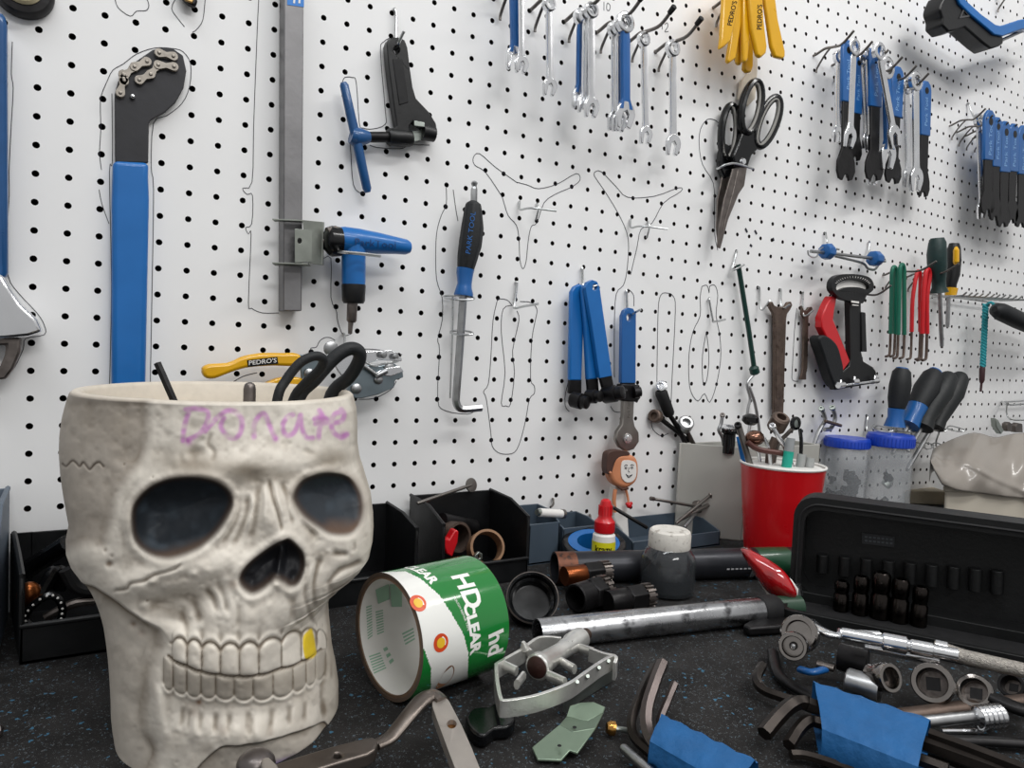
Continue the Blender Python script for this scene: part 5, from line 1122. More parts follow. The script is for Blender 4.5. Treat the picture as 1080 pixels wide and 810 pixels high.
t = thing('rivet_bolt', 'grey round-headed pin lying across the top corner of the black bin', 'bolt', WP(470, 522, .03))
g = G(); a, b = WP(440, 531, .055), WP(497, 511.5, .018); g.tube([a, a.lerp(b, .02), b], [.0015, .0021, .0021], 12); g.build('shank', 'dwire', t)
g = G(); d_ = (b - a).normalized(); g.lathe([(0, -.0035), (.006, -.003), (.0085, -.001), (.0085, .001), (0, .002)], b, (.3, -1, .25), 24); g.build('head', 'dwire', t)
t = thing('white_tube', 'short white tube lying on the slate blue bin', 'tube', Q(582, 542, -.05))
g = G(); a, b = Q(569, 540.5, -.055), Q(592, 542, -.05); g.tube([a, b], 4.6 * mpp(a), 16); g.build('tube', 'white', t)
g = G(); g.tube([b, b + (b - a) * .12], 5.2 * mpp(a), 16); g.build('end_cap', 'dwire', t)
g = G(); g.tube([a - (b - a) * .12, a], 3.6 * mpp(a), 12); g.build('nozzle', 'zinc', t)
for x, y, l_ in [(583.5, 527, 'left'), (622.5, 544, 'right')]:
    peg((x - .5, y - 1), [(x, y, .003), (x, y + 5, .008), (x - 3, y + 8, .014)], 'short grey wire hook on the board, %s of the pair above the slate bins' % l_, r=.0014, m='dwire')

# ---------------------------------------------------------------- tape roll
def tape():
    R_ = .0461; c0 = DP(408.5, 671, .5283); c0.z = R_; N_ = V((c0.x, c0.y, 0)); Fr = DP(497, 646, .581); ax = Fr - c0; ax.z = 0; L = ax.length; ax.normalize(); up = V((0, 0, 1)); sd = ax.cross(up).normalized()      # sd: horizontal across
    t = thing('tape_roll', 'roll of clear repair tape with green and white label lying on its side', 'tape', N_)
    Rc = R_ * .945; Ri = R_ * .90
    g = G(); g.lathe([(Rc, .0005), (Rc, L - .0005), (Ri, L), (Ri, 0)], c0, ax, 80, close=True); g.build('cardboard_core', mat('brown cardboard', '7A6452', .8, 0, .1, 200), t)
    def pt(a, s, r): return c0 + ax * (s * L) + (sd * math.cos(a) + up * math.sin(a)) * r
    # outside label as a fine grid whose colour follows the printed shapes
    NA_, NS = 360, 90
    wpoly_ = [(395, 598), (404, 603.5), (428, 602.5), (444, 610.5), (463.5, 627.7), (476.3, 647), (489, 669.4), (494, 688.7), (493, 720), (486, 745), (454.5, 745), (454.5, 722.4), (454.5, 704.7), (449, 688.7), (442.6, 675.8), (434, 655), (424, 632), (410, 612)]
    def inp(x, y, P):
        c = False
        for i in range(len(P)):
            (ax_, ay), (bx, by) = P[i - 1], P[i]
            if (ay > y) != (by > y) and x < (bx - ax_) * (y - ay) / (by - ay) + ax_: c = not c
        return c
    def pxl(p): q = RM @ (p - CAM); return 540 + F * q.x / q.z, 405 + F * q.y / q.z
    g = G(); vs = [pt(2 * math.pi * k / NA_, s / NS, R_) for s in range(NS + 1) for k in range(NA_)]; fs = []
    for s in range(NS):
        for k in range(NA_):
            q = (k + 1) % NA_; fs.append([s * NA_ + k, s * NA_ + q, (s + 1) * NA_ + q, (s + 1) * NA_ + k])
    g.add(vs, fs)
    view = (c0 + ax * L / 2 - CAM)
    for s in range(NS):
        for k in range(NA_):
            a = 2 * math.pi * (k + .5) / NA_; n_ = (sd * math.cos(a) + up * math.sin(a)); p = pt(a, (s + .5) / NS, R_)
            if n_.dot(p - CAM) < 0: x, y = pxl(p); w_ = inp(x, y, wpoly_)
            else: w_ = (.35 + .25 * math.sin(a * 1.0)) < s / NS < .7 + .1 * math.sin(a * 2)
            g.mi[s * NA_ + k] = 1 if w_ else 0
    g.build('label', [mat('green gloss film', '1B7A33', .16, 0, .04, 20, coat=.6), mat('white gloss film', 'E9E9E4', .16, 0, .02, 20, coat=.6)], t, label='glossy green and white wrap-round label')
    g = G(); g.lathe([(R_, .0004), (R_, -.0001), (Rc, -.0001), (Rc, .0004)], c0, ax, 80, close=True); g.build('tape_edge', mat('translucent tape edge', '5E5046', .4), t)
    g = G(); g.lathe([(R_, L - .0004), (R_, L + .0001), (Rc, L + .0001), (Rc, L - .0004)], c0, ax, 80, close=True); g.build('tape_edge', mat('translucent tape edge', '5E5046', .4), t)
    # inner paper
    g = G(); g.lathe([(Ri - .0002, .001), (Ri - .0002, L - .001)], c0, ax, 80); g.f = g.f[:-2]; g.mi = g.mi[:-2]; g.build('inner_paper', mat('white paper', 'DAD9D4', .7, 0, .03), t)
    # lettering wrapped round the outside. locate by pixel: solve for (a, s)
    def solve(px_, py_, rr=R_, front=True):
        d = ray(px_, py_).normalized(); o = CAM - c0; dd = d - ax * d.dot(ax); oo = o - ax * o.dot(ax)
        A = dd.dot(dd); B = 2 * dd.dot(oo); C = oo.dot(oo) - rr * rr; D = B * B - 4 * A * C
        if D < 0: D = 0
        tt = (-B + (-1 if front else 1) * math.sqrt(D)) / (2 * A); p = CAM + d * tt - c0
        return math.atan2(p.dot(up), p.dot(sd)), p.dot(ax) / L
    def wrap(txt, p0, p1, size, m, rr=R_ + .0002, bold=.0, front=True, sx=1., nm='lettering'):
        """write along the line between two pixels on the surface"""
        a0, s0 = solve(*p0, rr, front); a1, s1 = solve(*p1, rr, front)
        u0, v0, u1, v1 = a0 * rr, s0 * L, a1 * rr, s1 * L; du, dv = u1 - u0, v1 - v0; ln = math.hypot(du, dv); du /= ln; dv /= ln; cu, cv = (u0 + u1) / 2, (v0 + v1) / 2
        # letter height direction: perpendicular, chosen so that glyphs are not mirrored as seen from outside
        pu, pv = (dv, -du) if front else (-dv, du)
        g = G(); g.text(txt, lambda x, y: pt((cu + du * x + pu * y) / rr, (cv + dv * x + pv * y) / L, rr), size, cut=3, bold=bold, sx=sx)
        g.build(nm, m, t); return ln
    wh = mat('white gloss print', 'F1F1EC', .2, coat=.4)
    wrap('HD', (483, 606), (500, 641), .0215, wh, bold=.0007, sx=.95)
    wrap('CLEAR', (494, 641), (501, 684), .0125, wh, bold=.0006)
    wrap('CLEAR', (424, 598), (462, 619), .0115, wh, bold=.0005)
    wrap('hd', (522, 664), (521, 692), .020, wh, bold=.0006)
    wrap('TOUGH REPAIR TAPE', (479, 630), (494, 664), .0028, wh)
    # plain round stickers
    for (px_, py_) in ((441, 636), (465, 678)):
        a, s = solve(px_, py_)
        for r_, m_, lift in ((.0064, mat('orange print', 'D2491C', .2, coat=.4), .0002), (.0036, mat('yellow print', 'E8B92A', .2, coat=.4), .0003)):
            g = G(); g.add([pt(a + math.cos(w) * r_ / R_, s + math.sin(w) * r_ / L, R_ + lift) for w in [2 * math.pi * i / 24 for i in range(24)]], [list(range(24))]); g.build('round_print', m_, t)
    a, s = solve(470, 716)
    g = G(); g.add([pt(a + math.cos(w) * .013 / R_, s + math.sin(w) * .006 / L, R_ + .0002) for w in [2 * math.pi * i / 24 for i in range(24)]], [list(range(24))]); g.build('round_print', mat('brown print', '9A6A48', .3), t)
    # green printing inside the core
    gr = mat('green ink', '8FB29A', .7)
    def patch(x0, y0, x1, y1, x2, y2, x3, y3, m_=gr, ln=0):
        g = G(); q = [(x0, y0), (x1, y1), (x2, y2), (x3, y3)]
        def bil(u, v):
            x = (q[0][0] * (1 - u) + q[1][0] * u) * (1 - v) + (q[3][0] * (1 - u) + q[2][0] * u) * v; y = (q[0][1] * (1 - u) + q[1][1] * u) * (1 - v) + (q[3][1] * (1 - u) + q[2][1] * u) * v
            a, s = solve(x, y, Ri - .0004, False); return pt(a, s, Ri - .0004)
        rows = ln or 1
        for r in range(rows):
            v0 = r / rows; v1 = v0 + (.5 if ln else 1) / rows
            vs = [bil(i / 6, v) for v in (v0, v1) for i in range(7)]; g.add(vs, [[i, i + 1, i + 8, i + 7] for i in range(6)])
        g.build('printed_panel', m_, t)
    patch(389, 692, 401, 688, 408, 706, 395, 712, ln=7); patch(396, 622, 410, 616, 411, 632, 399, 637); patch(411, 616, 424, 617, 424, 640, 413, 640); patch(404, 684, 408, 682, 417, 700, 413, 704, ln=3); patch(386, 640, 392, 638, 393, 672, 388, 676, ln=12); patch(396, 645, 404, 643, 405, 668, 398, 671, ln=9); patch(424, 668, 436, 662, 438, 676, 428, 682, ln=4)
tape()

# ---------------------------------------------------------------- pipes
def pipe(name_, a, b, rpa, label, m, wall_=.12, cat='pipe', endm=None, parts=()):
    r = rpa * mpp(a + V((0, 0, .015))); a = a + V((0, 0, r)); b = b + V((0, 0, r)); d = (b - a); L = d.length; d.normalize()
    t = thing(name_, label, cat, (a.x, a.y, 0)); g = G(); ri = r * (1 - wall_)
    g.lathe([(r * .985, 0), (r, .0006), (r, L - .0006), (r * .985, L), (ri, L), (ri, 0)], a, d, 40, close=True); g.build('tube', m, t, sharp=30)
    g = G(); g.lathe([(0, L * .3), (ri, L * .3)], a, d, 24); g.build('bore_shade_disc', 'matte', t)  # black disc standing in for the shade inside the bore
    return t, a, d, L, r
galv = mat('scratched galvanised tube', 'B4B5B7', .27, 1., .3, 35, bump=.25, bs=60, wear='5E5E60', wearamt=.38)
t, a, d, L, r = pipe('steel_tube', BP(566, 684), BP(800, 657.5), 15.8, 'bright scratched steel tube lying diagonally right of the tape roll', galv, .08)
g = G(); g.lathe([(r * 1.02, L - .001), (r * 1.08, L), (r * 1.08, L + .018), (r * .9, L + .022), (0, L + .022)], a, d, 32); g.build('rubber_end', 'matte', t)
blackp = mat('black lacquered tube', '2C2D32', .33, .4, .25, 25, bump=.1)
t, a, d, L, r = pipe('black_pipe', BP(584, 615), BP(842, 607), 16.5, 'thick black pipe with a rusty left end lying in front of the glue bottle', blackp, .1)
g = G(); g.lathe([(r * 1.005, .0), (r * 1.006, .001), (r * 1.006, .022), (r * 1.001, .023)], a, d, 40); g.f = g.f[:-2]; g.mi = g.mi[:-2]; g.build('rusty_end', mat('rusty band', '6B4230', .5, .5, .3, 90, wear='2C2422', wearamt=.4), t)
g = G(); g.lathe([(r * 1.01, L - .075), (r * 1.05, L - .074), (r * 1.05, L - .070), (r * 1.01, L - .069)], a, d, 40); g.f = g.f[:-2]; g.mi = g.mi[:-2]; g.build('silver_band', 'chrome', t)
g = G(); g.lathe([(r * 1.01, L - .062), (r * 1.02, L - .061), (r * 1.02, L - .020), (r * 1.01, L - .019)], a, d, 40); g.f = g.f[:-2]; g.mi = g.mi[:-2]; g.build('green_band', mat('dark green band', '17492F', .35, coat=.4), t)
g = G(); u_ = d; v_ = V((0, 0, 1)); n_ = (CAM - (a + d * L * .7)); n_ = (n_ - d * n_.dot(d)).normalized(); w_ = n_.cross(d).normalized() * (1 if n_.cross(d).z > 0 else -1)
for k_ in range(9): p = a + d * (L * .66 + k_ * .0055) + (n_ * .92 - w_ * .38).normalized() * (r + .0002); g.box(p, (.0035, .0003, .0016), (d, (n_ * .92 - w_ * .38).normalized(), (w_ * .92 + n_ * .38).normalized()))
g.build('printed_line', mat('grey print on pipe', 'A9A9AC', .6), t)

# ---------------------------------------------------------------- black cap, splined tools
t = thing('round_cup', 'glossy black round cup lying open towards the camera right of the tape roll', 'cup', BP(555, 660))
c = BP(560, 657) + V((0, 0, .0235)); ax = (CAM - c).normalized() + V((.10, 0, .35)); k = mpp(c); R_ = 28 * k; ax.normalize()
g = G(); g.lathe([(R_ * .6, -.022), (R_ * .92, -.018), (R_ * .97, 0), (R_ * 1.0, .001), (R_ * 1.0, .004), (R_ * .95, .0055), (R_ * .88, .004), (R_ * .84, -.002), (R_ * .74, -.004), (R_ * .70, -.014), (0, -.015)], c, ax, 40); g.build('body', 'gloss', t)
g = G(); g.lathe([(R_ * 1.0, .0035), (R_ * .99, .0052), (R_ * .95, .0058), (R_ * .95, .0035)], c, ax, 40, close=True); g.build('worn_rim', 'dsteel', t)
def spline_tool(px0, px1, rp, label, h=0., copper=False, up=0., open_=False):
    a = BP(*px0); b = BP(*px1); r = rp * mpp(a); a = a + V((0, 0, r + up)); b = b + V((0, 0, r + up)); d = (b - a); L = d.length; d.normalize()
    t = thing('splined_tool', label, 'tool', a - V((0, 0, r)), 'black splined bicycle tools')
    g = G(); g.lathe([(0 if not open_ else r * .78, 0), (r * .9, 0), (r * .95, .001), (r * .95, L * .42), (r * .9, L * .44)] + ([(r * .78, L * .44)] if open_ else [(0, L * .44)]), a, d, 32, close=open_); g.build('barrel', mat('copper sleeve', '7E4526', .3, .9, .1, 50) if copper else 'blued', t)
    g = G(); g.tube([a + d * L * .42, a + d * L * .44, a + d * L * .78, a + d * L * .8], [r * .95, r * 1.1, r * 1.1, r], 6); g.build('hex', 'blued', t, bevel=.001)
    g = G(); n = 16
    pr = [(0, L * .8), (r * .88, L * .8), (r * .88, L * .96), (0, L * .96)]; g.lathe(pr, a, d, 24)
    e1, e2 = frame_of(d)
    for i in range(n):
        w = 2 * math.pi * i / n; q = (e1 * math.cos(w) + e2 * math.sin(w)); s_ = d.cross(q); g.box(a + d * L * .88 + q * r * .95, (r * .22, r * .18, L * .18), (q, s_, d))
    g.build('splines', 'dsteel', t); return t
spline_tool((594, 627), (642, 621), 11, 'splined tool with a copper-coloured sleeve leaning on the black pipe', copper=True, up=.009)
spline_tool((606, 647), (638, 637), 16, 'splined tool with a wide open dark mouth between cap and steel tube', open_=True)
spline_tool((640, 648), (686, 640), 13, 'splined tool with bright hex faces beside the steel tube')

# ---------------------------------------------------------------- glue, tape ring, glass jar
def upright(px, py, name_, label, cat): b = BP(px, py); return thing(name_, label, cat, b), b, mpp(b + V((0, 0, .03)))
t, b, k = upright(635, 604, 'glue_bottle', 'small white glue bottle with red nozzle cap and yellow label behind the black pipe', 'bottle')
zt = lambda y: DP(635, y, depth(b)).z
g = G(); g.lathe([(11 * k, 0), (12 * k, .002), (12.2 * k, zt(570)), (11.8 * k, zt(563)), (9 * k, zt(560)), (0, zt(559.5))], b, seg=28); g.build('body', 'white', t)
g = G(); g.lathe([(12.4 * k, .003), (12.5 * k, zt(569))], b, seg=36); g.f = g.f[:-2]; g.mi = g.mi[:-2]; lb = g.build('label', mat('yellow label', 'D9D21F', .4), t)
n_ = (CAM - b); n_.z = 0; n_.normalize(); base_a = math.atan2(n_.y, n_.x)
g = G(); g.text('krazy', lambda x, y: b + V((math.cos(base_a + x / (12.6 * k)) * 12.7 * k, math.sin(base_a + x / (12.6 * k)) * 12.7 * k, zt(576) + y)), 8.8 * k * 1.05, cut=1, bold=.0002, sx=.95); g.build('lettering', 'gloss', lb)
g = G(); g.lathe([(0, zt(560)), (10.6 * k, zt(560)), (11 * k, zt(558)), (10.8 * k, zt(549)), (8.6 * k, zt(546.5)), (7.2 * k, zt(544)), (6.2 * k, zt(530)), (5.2 * k, zt(527)), (3.0 * k, zt(525.4)), (0, zt(525))], b, seg=28)
for i in range(14):
    w = 2 * math.pi * i / 14; q = V((math.cos(w), math.sin(w), 0)); g.box(b + q * 6.7 * k + V((0, 0, (zt(543) + zt(531)) / 2)), (1.6 * k, 1.2 * k, 10 * k), (q, V((-q.y, q.x, 0)), V((0, 0, 1))))
g.build('nozzle_cap', 'red', t)
t, b, k = upright(625, 596, 'electrical_tape', 'black and blue roll of tape lying flat behind the glue bottle', 'tape')
zt = lambda y: DP(624, y, depth(b)).z
h_ = .022
g = G(); ta = V((CAM.x - b.x, CAM.y - b.y, 0)).normalized() * .24 + V((0, 0, 1)); b = b + V((0, 0, .009)); g.lathe([(33 * k, 0), (33.5 * k, .001), (33.5 * k, h_ - .001), (32.5 * k, h_), (27 * k, h_), (27 * k, .0)], b, ta, seg=48, close=True); g.build('tape', 'gloss', t)
g = G(); g.lathe([(27 * k, .001), (27 * k, h_ + .0008), (17.5 * k, h_ + .0008), (17.5 * k, .001)], b, ta, seg=48, close=True); g.build('core', 'blue2', t)
t, b, k = upright(703, 625, 'glass_jar', 'small smoky glass jar with a stained white lid between pipe and steel tube', 'jar')
zt = lambda y: DP(703, y, depth(b)).z
glass = mat('clear plastic', 'D5DADF', .08, 0, 0, 20, alpha=.15, spec=.6, coat=.6, rv=.02)
hz = zt(582)
g = G(); g.lathe([(0, 0), (24 * k, 0), (28 * k, .003), (28.6 * k, .008), (28.6 * k, hz - .006), (26 * k, hz), (22 * k, zt(576)), (21 * k, zt(575)), (20 * k, zt(576)), (24 * k, hz - .002), (27 * k, hz - .008), (27 * k, .006), (0, .004)], b, seg=40); g.build('glass_body', mat('smoky glass', '3C3F42', .08, 0, 0, 20, alpha=.5, coat=.8, rv=.02), t)
g = G(); g.lathe([(0, .004), (26 * k, .006), (26.2 * k, hz * .45), (18 * k, hz * .72), (0, hz * .78)], b, seg=30); g.build('contents', mat('dark grease', '1E1F21', .4, 0, .3, 90, bump=.5), t)
g = G(); g.lathe([(0, zt(576)), (21.6 * k, zt(576)), (22 * k, zt(575)), (22 * k, zt(562)), (21 * k, zt(558.5)), (19 * k, zt(557)), (16 * k, zt(557.5)), (0, zt(557))], b, seg=40); g.build('lid', mat('stained white lid', 'D8D4CC', .5, 0, .06, 60, bump=.4, wear='8C8478', wearamt=.36), t)

# thin metal tools in the slate bin
def rod(p, q, rp, label, name_='spoke_tool', m='dwire', ends=None, flat=1.):
    """straight rod between two points with optional blocks at its ends"""
    t = thing(name_, label, 'tool', p.lerp(q, .5)); k = mpp(p); g = G(); g.tube([p, p.lerp(q, .02), p.lerp(q, .98), q], [rp * .7 * k, rp * k, rp * k, rp * .7 * k], 10, flat=flat); g.build('rod', m, t)
    for e, rr, ln in (ends or []):
        c = p.lerp(q, e); d = (q - p).normalized(); g = G(); g.tube([c - d * ln * k, c - d * ln * .8 * k, c + d * ln * .8 * k, c + d * ln * k], [rr * .8 * k, rr * k, rr * k, rr * .8 * k], 6); g.build('head', 'dsteel', t)
    return t
yq = yE * .5
rod(at_y(688, 526, -.03), at_y(733, 534, yq), 1.6, 'thin grey rod pointing left from the slate bin', ends=[(0, 2.2, 3)])
rod(at_y(713, 552, yE * .8), at_y(762, 511.5, -.035), 1.7, 'thin rod with two small square blocks rising to the right from the slate bin', ends=[(.72, 3.6, 3), (1, 4.5, 3.5)])
rod(at_y(717, 548, yE * .7), at_y(752, 530, yq), 2.2, 'grey flat rod crossing in front of the others in the slate bin')
rod(at_y(722, 556, yE * .9), at_y(737, 536, yE * .5), 2.0, 'short bright rod standing in the slate bin', m='steel')
g = G(); c = at_y(736, 534, yq * .8); k = mpp(c); g.lathe([(0, -.006), (5 * k, -.006), (7 * k, -.004), (7 * k, .004), (5 * k, .006), (0, .006)], c, (.3, -1, .2), 18); solo(g, 'knurled_nut', 'dsteel', 'small round knurled nut among the rods of the slate bin', 'nut', bevel=.0004)
rod(at_y(645.5, 534.5, -.075), at_y(683, 557, -.10), 2.0, 'black rod leaning between glue bottle and glass jar', 'nail_punch', 'blued', ends=[(0, 2.6, 2)])

# ---------------------------------------------------------------- grey box behind the cup
Bc = BP(781, 571); yb2 = Bc.y; xl = Bc.x
hgt = at_y(783, 472.5, yb2).z; xr = at_y(863.5, 500, yb2).x
boxm = mat('pale grey plastic box', 'A9A8A2', .45, 0, .05, 14)
t = thing('holder_box', 'tall pale grey open box behind the red cup holding long tools', 'box', (xl, yb2, 0))
th = .003; yw = -.012
xa = WP(713, 520, .012).x
def wallq(p, q, z0=0.): return [(p[0], p[1], z0), (q[0], q[1], z0), (q[0], q[1], hgt), (p[0], p[1], hgt)]
for nm, q_, dd in [('side_wall', wallq((xa, yw), (xl, yb2)), (th, 0, 0)), ('front_wall', wallq((xl, yb2), (xr, yb2)), (0, th, 0)), ('side_wall', wallq((xr - th, yb2), (xr - th, yw)), (th, 0, 0)), ('back_wall', wallq((xa, yw - th), (xr, yw - th)), (0, th, 0)), ('base', [(xa, yw, 0), (xl, yb2, 0), (xr, yb2, 0), (xr, yw, 0)], (0, 0, th))]:
    g = G(); g.prism(q_, dd); g.build(nm, boxm, t, bevel=.001)
# tools in the box
def stick(pts, yy, rp, m, label, name_='tool_shaft', head=None, grip=None, cat='tool', deep=None):
    AT = (lambda x, y, q: DP(x, y, deep + q)) if deep else at_y
    P = [AT(x, y, yy) for i, (x, y) in enumerate(pts)]; k = mpp(P[0]); t = thing(name_, label, cat, P[-1])
    g = G(); g.tube(smooth([tuple(p) for p in P], 3) if len(P) > 2 else P, rp * k, 10); g.build('shaft', m, t)
    if grip:
        (x0, y0, x1, y1, r, gm) = grip; a, b = AT(x0, y0, yy), AT(x1, y1, yy); g = G(); g.tube([a, a.lerp(b, .1), a.lerp(b, .9), b], [r * .8 * k, r * k, r * .9 * k, r * .7 * k], 14); g.build('grip', gm, t)
    if head:
        (x, y, r, ln, dx, dy, hm) = head; c = AT(x, y, yy); d = (AT(x + dx, y + dy, yy - .01) - c).normalized(); g = G(); g.lathe([(0, -ln * k), (r * .85 * k, -ln * k), (r * k, -ln * .8 * k), (r * k, ln * .8 * k), (r * .8 * k, ln * k), (r * .55 * k, ln * k), (r * .5 * k, ln * .3 * k), (0, ln * .3 * k)], c, d, 20); g.build('head', hm, t)
    return t
ym = (yb2 + yw) / 2
stick([(705, 436), (713, 448), (722, 466), (733, 490)], -.0115, 2.6, 'blued', 'black-gripped tool with chrome cap leaning left out of the grey box', 'gripped_tool', (697.5, 407.5, 6, 3, -3, -5, 'chrome'), (696.5, 412, 706.5, 438, 6.6, 'matte'))
stick([(692, 438), (735, 472), (755, 488)], -.0095, 2.6, 'blued', 'T-bar tool with round dark socket leaning far left out of the grey box', 'socket_bar', (691.5, 439, 7, 5, -6, -2, 'brown'))
stick([(722, 450), (734, 474), (742, 490)], -.014, 2.6, 'dsteel', 'tool with a knurled chrome head standing in the grey box', 'knurled_tool', (722.5, 448, 8.4, 6, 3, -5, 'steel'))
stick([(762, 437.5), (760.5, 447), (758, 454), (762, 462), (765, 480)], ym * 1.2, 1.8, 'steel', 'bent steel crank tip beside the black tube socket', 'crank_rod', (762, 438, 2.6, 2, 0, -5, 'dsteel'))
t = thing('tube_socket', 'black tube socket with chrome square end standing in the grey box', 'socket', at_y(768, 470, ym))
c = at_y(768, 478, ym * 1.3); k = mpp(c); hh = at_y(768, 451, ym * 1.3).z - c.z; g = G(); g.tube([c, c + V((0, 0, hh * .75)), c + V((0, 0, hh * .8)), c + V((0, 0, hh * .97))], [6.5 * k, 6.5 * k, 8.5 * k, 8.8 * k], 18); g.build('body', 'gloss', t)
g = G(); g.lathe([(8.8 * k, 0), (8.8 * k, .002), (4 * k, .003), (3.6 * k, -.003), (0, -.003)], c + V((0, 0, hh * .97)), (-.1, -.3, 1), 18); g.build('end', 'chrome', t)
for i, (pp, lb) in enumerate([([(858, 470), (864, 454), (870, 444), (869, 437), (866.5, 431.5)], 'left one of two silver hooked tubes behind the jars'), ([(869.5, 453), (876, 452), (880, 445), (880.5, 438), (878, 430.5)], 'right one of two silver hooked tubes behind the jars')]):
    stick(pp, ym * .5, 2.2, 'steel', lb, 'hooked_tube', (pp[-1][0], pp[-1][1], 3.0, 3, -2, -6, 'zinc'))
rod(at_y(870, 444, -.03), at_y(887, 449, -.03), 1.8, 'short steel pin between the two silver hooked tubes', 'steel_pin', 'brown')

# ---------------------------------------------------------------- red cup and what stands in it
b = BP(819, 590); dc = depth(b); k = mpp(b + V((0, 0, .05)))
zr = DP(819, 488.5, dc).z
t = thing('party_cup', 'red plastic cup with white inside and rolled rim, full of small tools', 'cup', b)
rt, rb = 42.3 * k, 33 * k
prof = [(rb * .85, .002), (rb, .0), (rb, .004)]
n = 14
for i in range(1, n): f = i / n; prof.append((rb + (rt - rb) * f + (.0004 if i % 2 and .15 < f < .7 else 0), zr * f))
g = G(); g.lathe(prof + [(rt, zr - .002)], b, seg=60); g.f = [f for f in g.f if len(f) == 4]; g.mi = [0] * len(g.f); g.build('outer_wall', mat('red cup plastic', 'C01018', .3, 0, .03, 20, coat=.2), t, sharp=60)
g = G(); g.lathe([(rt - .0006, zr - .002), (rb - .0006, .005), (0, .005)], b, seg=60); g.build('inner_wall', 'white', t)
g = G(); g.tube([b + V((math.cos(w) * rt, math.sin(w) * rt, zr)) for w in [2 * math.pi * i / 60 for i in range(60)]], .0016, 10, closed=True); g.build('rim', 'white', t)
def cupstick(pts, rp, m, label, name_='thin_tool', near=0., **kw):
    return stick(pts, near, rp, m, label, name_, deep=dc, **kw)
cupstick([(779, 449), (784, 466), (790, 486), (800, 520)], 3.3, 'dwire', 'grey rod with dark clevis tip at the left side of the red cup', 'steel_rod', near=-.004, head=(778.5, 449.5, 3.8, 4, -1, -5, 'blued'))
g = G(); g.prism([DP(x, y, dc + .012) for x, y in [(776.8, 461), (781.5, 460), (784.5, 478), (792, 510), (787, 510)]], V(RM[2]) * .003); solo(g, 'plastic_strip', 'blue2', 'bright blue plastic strip at the left edge of the cup', 'strip', bevel=.0005)
tt = cupstick([(791, 448), (790, 462), (800, 478), (806, 520)], 1.7, 'chrome', 'black mushroom knob on curved chrome wires', 'knob_tool', near=.02)
g = G(); c = DP(791.5, 442.5, dc + .02); g.lathe([(0, -6 * k), (5 * k, -5.5 * k), (9 * k, -2 * k), (8.5 * k, 3 * k), (4 * k, 6 * k), (0, 6.2 * k)], c, (0, -.1, 1), 22); g.build('knob', 'gloss', tt)
tt = cupstick([(806, 462), (812, 480), (814, 520)], 2.0, 'chrome', 'shiny brown and chrome crank knob low in the cup', 'crank_tool', near=0)
g = G(); c = DP(796, 462, dc); g.ball(c, 10.5 * k, 18, (1.05, .9, .8)); g.build('knob', mat('brown chrome', '7A5A4C', .2, .9, .2, 40), tt)
cupstick([(788, 466), (800, 474), (824, 478), (834, 482)], 3.0, mat('brown painted bar', '4E2E28', .4, .2), 'brown bar lying slanted across the cup mouth', 'brown_bar', near=-.012)
tt = cupstick([(814, 449), (821, 461), (829, 474), (838, 500)], 2.5, 'chrome', 'chrome rod slanting down to the right over a brown socket', 'chrome_rod', near=-.008, head=(815, 450, 3.6, 3, -3, -5, 'chrome'))
tt = cupstick([(818, 462), (812, 480), (810, 520)], 4.5, 'brown', 'brown steel socket with slanted chrome top in the cup', 'brown_socket', near=.012, head=(821, 446, 9.5, 9, 5, -9, 'brown'))
tt = cupstick([(838, 450), (829, 459), (820, 470), (814, 500)], 2.2, 'dsteel', 'grey rod leaning left behind the round-headed key', 'grey_rod', near=.016)
tt = cupstick([(843.5, 452), (845, 464), (844.5, 482), (842, 515)], 1.9, 'gloss', 'black key with a round head and silver centre in the cup', 'round_key', near=-.002)
g = G(); c = DP(839, 446.5, dc - .002); g.lathe([(7 * k, -.002), (7.4 * k, 0), (7 * k, .002), (4.4 * k, .0025), (4.4 * k, -.002)], c, (0, -1, 0), 24, close=True); g.build('head', 'gloss', tt)
g = G(); g.lathe([(0, .0015), (4.2 * k, .001), (4.4 * k, -.002)], c, (0, -1, 0), 18); g.build('head_centre', 'zinc', tt)
t2 = thing('marker_pen', 'marker pen with teal band standing in the cup', 'pen', DP(830, 490, dc))
g = G(); g.tube([DP(834, 462, dc - .016), DP(832, 476, dc - .016)], [4.4 * k, 5 * k], 16); g.build('cap', mat('grey clear plastic', 'A0A4A6', .2, trans=.3), t2)
g = G(); g.tube([DP(832, 476, dc - .016), DP(829, 496, dc - .016)], [5.2 * k, 5.2 * k], 16); g.build('band', mat('teal plastic', '1F9A86', .35), t2)
for x, y, lb in [(846, 487, 'clear plastic tube, taller one at the right rim of the cup'), (855, 491, 'clear plastic tube, lower one leaning on the right rim of the cup')]:
    g = G(); a_ = DP(x, y - 8, dc - .010); c_ = DP(x - 5, y + 22, dc - .010); g.tube([a_, c_], 4.6 * k, 14); solo(g, 'plastic_tube', mat('frosted plastic', 'B7B9B8', .25, trans=.35), lb, 'tube')

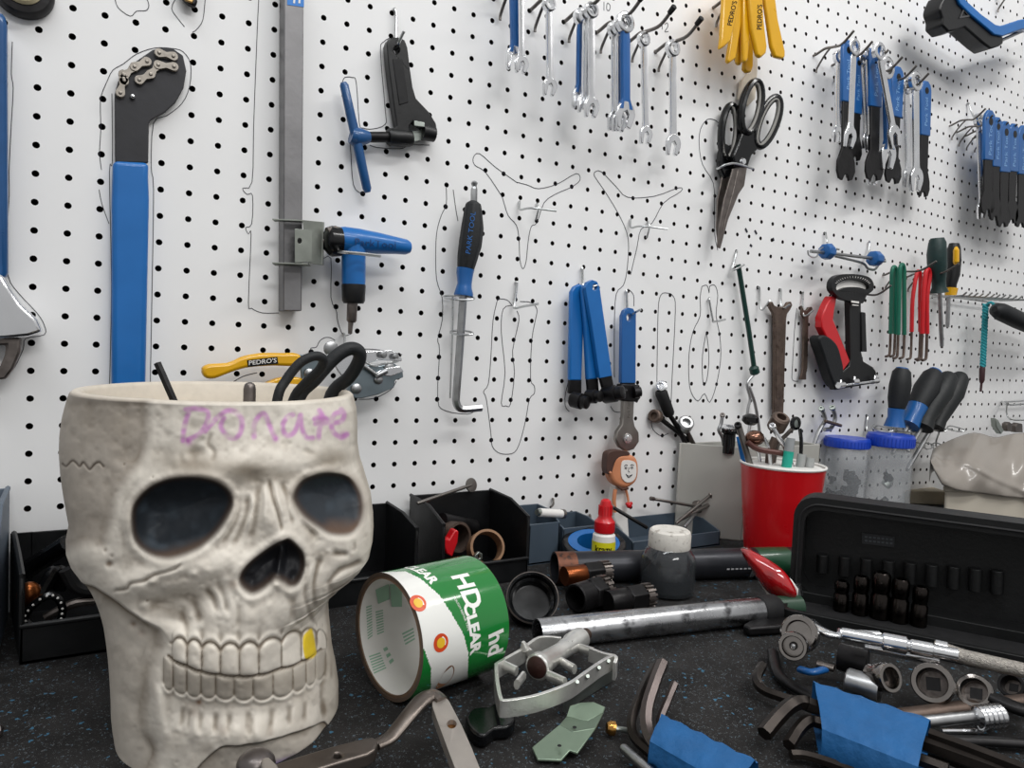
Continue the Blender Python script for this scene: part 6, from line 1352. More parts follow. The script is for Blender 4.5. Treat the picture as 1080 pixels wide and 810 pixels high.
# ---------------------------------------------------------------- blue-lidded jars
def bluejar(px, py, wpx, ylid0, ylid1, label, lumps, seed):
    b = BP(px, py); d = depth(b); k = d / F; zt = lambda y: DP(px, y, d).z
    t = thing('plastic_jar', label, 'jar', b, 'clear jars with blue lids'); R_ = wpx / 2 * k; z1 = zt(ylid1)
    g = G(); pr = [(0, 0), (R_ * .9, 0), (R_, .004)]
    for i in range(10): f = (i + 1) / 10; pr.append((R_ * (1 - .03 * (i % 2)), .004 + (z1 * .88 - .004) * f))
    pr += [(R_ * .9, z1 * .95), (R_ * .88, z1)]
    inn = [(r - .0012, z) for r, z in pr[::-1] if r > .01]
    g.lathe(pr + inn + [(0, .002)], b, seg=36); g.build('clear_body', glass, t)
    g = G(); g.lathe([(0, z1), (R_ * 1.0, z1 - .001), (R_ * 1.02, z1), (R_ * 1.02, zt(ylid0 + 2)), (R_ * .97, zt(ylid0)), (0, zt(ylid0))], b, seg=40)
    for i in range(40):
        w = 2 * math.pi * i / 40; q = V((math.cos(w), math.sin(w), 0)); g.box(b + q * R_ * 1.02 + V((0, 0, (z1 + zt(ylid0 + 2)) / 2)), (.0012, .0016, (zt(ylid0 + 2) - z1) * .8), (q, V((-q.y, q.x, 0)), V((0, 0, 1))))
    g.build('screw_lid', mat('blue screw lid', '1740B0', .35), t)
    rr = random.Random(seed)
    for i in range(lumps):
        a = rr.uniform(0, 6.28); q = rr.uniform(0, R_ * .6); h_ = .006 + (i / lumps) * z1 * .62 * rr.uniform(.6, 1)
        g = G(); c = b + V((math.cos(a) * q, math.sin(a) * q, h_)); axx = V((rr.uniform(-1, 1), rr.uniform(-1, 1), rr.uniform(-.6, 1))).normalized(); r_ = rr.uniform(.0065, .0095)
        g.lathe([(0, 0), (r_, 0), (r_, r_ * .9), (r_ * .55, r_ * .95), (r_ * .5, r_ * 2), (0, r_ * 2)], c, axx, 12)
        solo(g, 'loose_bolt', 'blued' if lumps > 10 or i % 2 else 'zinc', 'dark bolt heaped inside the left blue-lidded jar' if lumps > 10 else 'small bolt at the bottom of the right blue-lidded jar', 'bolt', 'bolts in the left jar' if lumps > 10 else 'bolts in the right jar')
bluejar(888, 546, 44, 460.5, 470, 'clear plastic jar with blue lid half full of dark bolts', 30, 4)
bluejar(933, 549, 45, 457, 469, 'clear plastic jar with blue lid nearly empty, right of the fuller one', 6, 5)
# translucent sleeve between
# ---------------------------------------------------------------- tub under a plastic bag, board strip
b0 = BP(1045, 552); d0 = depth(b0)
t = thing('storage_tub', 'cream storage tub under a crumpled clear bag at the right edge', 'tub', b0)
zz = DP(1040, 513, d0).z
fl = DP(996, 530, d0); fl.z = 0; hl = (fl - CAM); hl.z = 0; hl.normalize(); rr_ = V((RM[0][0], RM[0][1], 0)).normalized()
rim_z = zz; tubm = mat('cream plastic tub', 'C9C1B2', .5, 0, .05, 10)
def foot(i, n_=0.): return [fl + (-rr_ - hl) * n_, fl + rr_ * .25 + (-hl) * n_ , fl + rr_ * .25 + hl * .14, fl + hl * .14 - rr_ * n_][i]
g = G(); g.prism([foot(i) for i in range(4)], (0, 0, zz)); g.build('body', tubm, t, bevel=.006)
g = G(); g.prism([foot(i, .004) + V((0, 0, zz - .012)) for i in range(4)], (0, 0, .012)); g.build('rim', tubm, t, bevel=.003)
# bag: crumpled sheet lying over the tub
bagm = mat('cloudy plastic film', '968F87', .3, 0, .08, 9, alpha=.96, coat=.4, rv=.06)
NU, NV = 70, 34; vs = []; fs = []
outl = smooth([(981, 484), (984, 474), (1000, 465), (1022, 457), (1034, 457), (1050, 461), (1072, 457), (1100, 456), (1140, 460)], 6)
def crease(x, v):
    return .005 * math.sin(x * .055 + v * 3) + .003 * math.sin(x * .12 - v * 6) + .0022 * abs(math.sin(x * .09 + v * 4.4)) + .004 * math.exp(-((v - .35 - (x - 990) * .006) / .05) ** 2) + .0012 * math.sin(x * .3 + v * 9)
for j in range(NV + 1):
    v = j / NV
    for i in range(NU + 1):
        x = 981 + i / NU * 175
        top = np.interp(x, [p[0] for p in outl], [p[1] for p in outl]); bot = np.interp(x, [981, 986, 993, 1010, 1060, 1160], [485, 498, 511, 517, 524, 532])
        y = top + (bot - top) * v
        dd = d0 + .10 * (1 - v) ** 1.6 - .012 - .010 * math.sin(math.pi * v) - crease(x, v); vs.append(DP(x, y, dd))
for j in range(NV):
    for i in range(NU): q = j * (NU + 1) + i; fs.append([q, q + 1, q + NU + 2, q + NU + 1])
nf = len(vs)
for i in range(NU + 1): p = vs[i]; vs.append(p + hl * .06 - V((0, 0, .05)))
for i in range(NU): fs.append([i, nf + i, nf + i + 1, i + 1])
g = G(); g.add(vs, fs); o = g.build('plastic_bag', bagm, None, sharp=180); tag(o, 'crumpled cloudy plastic bag draped over the cream tub', 'bag'); sm = o.modifiers.new('thick', 'SOLIDIFY'); sm.thickness = .0006
g = G(); p0, p1 = BP(948, 531), BP(1000, 533); g.prism([p0, p1, p1 + V((.05, .10, 0)), p0 + V((.03, .08, 0))], (0, 0, DP(960, 517, depth(p0)).z)); solo(g, 'wooden_block', mat('pale wood', 'B3A894', .7, 0, .1, 30), 'low pale wooden block between the jars and the tub', 'block', bevel=.002)

# ---------------------------------------------------------------- socket case
P0 = DP(840, 522, .784); P1 = DP(1080, 548, .688); e = (P1 - P0); e.z = 0; Lc = e.length; e.normalize(); nrm = V((e.y, -e.x, 0));
if nrm.dot(CAM - P0) < 0: nrm = -nrm
Lc *= 1.35; Hc = (P0.z + P1.z) / 2; O = V((P0.x, P0.y, 0))
case_m = mat('black moulded case', '0C0D0E', .5, 0, .2, 40, bump=.2, bs=300)
t = thing('socket_case', 'open black socket set case with upright lid at the right', 'case', O)
def cp(u, z, n_): return O + e * u + V((0, 0, z)) + nrm * n_
def rrect(u0, u1, z0, z1, r, n=6):
    o = []
    for cx_, cz_, a0 in ((u1 - r, z1 - r, 0), (u0 + r, z1 - r, 90), (u0 + r, z0 + r, 180), (u1 - r, z0 + r, 270)):
        for i in range(n + 1): a = math.radians(a0 + 90 * i / n); o.append((cx_ + r * math.cos(a), cz_ + r * math.sin(a)))
    return o
g = G(); outer = rrect(0, Lc, .004, Hc, .022); inner = rrect(.011, Lc - .011, .015, Hc - .013, .016)
g.prism([cp(u, z, .012) for u, z in outer], -nrm * .034, [[cp(u, z, .012) for u, z in inner]]); lid = g.build('lid_rim', case_m, t, bevel=.005, seg=4)
g = G(); g.prism([cp(u, z, -.018) for u, z in inner], -nrm * .006); g.build('lid_panel', case_m, t)
g = G(); g.tube([cp(u, z, .0125) for u, z in rrect(.006, Lc - .006, .009, Hc - .0075, .02)], .0016, 6, closed=True); g.build('lid_seal', 'matte', lid)
# label plate and moulded ribs inside the lid
g = G(); c = V(at_y(926, 570, 0)) * 0
def onlid(x, y, n_=-.017):
    d = ray(x, y); q = O + nrm * n_; tt_ = (q - CAM).dot(nrm) / d.dot(nrm); return CAM + d * tt_
g.prism([onlid(x, y) for x, y in [(909, 562), (944, 566), (943, 577), (909, 573)]], nrm * .001); pl = g.build('label_plate', mat('dark grey label', '2A2C2F', .5), t)
g = G()
for r_ in range(2):
    for c_i in range(7): x = 912 + c_i * 4.4; y = 565.2 + r_ * 4 + c_i * .45; g.prism([onlid(x, y, -.0155), onlid(x + 3, y + .3, -.0155), onlid(x + 3, y + 2.2, -.0155), onlid(x, y + 1.9, -.0155)], nrm * .0003)
g.build('print', mat('grey print on label', '4A4E52', .5), pl)
for i, x in enumerate(range(868, 1075, 23)):
    g = G(); g.tube([onlid(x, 585 + (x - 868) * .09, -.012), onlid(x - 1, 604 + (x - 868) * .12, -.012)], .006, 12); g.build('moulded_pocket', case_m, t, bevel=.0005)
# base tray
BD = .075; BHt = .018
g = G(); ou = rrect(0, Lc, 0, BD, .012); ii = rrect(.006, Lc - .006, .006, BD - .006, .008)
g.prism([O + e * u + nrm * (.016 + v) for u, v in ou], (0, 0, BHt), [[O + e * u + nrm * (.016 + v) for u, v in ii]]); g.build('base_tray', case_m, t, bevel=.002)
g = G(); g.prism([O + e * u + nrm * (.016 + v) for u, v in ii], (0, 0, .008)); g.build('tray_insert', 'matte', t)
for u in (.03, .17): g = G(); g.tube([cp(u, .012, .014), cp(u + .02, .012, .014)], .004, 10); g.build('hinge', 'blued', t)
# sockets standing in the tray
def onplane(x, y, n_):
    d = ray(x, y); q = O + nrm * n_; return CAM + d * ((q - CAM).dot(nrm) / d.dot(nrm))
for i, (x, y0, y1, r) in enumerate([(886, 612, 648, 7.5), (906, 607, 652, 8), (927, 603, 652, 9.5), (948, 610, 648, 9), (969, 618, 652, 8)]):
    a = onplane(x, y1, .03); z_ = onplane(x, y0, .03).z; a.z = .008; k = mpp(a); r_ = r * k
    g = G(); g.lathe([(0, 0), (r_ * .9, 0), (r_, .001), (r_, z_ * .42), (r_ * .86, z_ * .46), (r_ * .86, z_ * .5), (r_ * .95, z_ * .55), (r_ * .95, z_ - .011), (r_ * .75, z_ - .008), (r_ * .5, z_ - .0085), (r_ * .45, z_ - .016), (0, z_ - .016)], a, seg=24)
    solo(g, 'socket', mat('smoked chrome', '322E2C', .22, 1., .1, 50), 'dark socket standing in the open case, %s' % ['leftmost of the row', 'second from the left', 'third and tallest of the row', 'fourth, above the grey plate', 'rightmost of the row'][i], 'socket', 'sockets in the open case')

# ---------------------------------------------------------------- reflector
t = thing('reflector', 'red plastic reflector with white backing leaning on the case corner', 'reflector', BP(815, 650))
D0 = .765; X_ = [(781, 580), (788, 579), (795, 581.6), (812, 591), (827.6, 603), (838, 618.8), (840, 629), (831, 632), (810, 625), (789.6, 596)]
fw = V(RM[2])
ol = smooth(X_, 4, True); cx_, cy_ = 811, 604; g = G(); vs = []; n = len(ol); lv = [(1, .009), (1, .003), (.96, 0), (.85, -.003), (.6, -.0065), (.3, -.008), (0.02, -.0085)]
for sc_, dz_ in lv: vs += [DP(cx_ + (x - cx_) * sc_ + (1 - sc_) * -3, cy_ + (y - cy_) * sc_ + (1 - sc_) * 3, D0 - (cx_ + (x - cx_) * sc_ - 781) * .0006 + dz_) for x, y in ol]
fs = [[i * n + k, i * n + (k + 1) % n, (i + 1) * n + (k + 1) % n, (i + 1) * n + k] for i in range(len(lv) - 1) for k in range(n)] + [list(range(n))[::-1], [(len(lv) - 1) * n + k for k in range(n)]]
g.add(vs, fs); g.build('lens', mat('red reflector lens', 'A80F16', .12, 0, .3, 60, coat=1., spec=.8), t, sharp=60)
g = G(); g.prism([DP(x, y, D0 + .009 - (x - 781) * .0006) for x, y in [(782, 582), (812, 592), (836, 612), (843, 622), (842, 631), (812, 631)]], fw * .006); g.build('backing', 'white', t, bevel=.002)
g = G(); g.tube([DP(841, 616, D0), DP(843, 628, D0)], .004, 10); g.build('clip', 'chrome', t)
g = G(); p0, p1 = BP(812, 652), BP(842, 650); r_ = .011; g.tube([p0 + V((0, 0, r_)), p1 + V((0, 0, r_))], r_, 18); solo(g, 'green_cap', mat('dull green plastic', '2C4636', .4), 'dull green cap under the red reflector', 'cap')
g = G(); g.prism([BP(x, y, .002) for x, y in [(783, 667), (800, 656), (838, 655), (850, 664), (820, 669), (790, 671)]], (0, 0, .008)); solo(g, 'flat_lever', 'blued', 'black flat lever lying under the steel tube end', 'lever', bevel=.002)
# ---------------------------------------------------------------- ratchets and loose sockets at the right
def hz(x, y, h): return BP(x, y, h)
sockm = mat('socket chrome', '8C8783', .2, 1., .15, 50)
def lathe_socket(x, y, h, rp, ln, dirpx, label, m='chrome', square=True, name_='socket', grp='loose chrome sockets'):
    """socket whose open end is centred on pixel (x, y) at height h; dirpx: where its axis points (pixel offset, back)"""
    c = hz(x, y, h); k = mpp(c); r = rp * k; v = (CAM - c).normalized(); right = V(RM[0]); dn = V(RM[1])
    ax = (v + right * dirpx[0] - dn * dirpx[1]).normalized(); t = thing(name_, label, 'socket', c - V((0, 0, h)), grp)
    L = ln * k; g = G(); g.lathe([(0, -L), (r * .86, -L), (r * .9, -L * .97), (r * .9, -L * .6), (r, -L * .5), (r, -.001), (r * .95, 0), (r * .74, 0), (r * .66, -.003), (r * .60, -L * .5)], c, ax, 30); g.f = g.f[:-1]; g.mi = g.mi[:-1]; g.build('body', m, t)
    g = G(); g.lathe([(r * .64, -L * .42), (0, -L * .42)], c, ax, 30); g.build('inner_face', 'dsteel', t)
    if square: g = G(); g.tube([c - ax * L * .405, c - ax * L * .415], r * .46, 4, caps=True, rot=.2); g.build('square_drive', 'blued', t, bevel=.0005)
    return t
# ratchet
H = .034
t = thing('ratchet', 'chrome ratchet with round head and a socket fitted, lying across the case tray', 'ratchet', hz(842, 668, 0))
c = hz(842, 667, H); k = mpp(c); v = (CAM - c).normalized(); ax = (v + V((0, 0, .22)) - V(RM[0]) * .25).normalized()
g = G(); g.lathe([(0, -.014), (17 * k, -.014), (19 * k, -.011), (19 * k, -.002), (17 * k, 0), (13 * k, 0), (12 * k, -.003), (0, -.003)], c, ax, 36)
g.build('head', sockm, t)
p = [hz(x, y, H - .004) for x, y in [(852, 658), (863, 664), (880, 670), (905, 672), (930, 676)]]
g = G(); g.tube(smooth([tuple(q) for q in p], 4), [11 * k * (1 - .5 * min(1, i / 9)) for i in range(len(smooth([tuple(q) for q in p], 4)))], 16, flat=.6); g.build('neck', 'chrome', t)
p = [hz(x, y, H) for x, y in [(885, 668), (927, 671)]]; g = G(); g.tube(p, 5.6 * k, 18); g.build('shank', 'chrome', t)
c2 = hz(836, 682, H + .004); ax2 = (CAM - c2).normalized() + V((-.1, 0, -.05)); ax2.normalize()
g = G(); r = 13.5 * k; g.lathe([(0, -.022), (r, -.022), (r, -.001), (r * .94, 0), (r * .76, 0), (r * .7, -.002), (r * .66, -.011), (0, -.011)], c2, ax2, 30); g.build('fitted_socket', sockm, t)
g = G(); g.ball(c2 - ax2 * .008, r * .3, 12); g.build('drive_pin', 'steel', t)
# extension bars
def bar(pts, rp, m, name_, label, cat='bar', parts=()):
    a = [hz(*p) for p in pts]; k = mpp(a[0]); t = thing(name_, label, cat, a[0]); g = G(); g.tube(a, rp * k, 18); g.build('shaft', m, t)
    for f0, f1, r, mm, nm, sg in parts:
        A, B = a[0], a[-1]; g = G(); p, q = A.lerp(B, f0), A.lerp(B, f1); g.tube([p, p.lerp(q, .06), p.lerp(q, .94), q], [r * .86 * k, r * k, r * k, r * .86 * k], sg); g.build(nm, mm, t)
    return t
knurl = mat('knurled chrome', 'A8A39C', .42, 1., .2, 600, bump=1., bs=1500)
bar([(888, 668, .048), (1010, 691, .048)], 6.4, 'chrome', 'extension_bar', 'chrome extension bar with collars lying on the other tools', parts=[(.36, .58, 9.0, 'chrome', 'collar', 24), (.60, .80, 7.6, 'chrome', 'collar', 24)])
bar([(985, 682, .046), (1018, 693, .044), (1110, 714, .042)], 7.5, knurl, 'breaker_bar', 'knurled handle running off the right edge', parts=[(0, .12, 8.2, 'chrome', 'collar', 24)])
bar([(912, 681, .034), (990, 696, .034)], 6.2, 'chrome', 'extension_bar', 'short chrome extension bar below the longer one', parts=[(0, .08, 6.5, 'chrome', 'end', 20)])
# dark impact socket, lying sockets
t = thing('impact_socket', 'matt black impact socket lying between ratchet neck and chrome sockets', 'socket', hz(898, 715, 0))
a, b = hz(884, 692, .022), hz(916, 700, .022); k = mpp(a); g = G(); g.tube([a, a.lerp(b, .05), a.lerp(b, .95), b], [13 * k, 14 * k, 14 * k, 12 * k], 24); g.build('body', 'dsteel' if 0 else 'blued', t)
t = thing('socket', 'chrome socket lying on its side with its mouth to the right', 'socket', hz(905, 740, 0), 'loose chrome sockets')
a, b = hz(893, 718, .017), hz(928, 729, .017); d = b - a; L = d.length; d.normalize(); r = 13 * k
g = G(); g.lathe([(0, 0), (r * .92, 0), (r, .001), (r, L - .001), (r * .95, L), (r * .76, L), (r * .7, L * .6), (0, L * .6)], a, d, 30); g.build('body', 'steel', t)
lathe_socket(940, 715, .030, 15, 26, (.75, -.05), 'chrome socket seen half from the side behind the lying one', sockm)
lathe_socket(983, 720, .026, 20.5, 26, (-.15, .15), 'large chrome socket facing the camera with a square hole', sockm)
lathe_socket(1027, 728, .024, 17.5, 26, (-.35, .45), 'chrome socket tilted up, right of the large one', sockm)
lathe_socket(1066, 722, .018, 13, 24, (-.5, .5), 'dark socket near the right edge', 'blued')
t = bar([(958, 763, .012), (1026, 756, .014), (1034, 755, .014)], 6.2, 'steel', 'universal_joint', 'steel universal joint rod with bright clamped end below the sockets', 'joint', parts=())
a, b = hz(1028, 757, .014), hz(1058, 754, .016); k = mpp(a); d = (b - a).normalized()
g = G(); g.tube([a, a + d * .002, b - d * .002, b], [8 * k, 11 * k, 11 * k, 9 * k], 20)
for i in range(5): q = a.lerp(b, .15 + i * .17); g.tube([q - d * .0012, q + d * .0012], 12.2 * k, 20)
g.build('coupling', 'chrome', t)
g = G(); g.tube([hz(993, 771, .004), hz(1036, 771, .004), hz(1043, 764, .012)], .0018, 8); g.build('spring_clip', 'chrome', t)
for (p, rp, m_, lb, nm) in [([(815, 688, .006), (822, 712, .006), (848, 731, .006), (885, 744, .006), (930, 752, .006)], 6, 'blued', 'dark curved lever running under the sockets', 'curved_lever'), ([(844, 706, .010), (856, 709, .012), (870, 706, .012)], 5, 'blue', 'short blue plastic piece under the ratchet head', 'plastic_piece'), ([(862, 700, .014), (880, 705, .014)], 5, 'dsteel', 'short dull pin under the ratchet neck', 'steel_pin'),
                         ([(935, 756, .006), (1000, 748, .010), (1050, 742, .012), (1090, 738, .014)], 9, 'brown', 'rusty bar lying under the large chrome sockets', 'rusty_bar'), ([(1045, 735, .022), (1075, 748, .02), (1100, 752, .02)], 9, 'blued', 'dark bar end at the right edge beside the joint', 'dark_bar'), ([(990, 780, .006), (1050, 782, .006), (1110, 786, .006)], 7, 'blued', 'dark bar along the lower right edge', 'dark_bar')]:
    P = [hz(*q) for q in p]; g = G(); g.tube(smooth([tuple(q) for q in P], 4) if len(P) > 2 else P, rp * mpp(P[0]), 14, flat=.7); solo(g, nm, m_, lb, 'lever' if 'lever' in nm else 'bar' if 'bar' in nm else 'pin' if 'pin' in nm else 'plastic piece')

# ---------------------------------------------------------------- hex keys bundled in blue tape
hexm = mat('black oxide hex steel', '302B28', .38, .75, .2, 60, bump=.15)
tapem = mat('blue masking tape', '17588F', .6, 0, .12, 50, bump=.5, bs=300)
def hexkey(pts, rp, label, grp, m=hexm):
    P = [hz(*q) for q in pts]; t = thing('hex_key', label, 'hex key', V((P[-1].x, P[-1].y, 0)), grp); g = G(); g.tube(smooth([tuple(q) for q in P], 5), rp * mpp(P[len(P) // 2]), 6); g.build('bar', m, t, sharp=50); 
    return t
G1 = 'hex keys in the right blue tape bundle'
hexkey([(804, 702, .014), (798, 716, .012), (806, 728, .010), (830, 737, .010), (860, 746, .010), (980, 792, .010), (1060, 826, .010)], 5.6, 'hex key whose short leg reaches highest in the right bundle', G1)
hexkey([(806, 774, .012), (820, 757, .018), (834, 744, .024), (846, 741, .024), (866, 748, .022), (980, 786, .022), (1080, 822, .022)], 8, 'thickest hex key of the right bundle with a light bent elbow', G1)
hexkey([(832, 786, .010), (842, 770, .014), (852, 761, .018), (864, 762, .018), (900, 775, .018), (1000, 812, .018)], 6.6, 'hex key with bent elbow just left of the blue tape, second from the front', G1)
hexkey([(834, 796, .006), (850, 797, .006), (880, 806, .006), (920, 822, .006)], 5.5, 'lowest hex key of the right bundle near the bottom edge', G1)
hexkey([(980, 774, .028), (1030, 792, .028), (1090, 815, .028)], 6.5, 'hex key end sticking out of the right side of the blue tape', G1)
t = thing('masking_tape_wrap', 'wide band of blue masking tape around the right bundle of hex keys', 'tape', hz(915, 790, 0))
nw = 26; topc = [(856, 731, 863, 786), (980, 773, 968, 822)]
vs = []; fs = []
def wrapband(p00, p01, p10, p11, hgt, thk):
    """tape round a flat bundle: top edge pixels left/right, bottom edge pixels left/right"""
    g = G(); n = 22; m_ = 14; vs = []; fs = []
    A = hz(*p00, hgt); B = hz(*p01, hgt); C = hz(*p10, hgt * .6); D = hz(*p11, hgt * .6)
    for i in range(m_ + 1):
        u = i / m_; T = A.lerp(B, u); Bt = C.lerp(D, u); ctr = (T + Bt) / 2; h_ = (Bt - T) / 2; hl = h_.length; hx = h_.normalized()
        for j in range(n):
            w = 2 * math.pi * j / n; cw, sw = math.cos(w), math.sin(w); e_ = .6
            a = math.copysign(abs(cw) ** e_, cw); b_ = math.copysign(abs(sw) ** e_, sw)
            rip = .0009 * math.sin(j * 2.7 + 1.3) + .0006 * math.sin(i * 1.9 + j)
            vs.append(ctr + hx * a * (hl + rip) + V((0, 0, 1)) * (b_ * (thk + rip)) + (V((0, 0, thk * .2))))
    for i in range(m_):
        for j in range(n): q = (j + 1) % n; fs.append([i * n + j, i * n + q, (i + 1) * n + q, (i + 1) * n + j])
    g.add(vs, fs); return g
wrapband((856, 733), (981, 775), (866, 790), (966, 832), .020, .013).build('tape_band', tapem, t)
G2 = 'hex keys in the centre blue tape bundle'
hexkey([(699, 699, .040), (690, 722, .032), (682, 750, .022), (684, 775, .014), (700, 796, .012), (740, 822, .012)], 7.2, 'hex key with the tallest upright leg in the centre bundle', G2, mat('grey hex steel', '5A5250', .35, .8, .15, 60, bump=.1))
hexkey([(712, 721, .034), (704, 740, .026), (696, 762, .016), (700, 780, .013), (716, 796, .012), (770, 825, .012)], 4.6, 'slimmer hex key in the centre bundle with a reddish tip', G2, mat('grey hex steel', '5A5250', .35, .8, .15, 60, bump=.1))
hexkey([(690, 703, .030), (678, 728, .024), (667, 755, .016), (668, 775, .010), (684, 792, .008), (720, 818, .008)], 5.5, 'dark hex key at the left of the centre bundle', G2)
t = thing('masking_tape_wrap', 'blue masking tape around the centre bundle of hex keys at the bottom edge', 'tape', hz(730, 800, 0))
wrapband((699, 767), (800, 818), (684, 798), (770, 850), .016, .010).build('tape_band', tapem, t)
t = thing('steel_pin', 'bright round steel pin at the bottom edge left of the centre bundle', 'pin', hz(665, 800, 0))
g = G(); a, b = hz(656, 788, .008), hz(690, 818, .006); k = mpp(a); g.tube([a, a.lerp(b, .06), b], [3.5 * k, 5.2 * k, 5.2 * k], 16); g.build('shaft', 'steel', t)
t = thing('brass_screw', 'small brass-headed screw lying left of the centre bundle', 'screw', hz(648, 772, 0))
a, b = hz(645, 768, .006), hz(666, 771, .004); d = (b - a).normalized(); k = mpp(a); g = G(); g.lathe([(0, -.004), (5 * k, -.0035), (7.5 * k, -.001), (7.5 * k, .002), (0, .0025)], a, d, 20); g.build('head', mat('polished brass', 'B98A4A', .25, 1.), t)
g = G(); g.tube([a, b], 3 * k, 10); g.build('thread', 'zinc', t)

# ---------------------------------------------------------------- green grey bent bracket
grn = mat('grey green anodised sheet', '80917F', .38, .65, .08, 50)
t = thing('bent_bracket', 'grey green bent sheet bracket with two tiny holes lying near the bottom edge', 'bracket', hz(600, 780, 0))
g = G(); top = [(600.8, 743), (626, 740), (638.5, 745), (636.4, 751)]; 
def sheet(g, quads, th_=.0016):
    for q in quads: g.prism([hz(*p) for p in q], (0, 0, -th_))
sheet(g, [[(601, 744, .014), (612, 741.5, .015), (626, 740, .014), (638.5, 745.5, .012), (636, 752, .010), (620, 760, .010), (597, 756, .008)], [(597, 756, .0081), (620, 760, .0101), (636, 752, .0101), (628, 768, .012), (604, 772, .012), (590, 764, .010)], [(590, 764, .0101), (604, 772, .0121), (628, 768, .0121), (609, 794, .006), (601, 791, .006), (592, 801.5, .004), (567, 800.5, .004), (561, 788, .005)]])
g.build('sheet', grn, t, bevel=.0006)
g = G()
for x, y, h_ in ((606, 767, .0122), (590, 786.5, .0085)): c = hz(x, y, h_ + .0003); g.lathe([(0, .0004), (.0011, .0004), (.0014, 0)], c, (0, 0, 1), 12)
g.build('rivet_hole', 'blued', t)
# black lever lump
g = G(); P = smooth([(491, 757), (500, 747), (516, 746), (524, 740), (534, 741), (542, 750), (543, 760), (536, 767), (522, 768), (512, 776), (499, 772)], 2, True); g.prism([hz(x, y - 1, .010) for x, y in P], (0, 0, -.009)); solo(g, 'plastic_lever', 'gloss', 'glossy black plastic lever lump between the bent arm and the pedal', 'lever', bevel=.004, seg=3)

# ---------------------------------------------------------------- pedal
alu = mat('cast aluminium', 'E2E1DC', .32, .75, .12, 60, bump=.25, bs=400)
t = thing('bicycle_pedal', 'silver cage bicycle pedal with brown bearing cap lying in front of the steel tube', 'pedal', hz(590, 735, 0))
h1 = .026
g = G()
def strip(pts, w_, th_, hh):
    """upright band following pixels at its top edge"""
    P = [hz(x, y, h_) for x, y, h_ in pts]; P = [V(p) for p in smooth([tuple(p) for p in P], 4)]; vs = []; fs = []; n = len(P)
    for i, p in enumerate(P):
        d = (P[min(i + 1, n - 1)] - P[max(i - 1, 0)]); d.z = 0; d.normalize(); s_ = V((-d.y, d.x, 0)) * th_ / 2
        vs += [p + s_, p - s_, p - s_ - V((0, 0, hh)), p + s_ - V((0, 0, hh))]
    for i in range(n - 1):
        for k in range(4): fs.append([i * 4 + k, i * 4 + (k + 1) % 4, (i + 1) * 4 + (k + 1) % 4, (i + 1) * 4 + k])
    fs += [[0, 1, 2, 3], [(n - 1) * 4 + k for k in (3, 2, 1, 0)]]; return vs, fs
for pts, hh in [([(592, 672, h1), (569, 671.5, h1), (549, 685, h1), (526, 698, h1), (523.5, 702, h1), (524.5, 718, h1), (528, 735, h1), (533, 738, h1), (560, 734, h1), (583, 727, h1), (602, 719, h1), (618, 708, h1), (634, 697, h1), (647, 690, h1)], .012), ([(647, 690, h1), (650, 693, h1), (648, 699, h1 - .003)], .014), ([(622, 683, h1), (636, 688, h1), (648, 690.5, h1)], .011)]:
    g.add(*strip(pts, 0, .0028, hh))
g.build('cage', alu, t, bevel=.0007)
g = G(); g.add(*strip([(596, 727, .02), (612, 716, .019), (632, 704, .018), (648, 695, .018)], 0, .002, .017)); g.tube([hz(577, 740, .012), hz(592, 737, .012)], .0022, 8)
for x, y in ((607, 722), (618, 716), (630, 707), (640, 700)): g.tube([hz(x, y, .019), hz(x + 2, y - 3, .025)], .0014, 8)
g.build('toothed_plate', 'zinc', t)
a, b = hz(566, 704, .024), hz(612, 673, .022); k = mpp(a); d = (b - a).normalized(); L = (b - a).length
g = G(); g.lathe([(12.5 * k, 0), (14 * k, .001), (14 * k, .007), (11.5 * k, .010), (9.5 * k, L * .5), (10.5 * k, L * .72), (12.5 * k, L * .8), (12.5 * k, L), (0, L)], a, d, 32); g.build('axle_tube', alu, t)
g = G(); g.lathe([(0, -.0022), (8 * k, -.002), (11.5 * k, -.0005), (12.3 * k, .001)], a, d, 28); g.build('bearing_cap', mat('brown bearing cap', '3A2420', .35, .2, .2, 60, bump=.4), t)
g = G(); g.tube([b, b + d * .012], 6.5 * k, 14)
for i in range(5): g.tube([b + d * (.003 + i * .002), b + d * (.004 + i * .002)], 7.2 * k, 14)
g.build('threaded_axle', 'brown', t)
g = G()
for p, q in [((545, 708), (528, 700)), ((552, 713), (545, 722)), ((578, 712), (596, 720)), ((560, 690), (552, 683)), ((588, 696), (606, 706)), ((600, 680), (626, 688))]: g.tube([hz(*p, .021), hz(*q, .022)], .0024, 8, flat=1.6)
g.tube([hz(553.5, 684, .026), hz(552, 677, .032)], [.0042, .0014], 12); g.build('cross_arm', alu, t)

# ---------------------------------------------------------------- bent arm in the foreground
arm = mat('worn anodised arm', '6E6660', .34, .85, .12, 60, bump=.1)
t = thing('brake_arm', 'bent grey metal brake arm lying in the foreground before the skull', 'arm', hz(400, 800, 0))
g = G(); P = [(289, 806, .026), (310, 799, .027), (350, 787, .028), (382, 778.5, .029), (393, 777, .029), (399, 782, .029), (396, 790, .029), (388, 795, .028), (350, 806, .027), (320, 816, .026), (296, 820, .026)]
ho = [(x, y, .0275) for x, y in circ(356, 803 - 8 + 2, 4.4, 3.6, 12)]
g.prism([hz(*p) for p in P], (0, 0, -.008), [[hz(*p) for p in ho]]); g.build('flat_arm', arm, t, bevel=.0018, seg=3)
g = G(); q = [hz(*p) for p in [(396, 786, .025), (410, 779, .025), (420, 768, .028), (433, 752, .033), (446, 738, .036), (458, 733, .036), (467, 740, .034)]]; k = mpp(q[2])
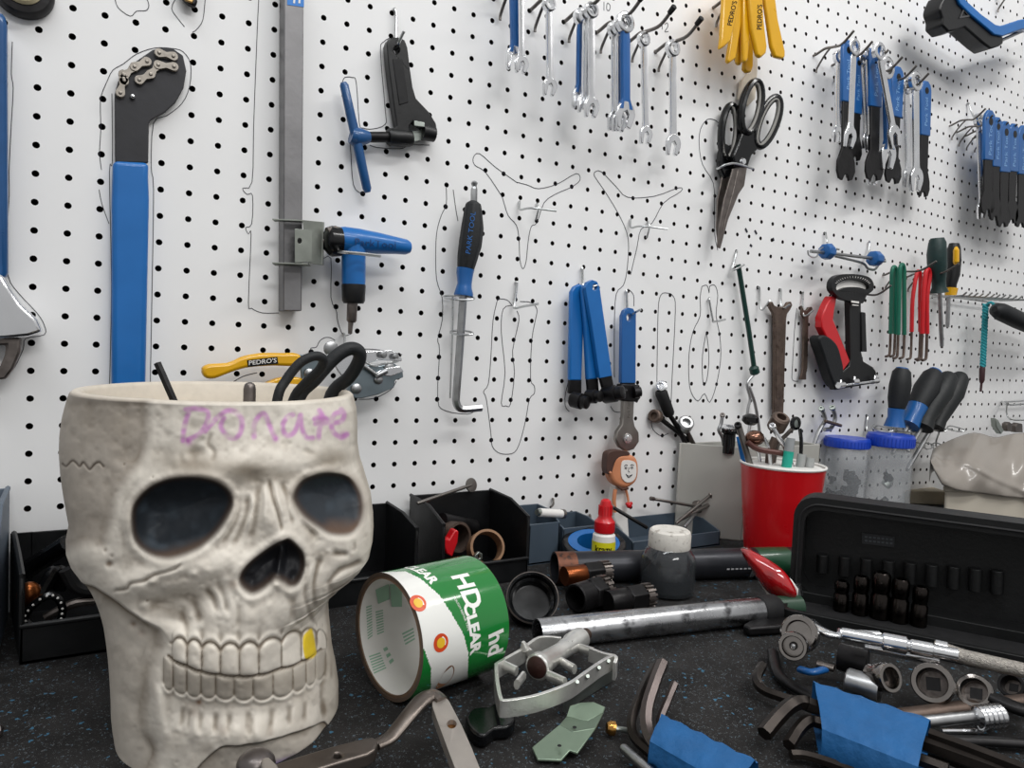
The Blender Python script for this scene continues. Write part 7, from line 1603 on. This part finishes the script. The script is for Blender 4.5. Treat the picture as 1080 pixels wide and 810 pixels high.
S_ = [V(p) for p in smooth([tuple(p) for p in q], 4)]; g.tube(S_, [8.0 * k + 2.5 * k * min(1, i / 16) for i in range(len(S_))], 16, flat=.55); g.build('curved_neck', arm, t)
g = G(); P = [(456, 735, .036), (462, 731.5, .036), (468, 733, .036), (474, 740, .035), (487, 765, .033), (498, 790, .031), (508, 815, .029), (483, 818, .029), (473, 792, .031), (463, 765, .033), (456, 745, .035)]
ho = [(x, y, .034) for x, y in circ(476.5, 763.5, 5.2, 4.8, 14)]
g.prism([hz(*p) for p in P], (0, 0, -.007), [[hz(*p) for p in ho]]); g.build('wide_leg', mat('light worn arm', 'A8A19A', .4, .6, .08, 60), t, bevel=.002, seg=3)
g = G(); c = hz(476.5, 763.5, .033); g.lathe([(0, -.002), (4.6 * mpp(c), -.002), (5.2 * mpp(c), 0)], c - V((0, 0, .002)), (0, 0, 1), 18); g.build('brass_bush', mat('dull brass', '9A6C3C', .35, 1., .2), t)
g = G(); c = hz(270, 806, .024); k = mpp(c); g.ball(c, 20 * k, 24, (1, 1, .75)); g.build('pivot_knob', mat('dark grey cast metal', '6A6462', .35, .8, .1), t)
g = G(); c = hz(280, 809, .030); g.prism([hz(x, y, .034) for x, y in [(275, 800), (283, 797), (293, 806), (298, 818), (278, 818)]], (0, 0, -.006)); g.build('bright_face', mat('light worn arm', 'A8A19A', .4, .6, .08, 60), t, bevel=.0015)
g = G(); g.tube([hz(-12, 772, .004), hz(0, 770, .004), hz(3, 768, .004)], [.004, .004, .0012], 10); solo(g, 'screw_tip', 'dsteel', 'small metal screw tip cut by the left edge on the mat', 'screw')

# ---------------------------------------------------------------- things standing in the skull planter
ZF = .181
def sk(x, y, dep): return DP(x, y, dep)
t = thing('hex_key', 'black hex key standing at the left in the skull planter', 'hex key', sk(182, 425, .50))
p = [sk(x, y, .50) for x, y in [(166, 383), (170, 392), (177, 408), (184, 424)]]; e_ = p[-1] + (p[-1] - p[0]) * .6; k = mpp(p[0])
e_.z = ZF + .002; g = G(); g.tube(p + [e_], 4.2 * k, 6); g.build('bar', 'blued', t, sharp=50)
t = thing('steel_pin', 'blunt steel pin with rounded tip standing in the skull planter', 'pin', sk(263, 420, .50))
a = sk(263.5, 403, .50); a2 = sk(263.5, 430, .50); a2.z = ZF + .001; g = G(); g.tube([a2, a - V((0, 0, .005)), a - V((0, 0, .002)), a - V((0, 0, .0006)), a], [6.3 * k, 6.3 * k, 5.4 * k, 3.6 * k, 1.2 * k], 20); g.build('shaft', 'dsteel', t)
def loopy(pts, r, dep, label):
    t = thing('rubber_loop', label, 'loop', sk(pts[0][0], pts[0][1] + 10, dep), 'black rubber loops in the skull planter'); P = [sk(x, y, dep + i * .004) for i, (x, y) in enumerate(pts)]
    k = mpp(P[0]); b0 = P[0].copy(); b1 = P[-1].copy(); b0.z = b1.z = ZF + r * k + .001; b0 += V((-.004, 0, 0)); b1 += V((-.006, 0, 0))
    g = G(); g.tube(smooth([tuple(p) for p in [b0] + P + [b1]], 5), r * k, 16); g.build('rubber', 'grip', t)
loopy([(293, 419), (301, 402), (315, 384), (328, 376.5), (337, 376), (341, 381), (336, 391), (322, 404), (309, 422)], 5.2, .50, 'thinner black rubber loop arching left in the skull planter')
loopy([(315, 419), (332, 400), (349, 381), (362, 370.5), (372, 367.5), (379, 372), (378, 382), (368, 398), (350, 416)], 7.4, .535, 'thick black rubber loop arching highest in the skull planter')
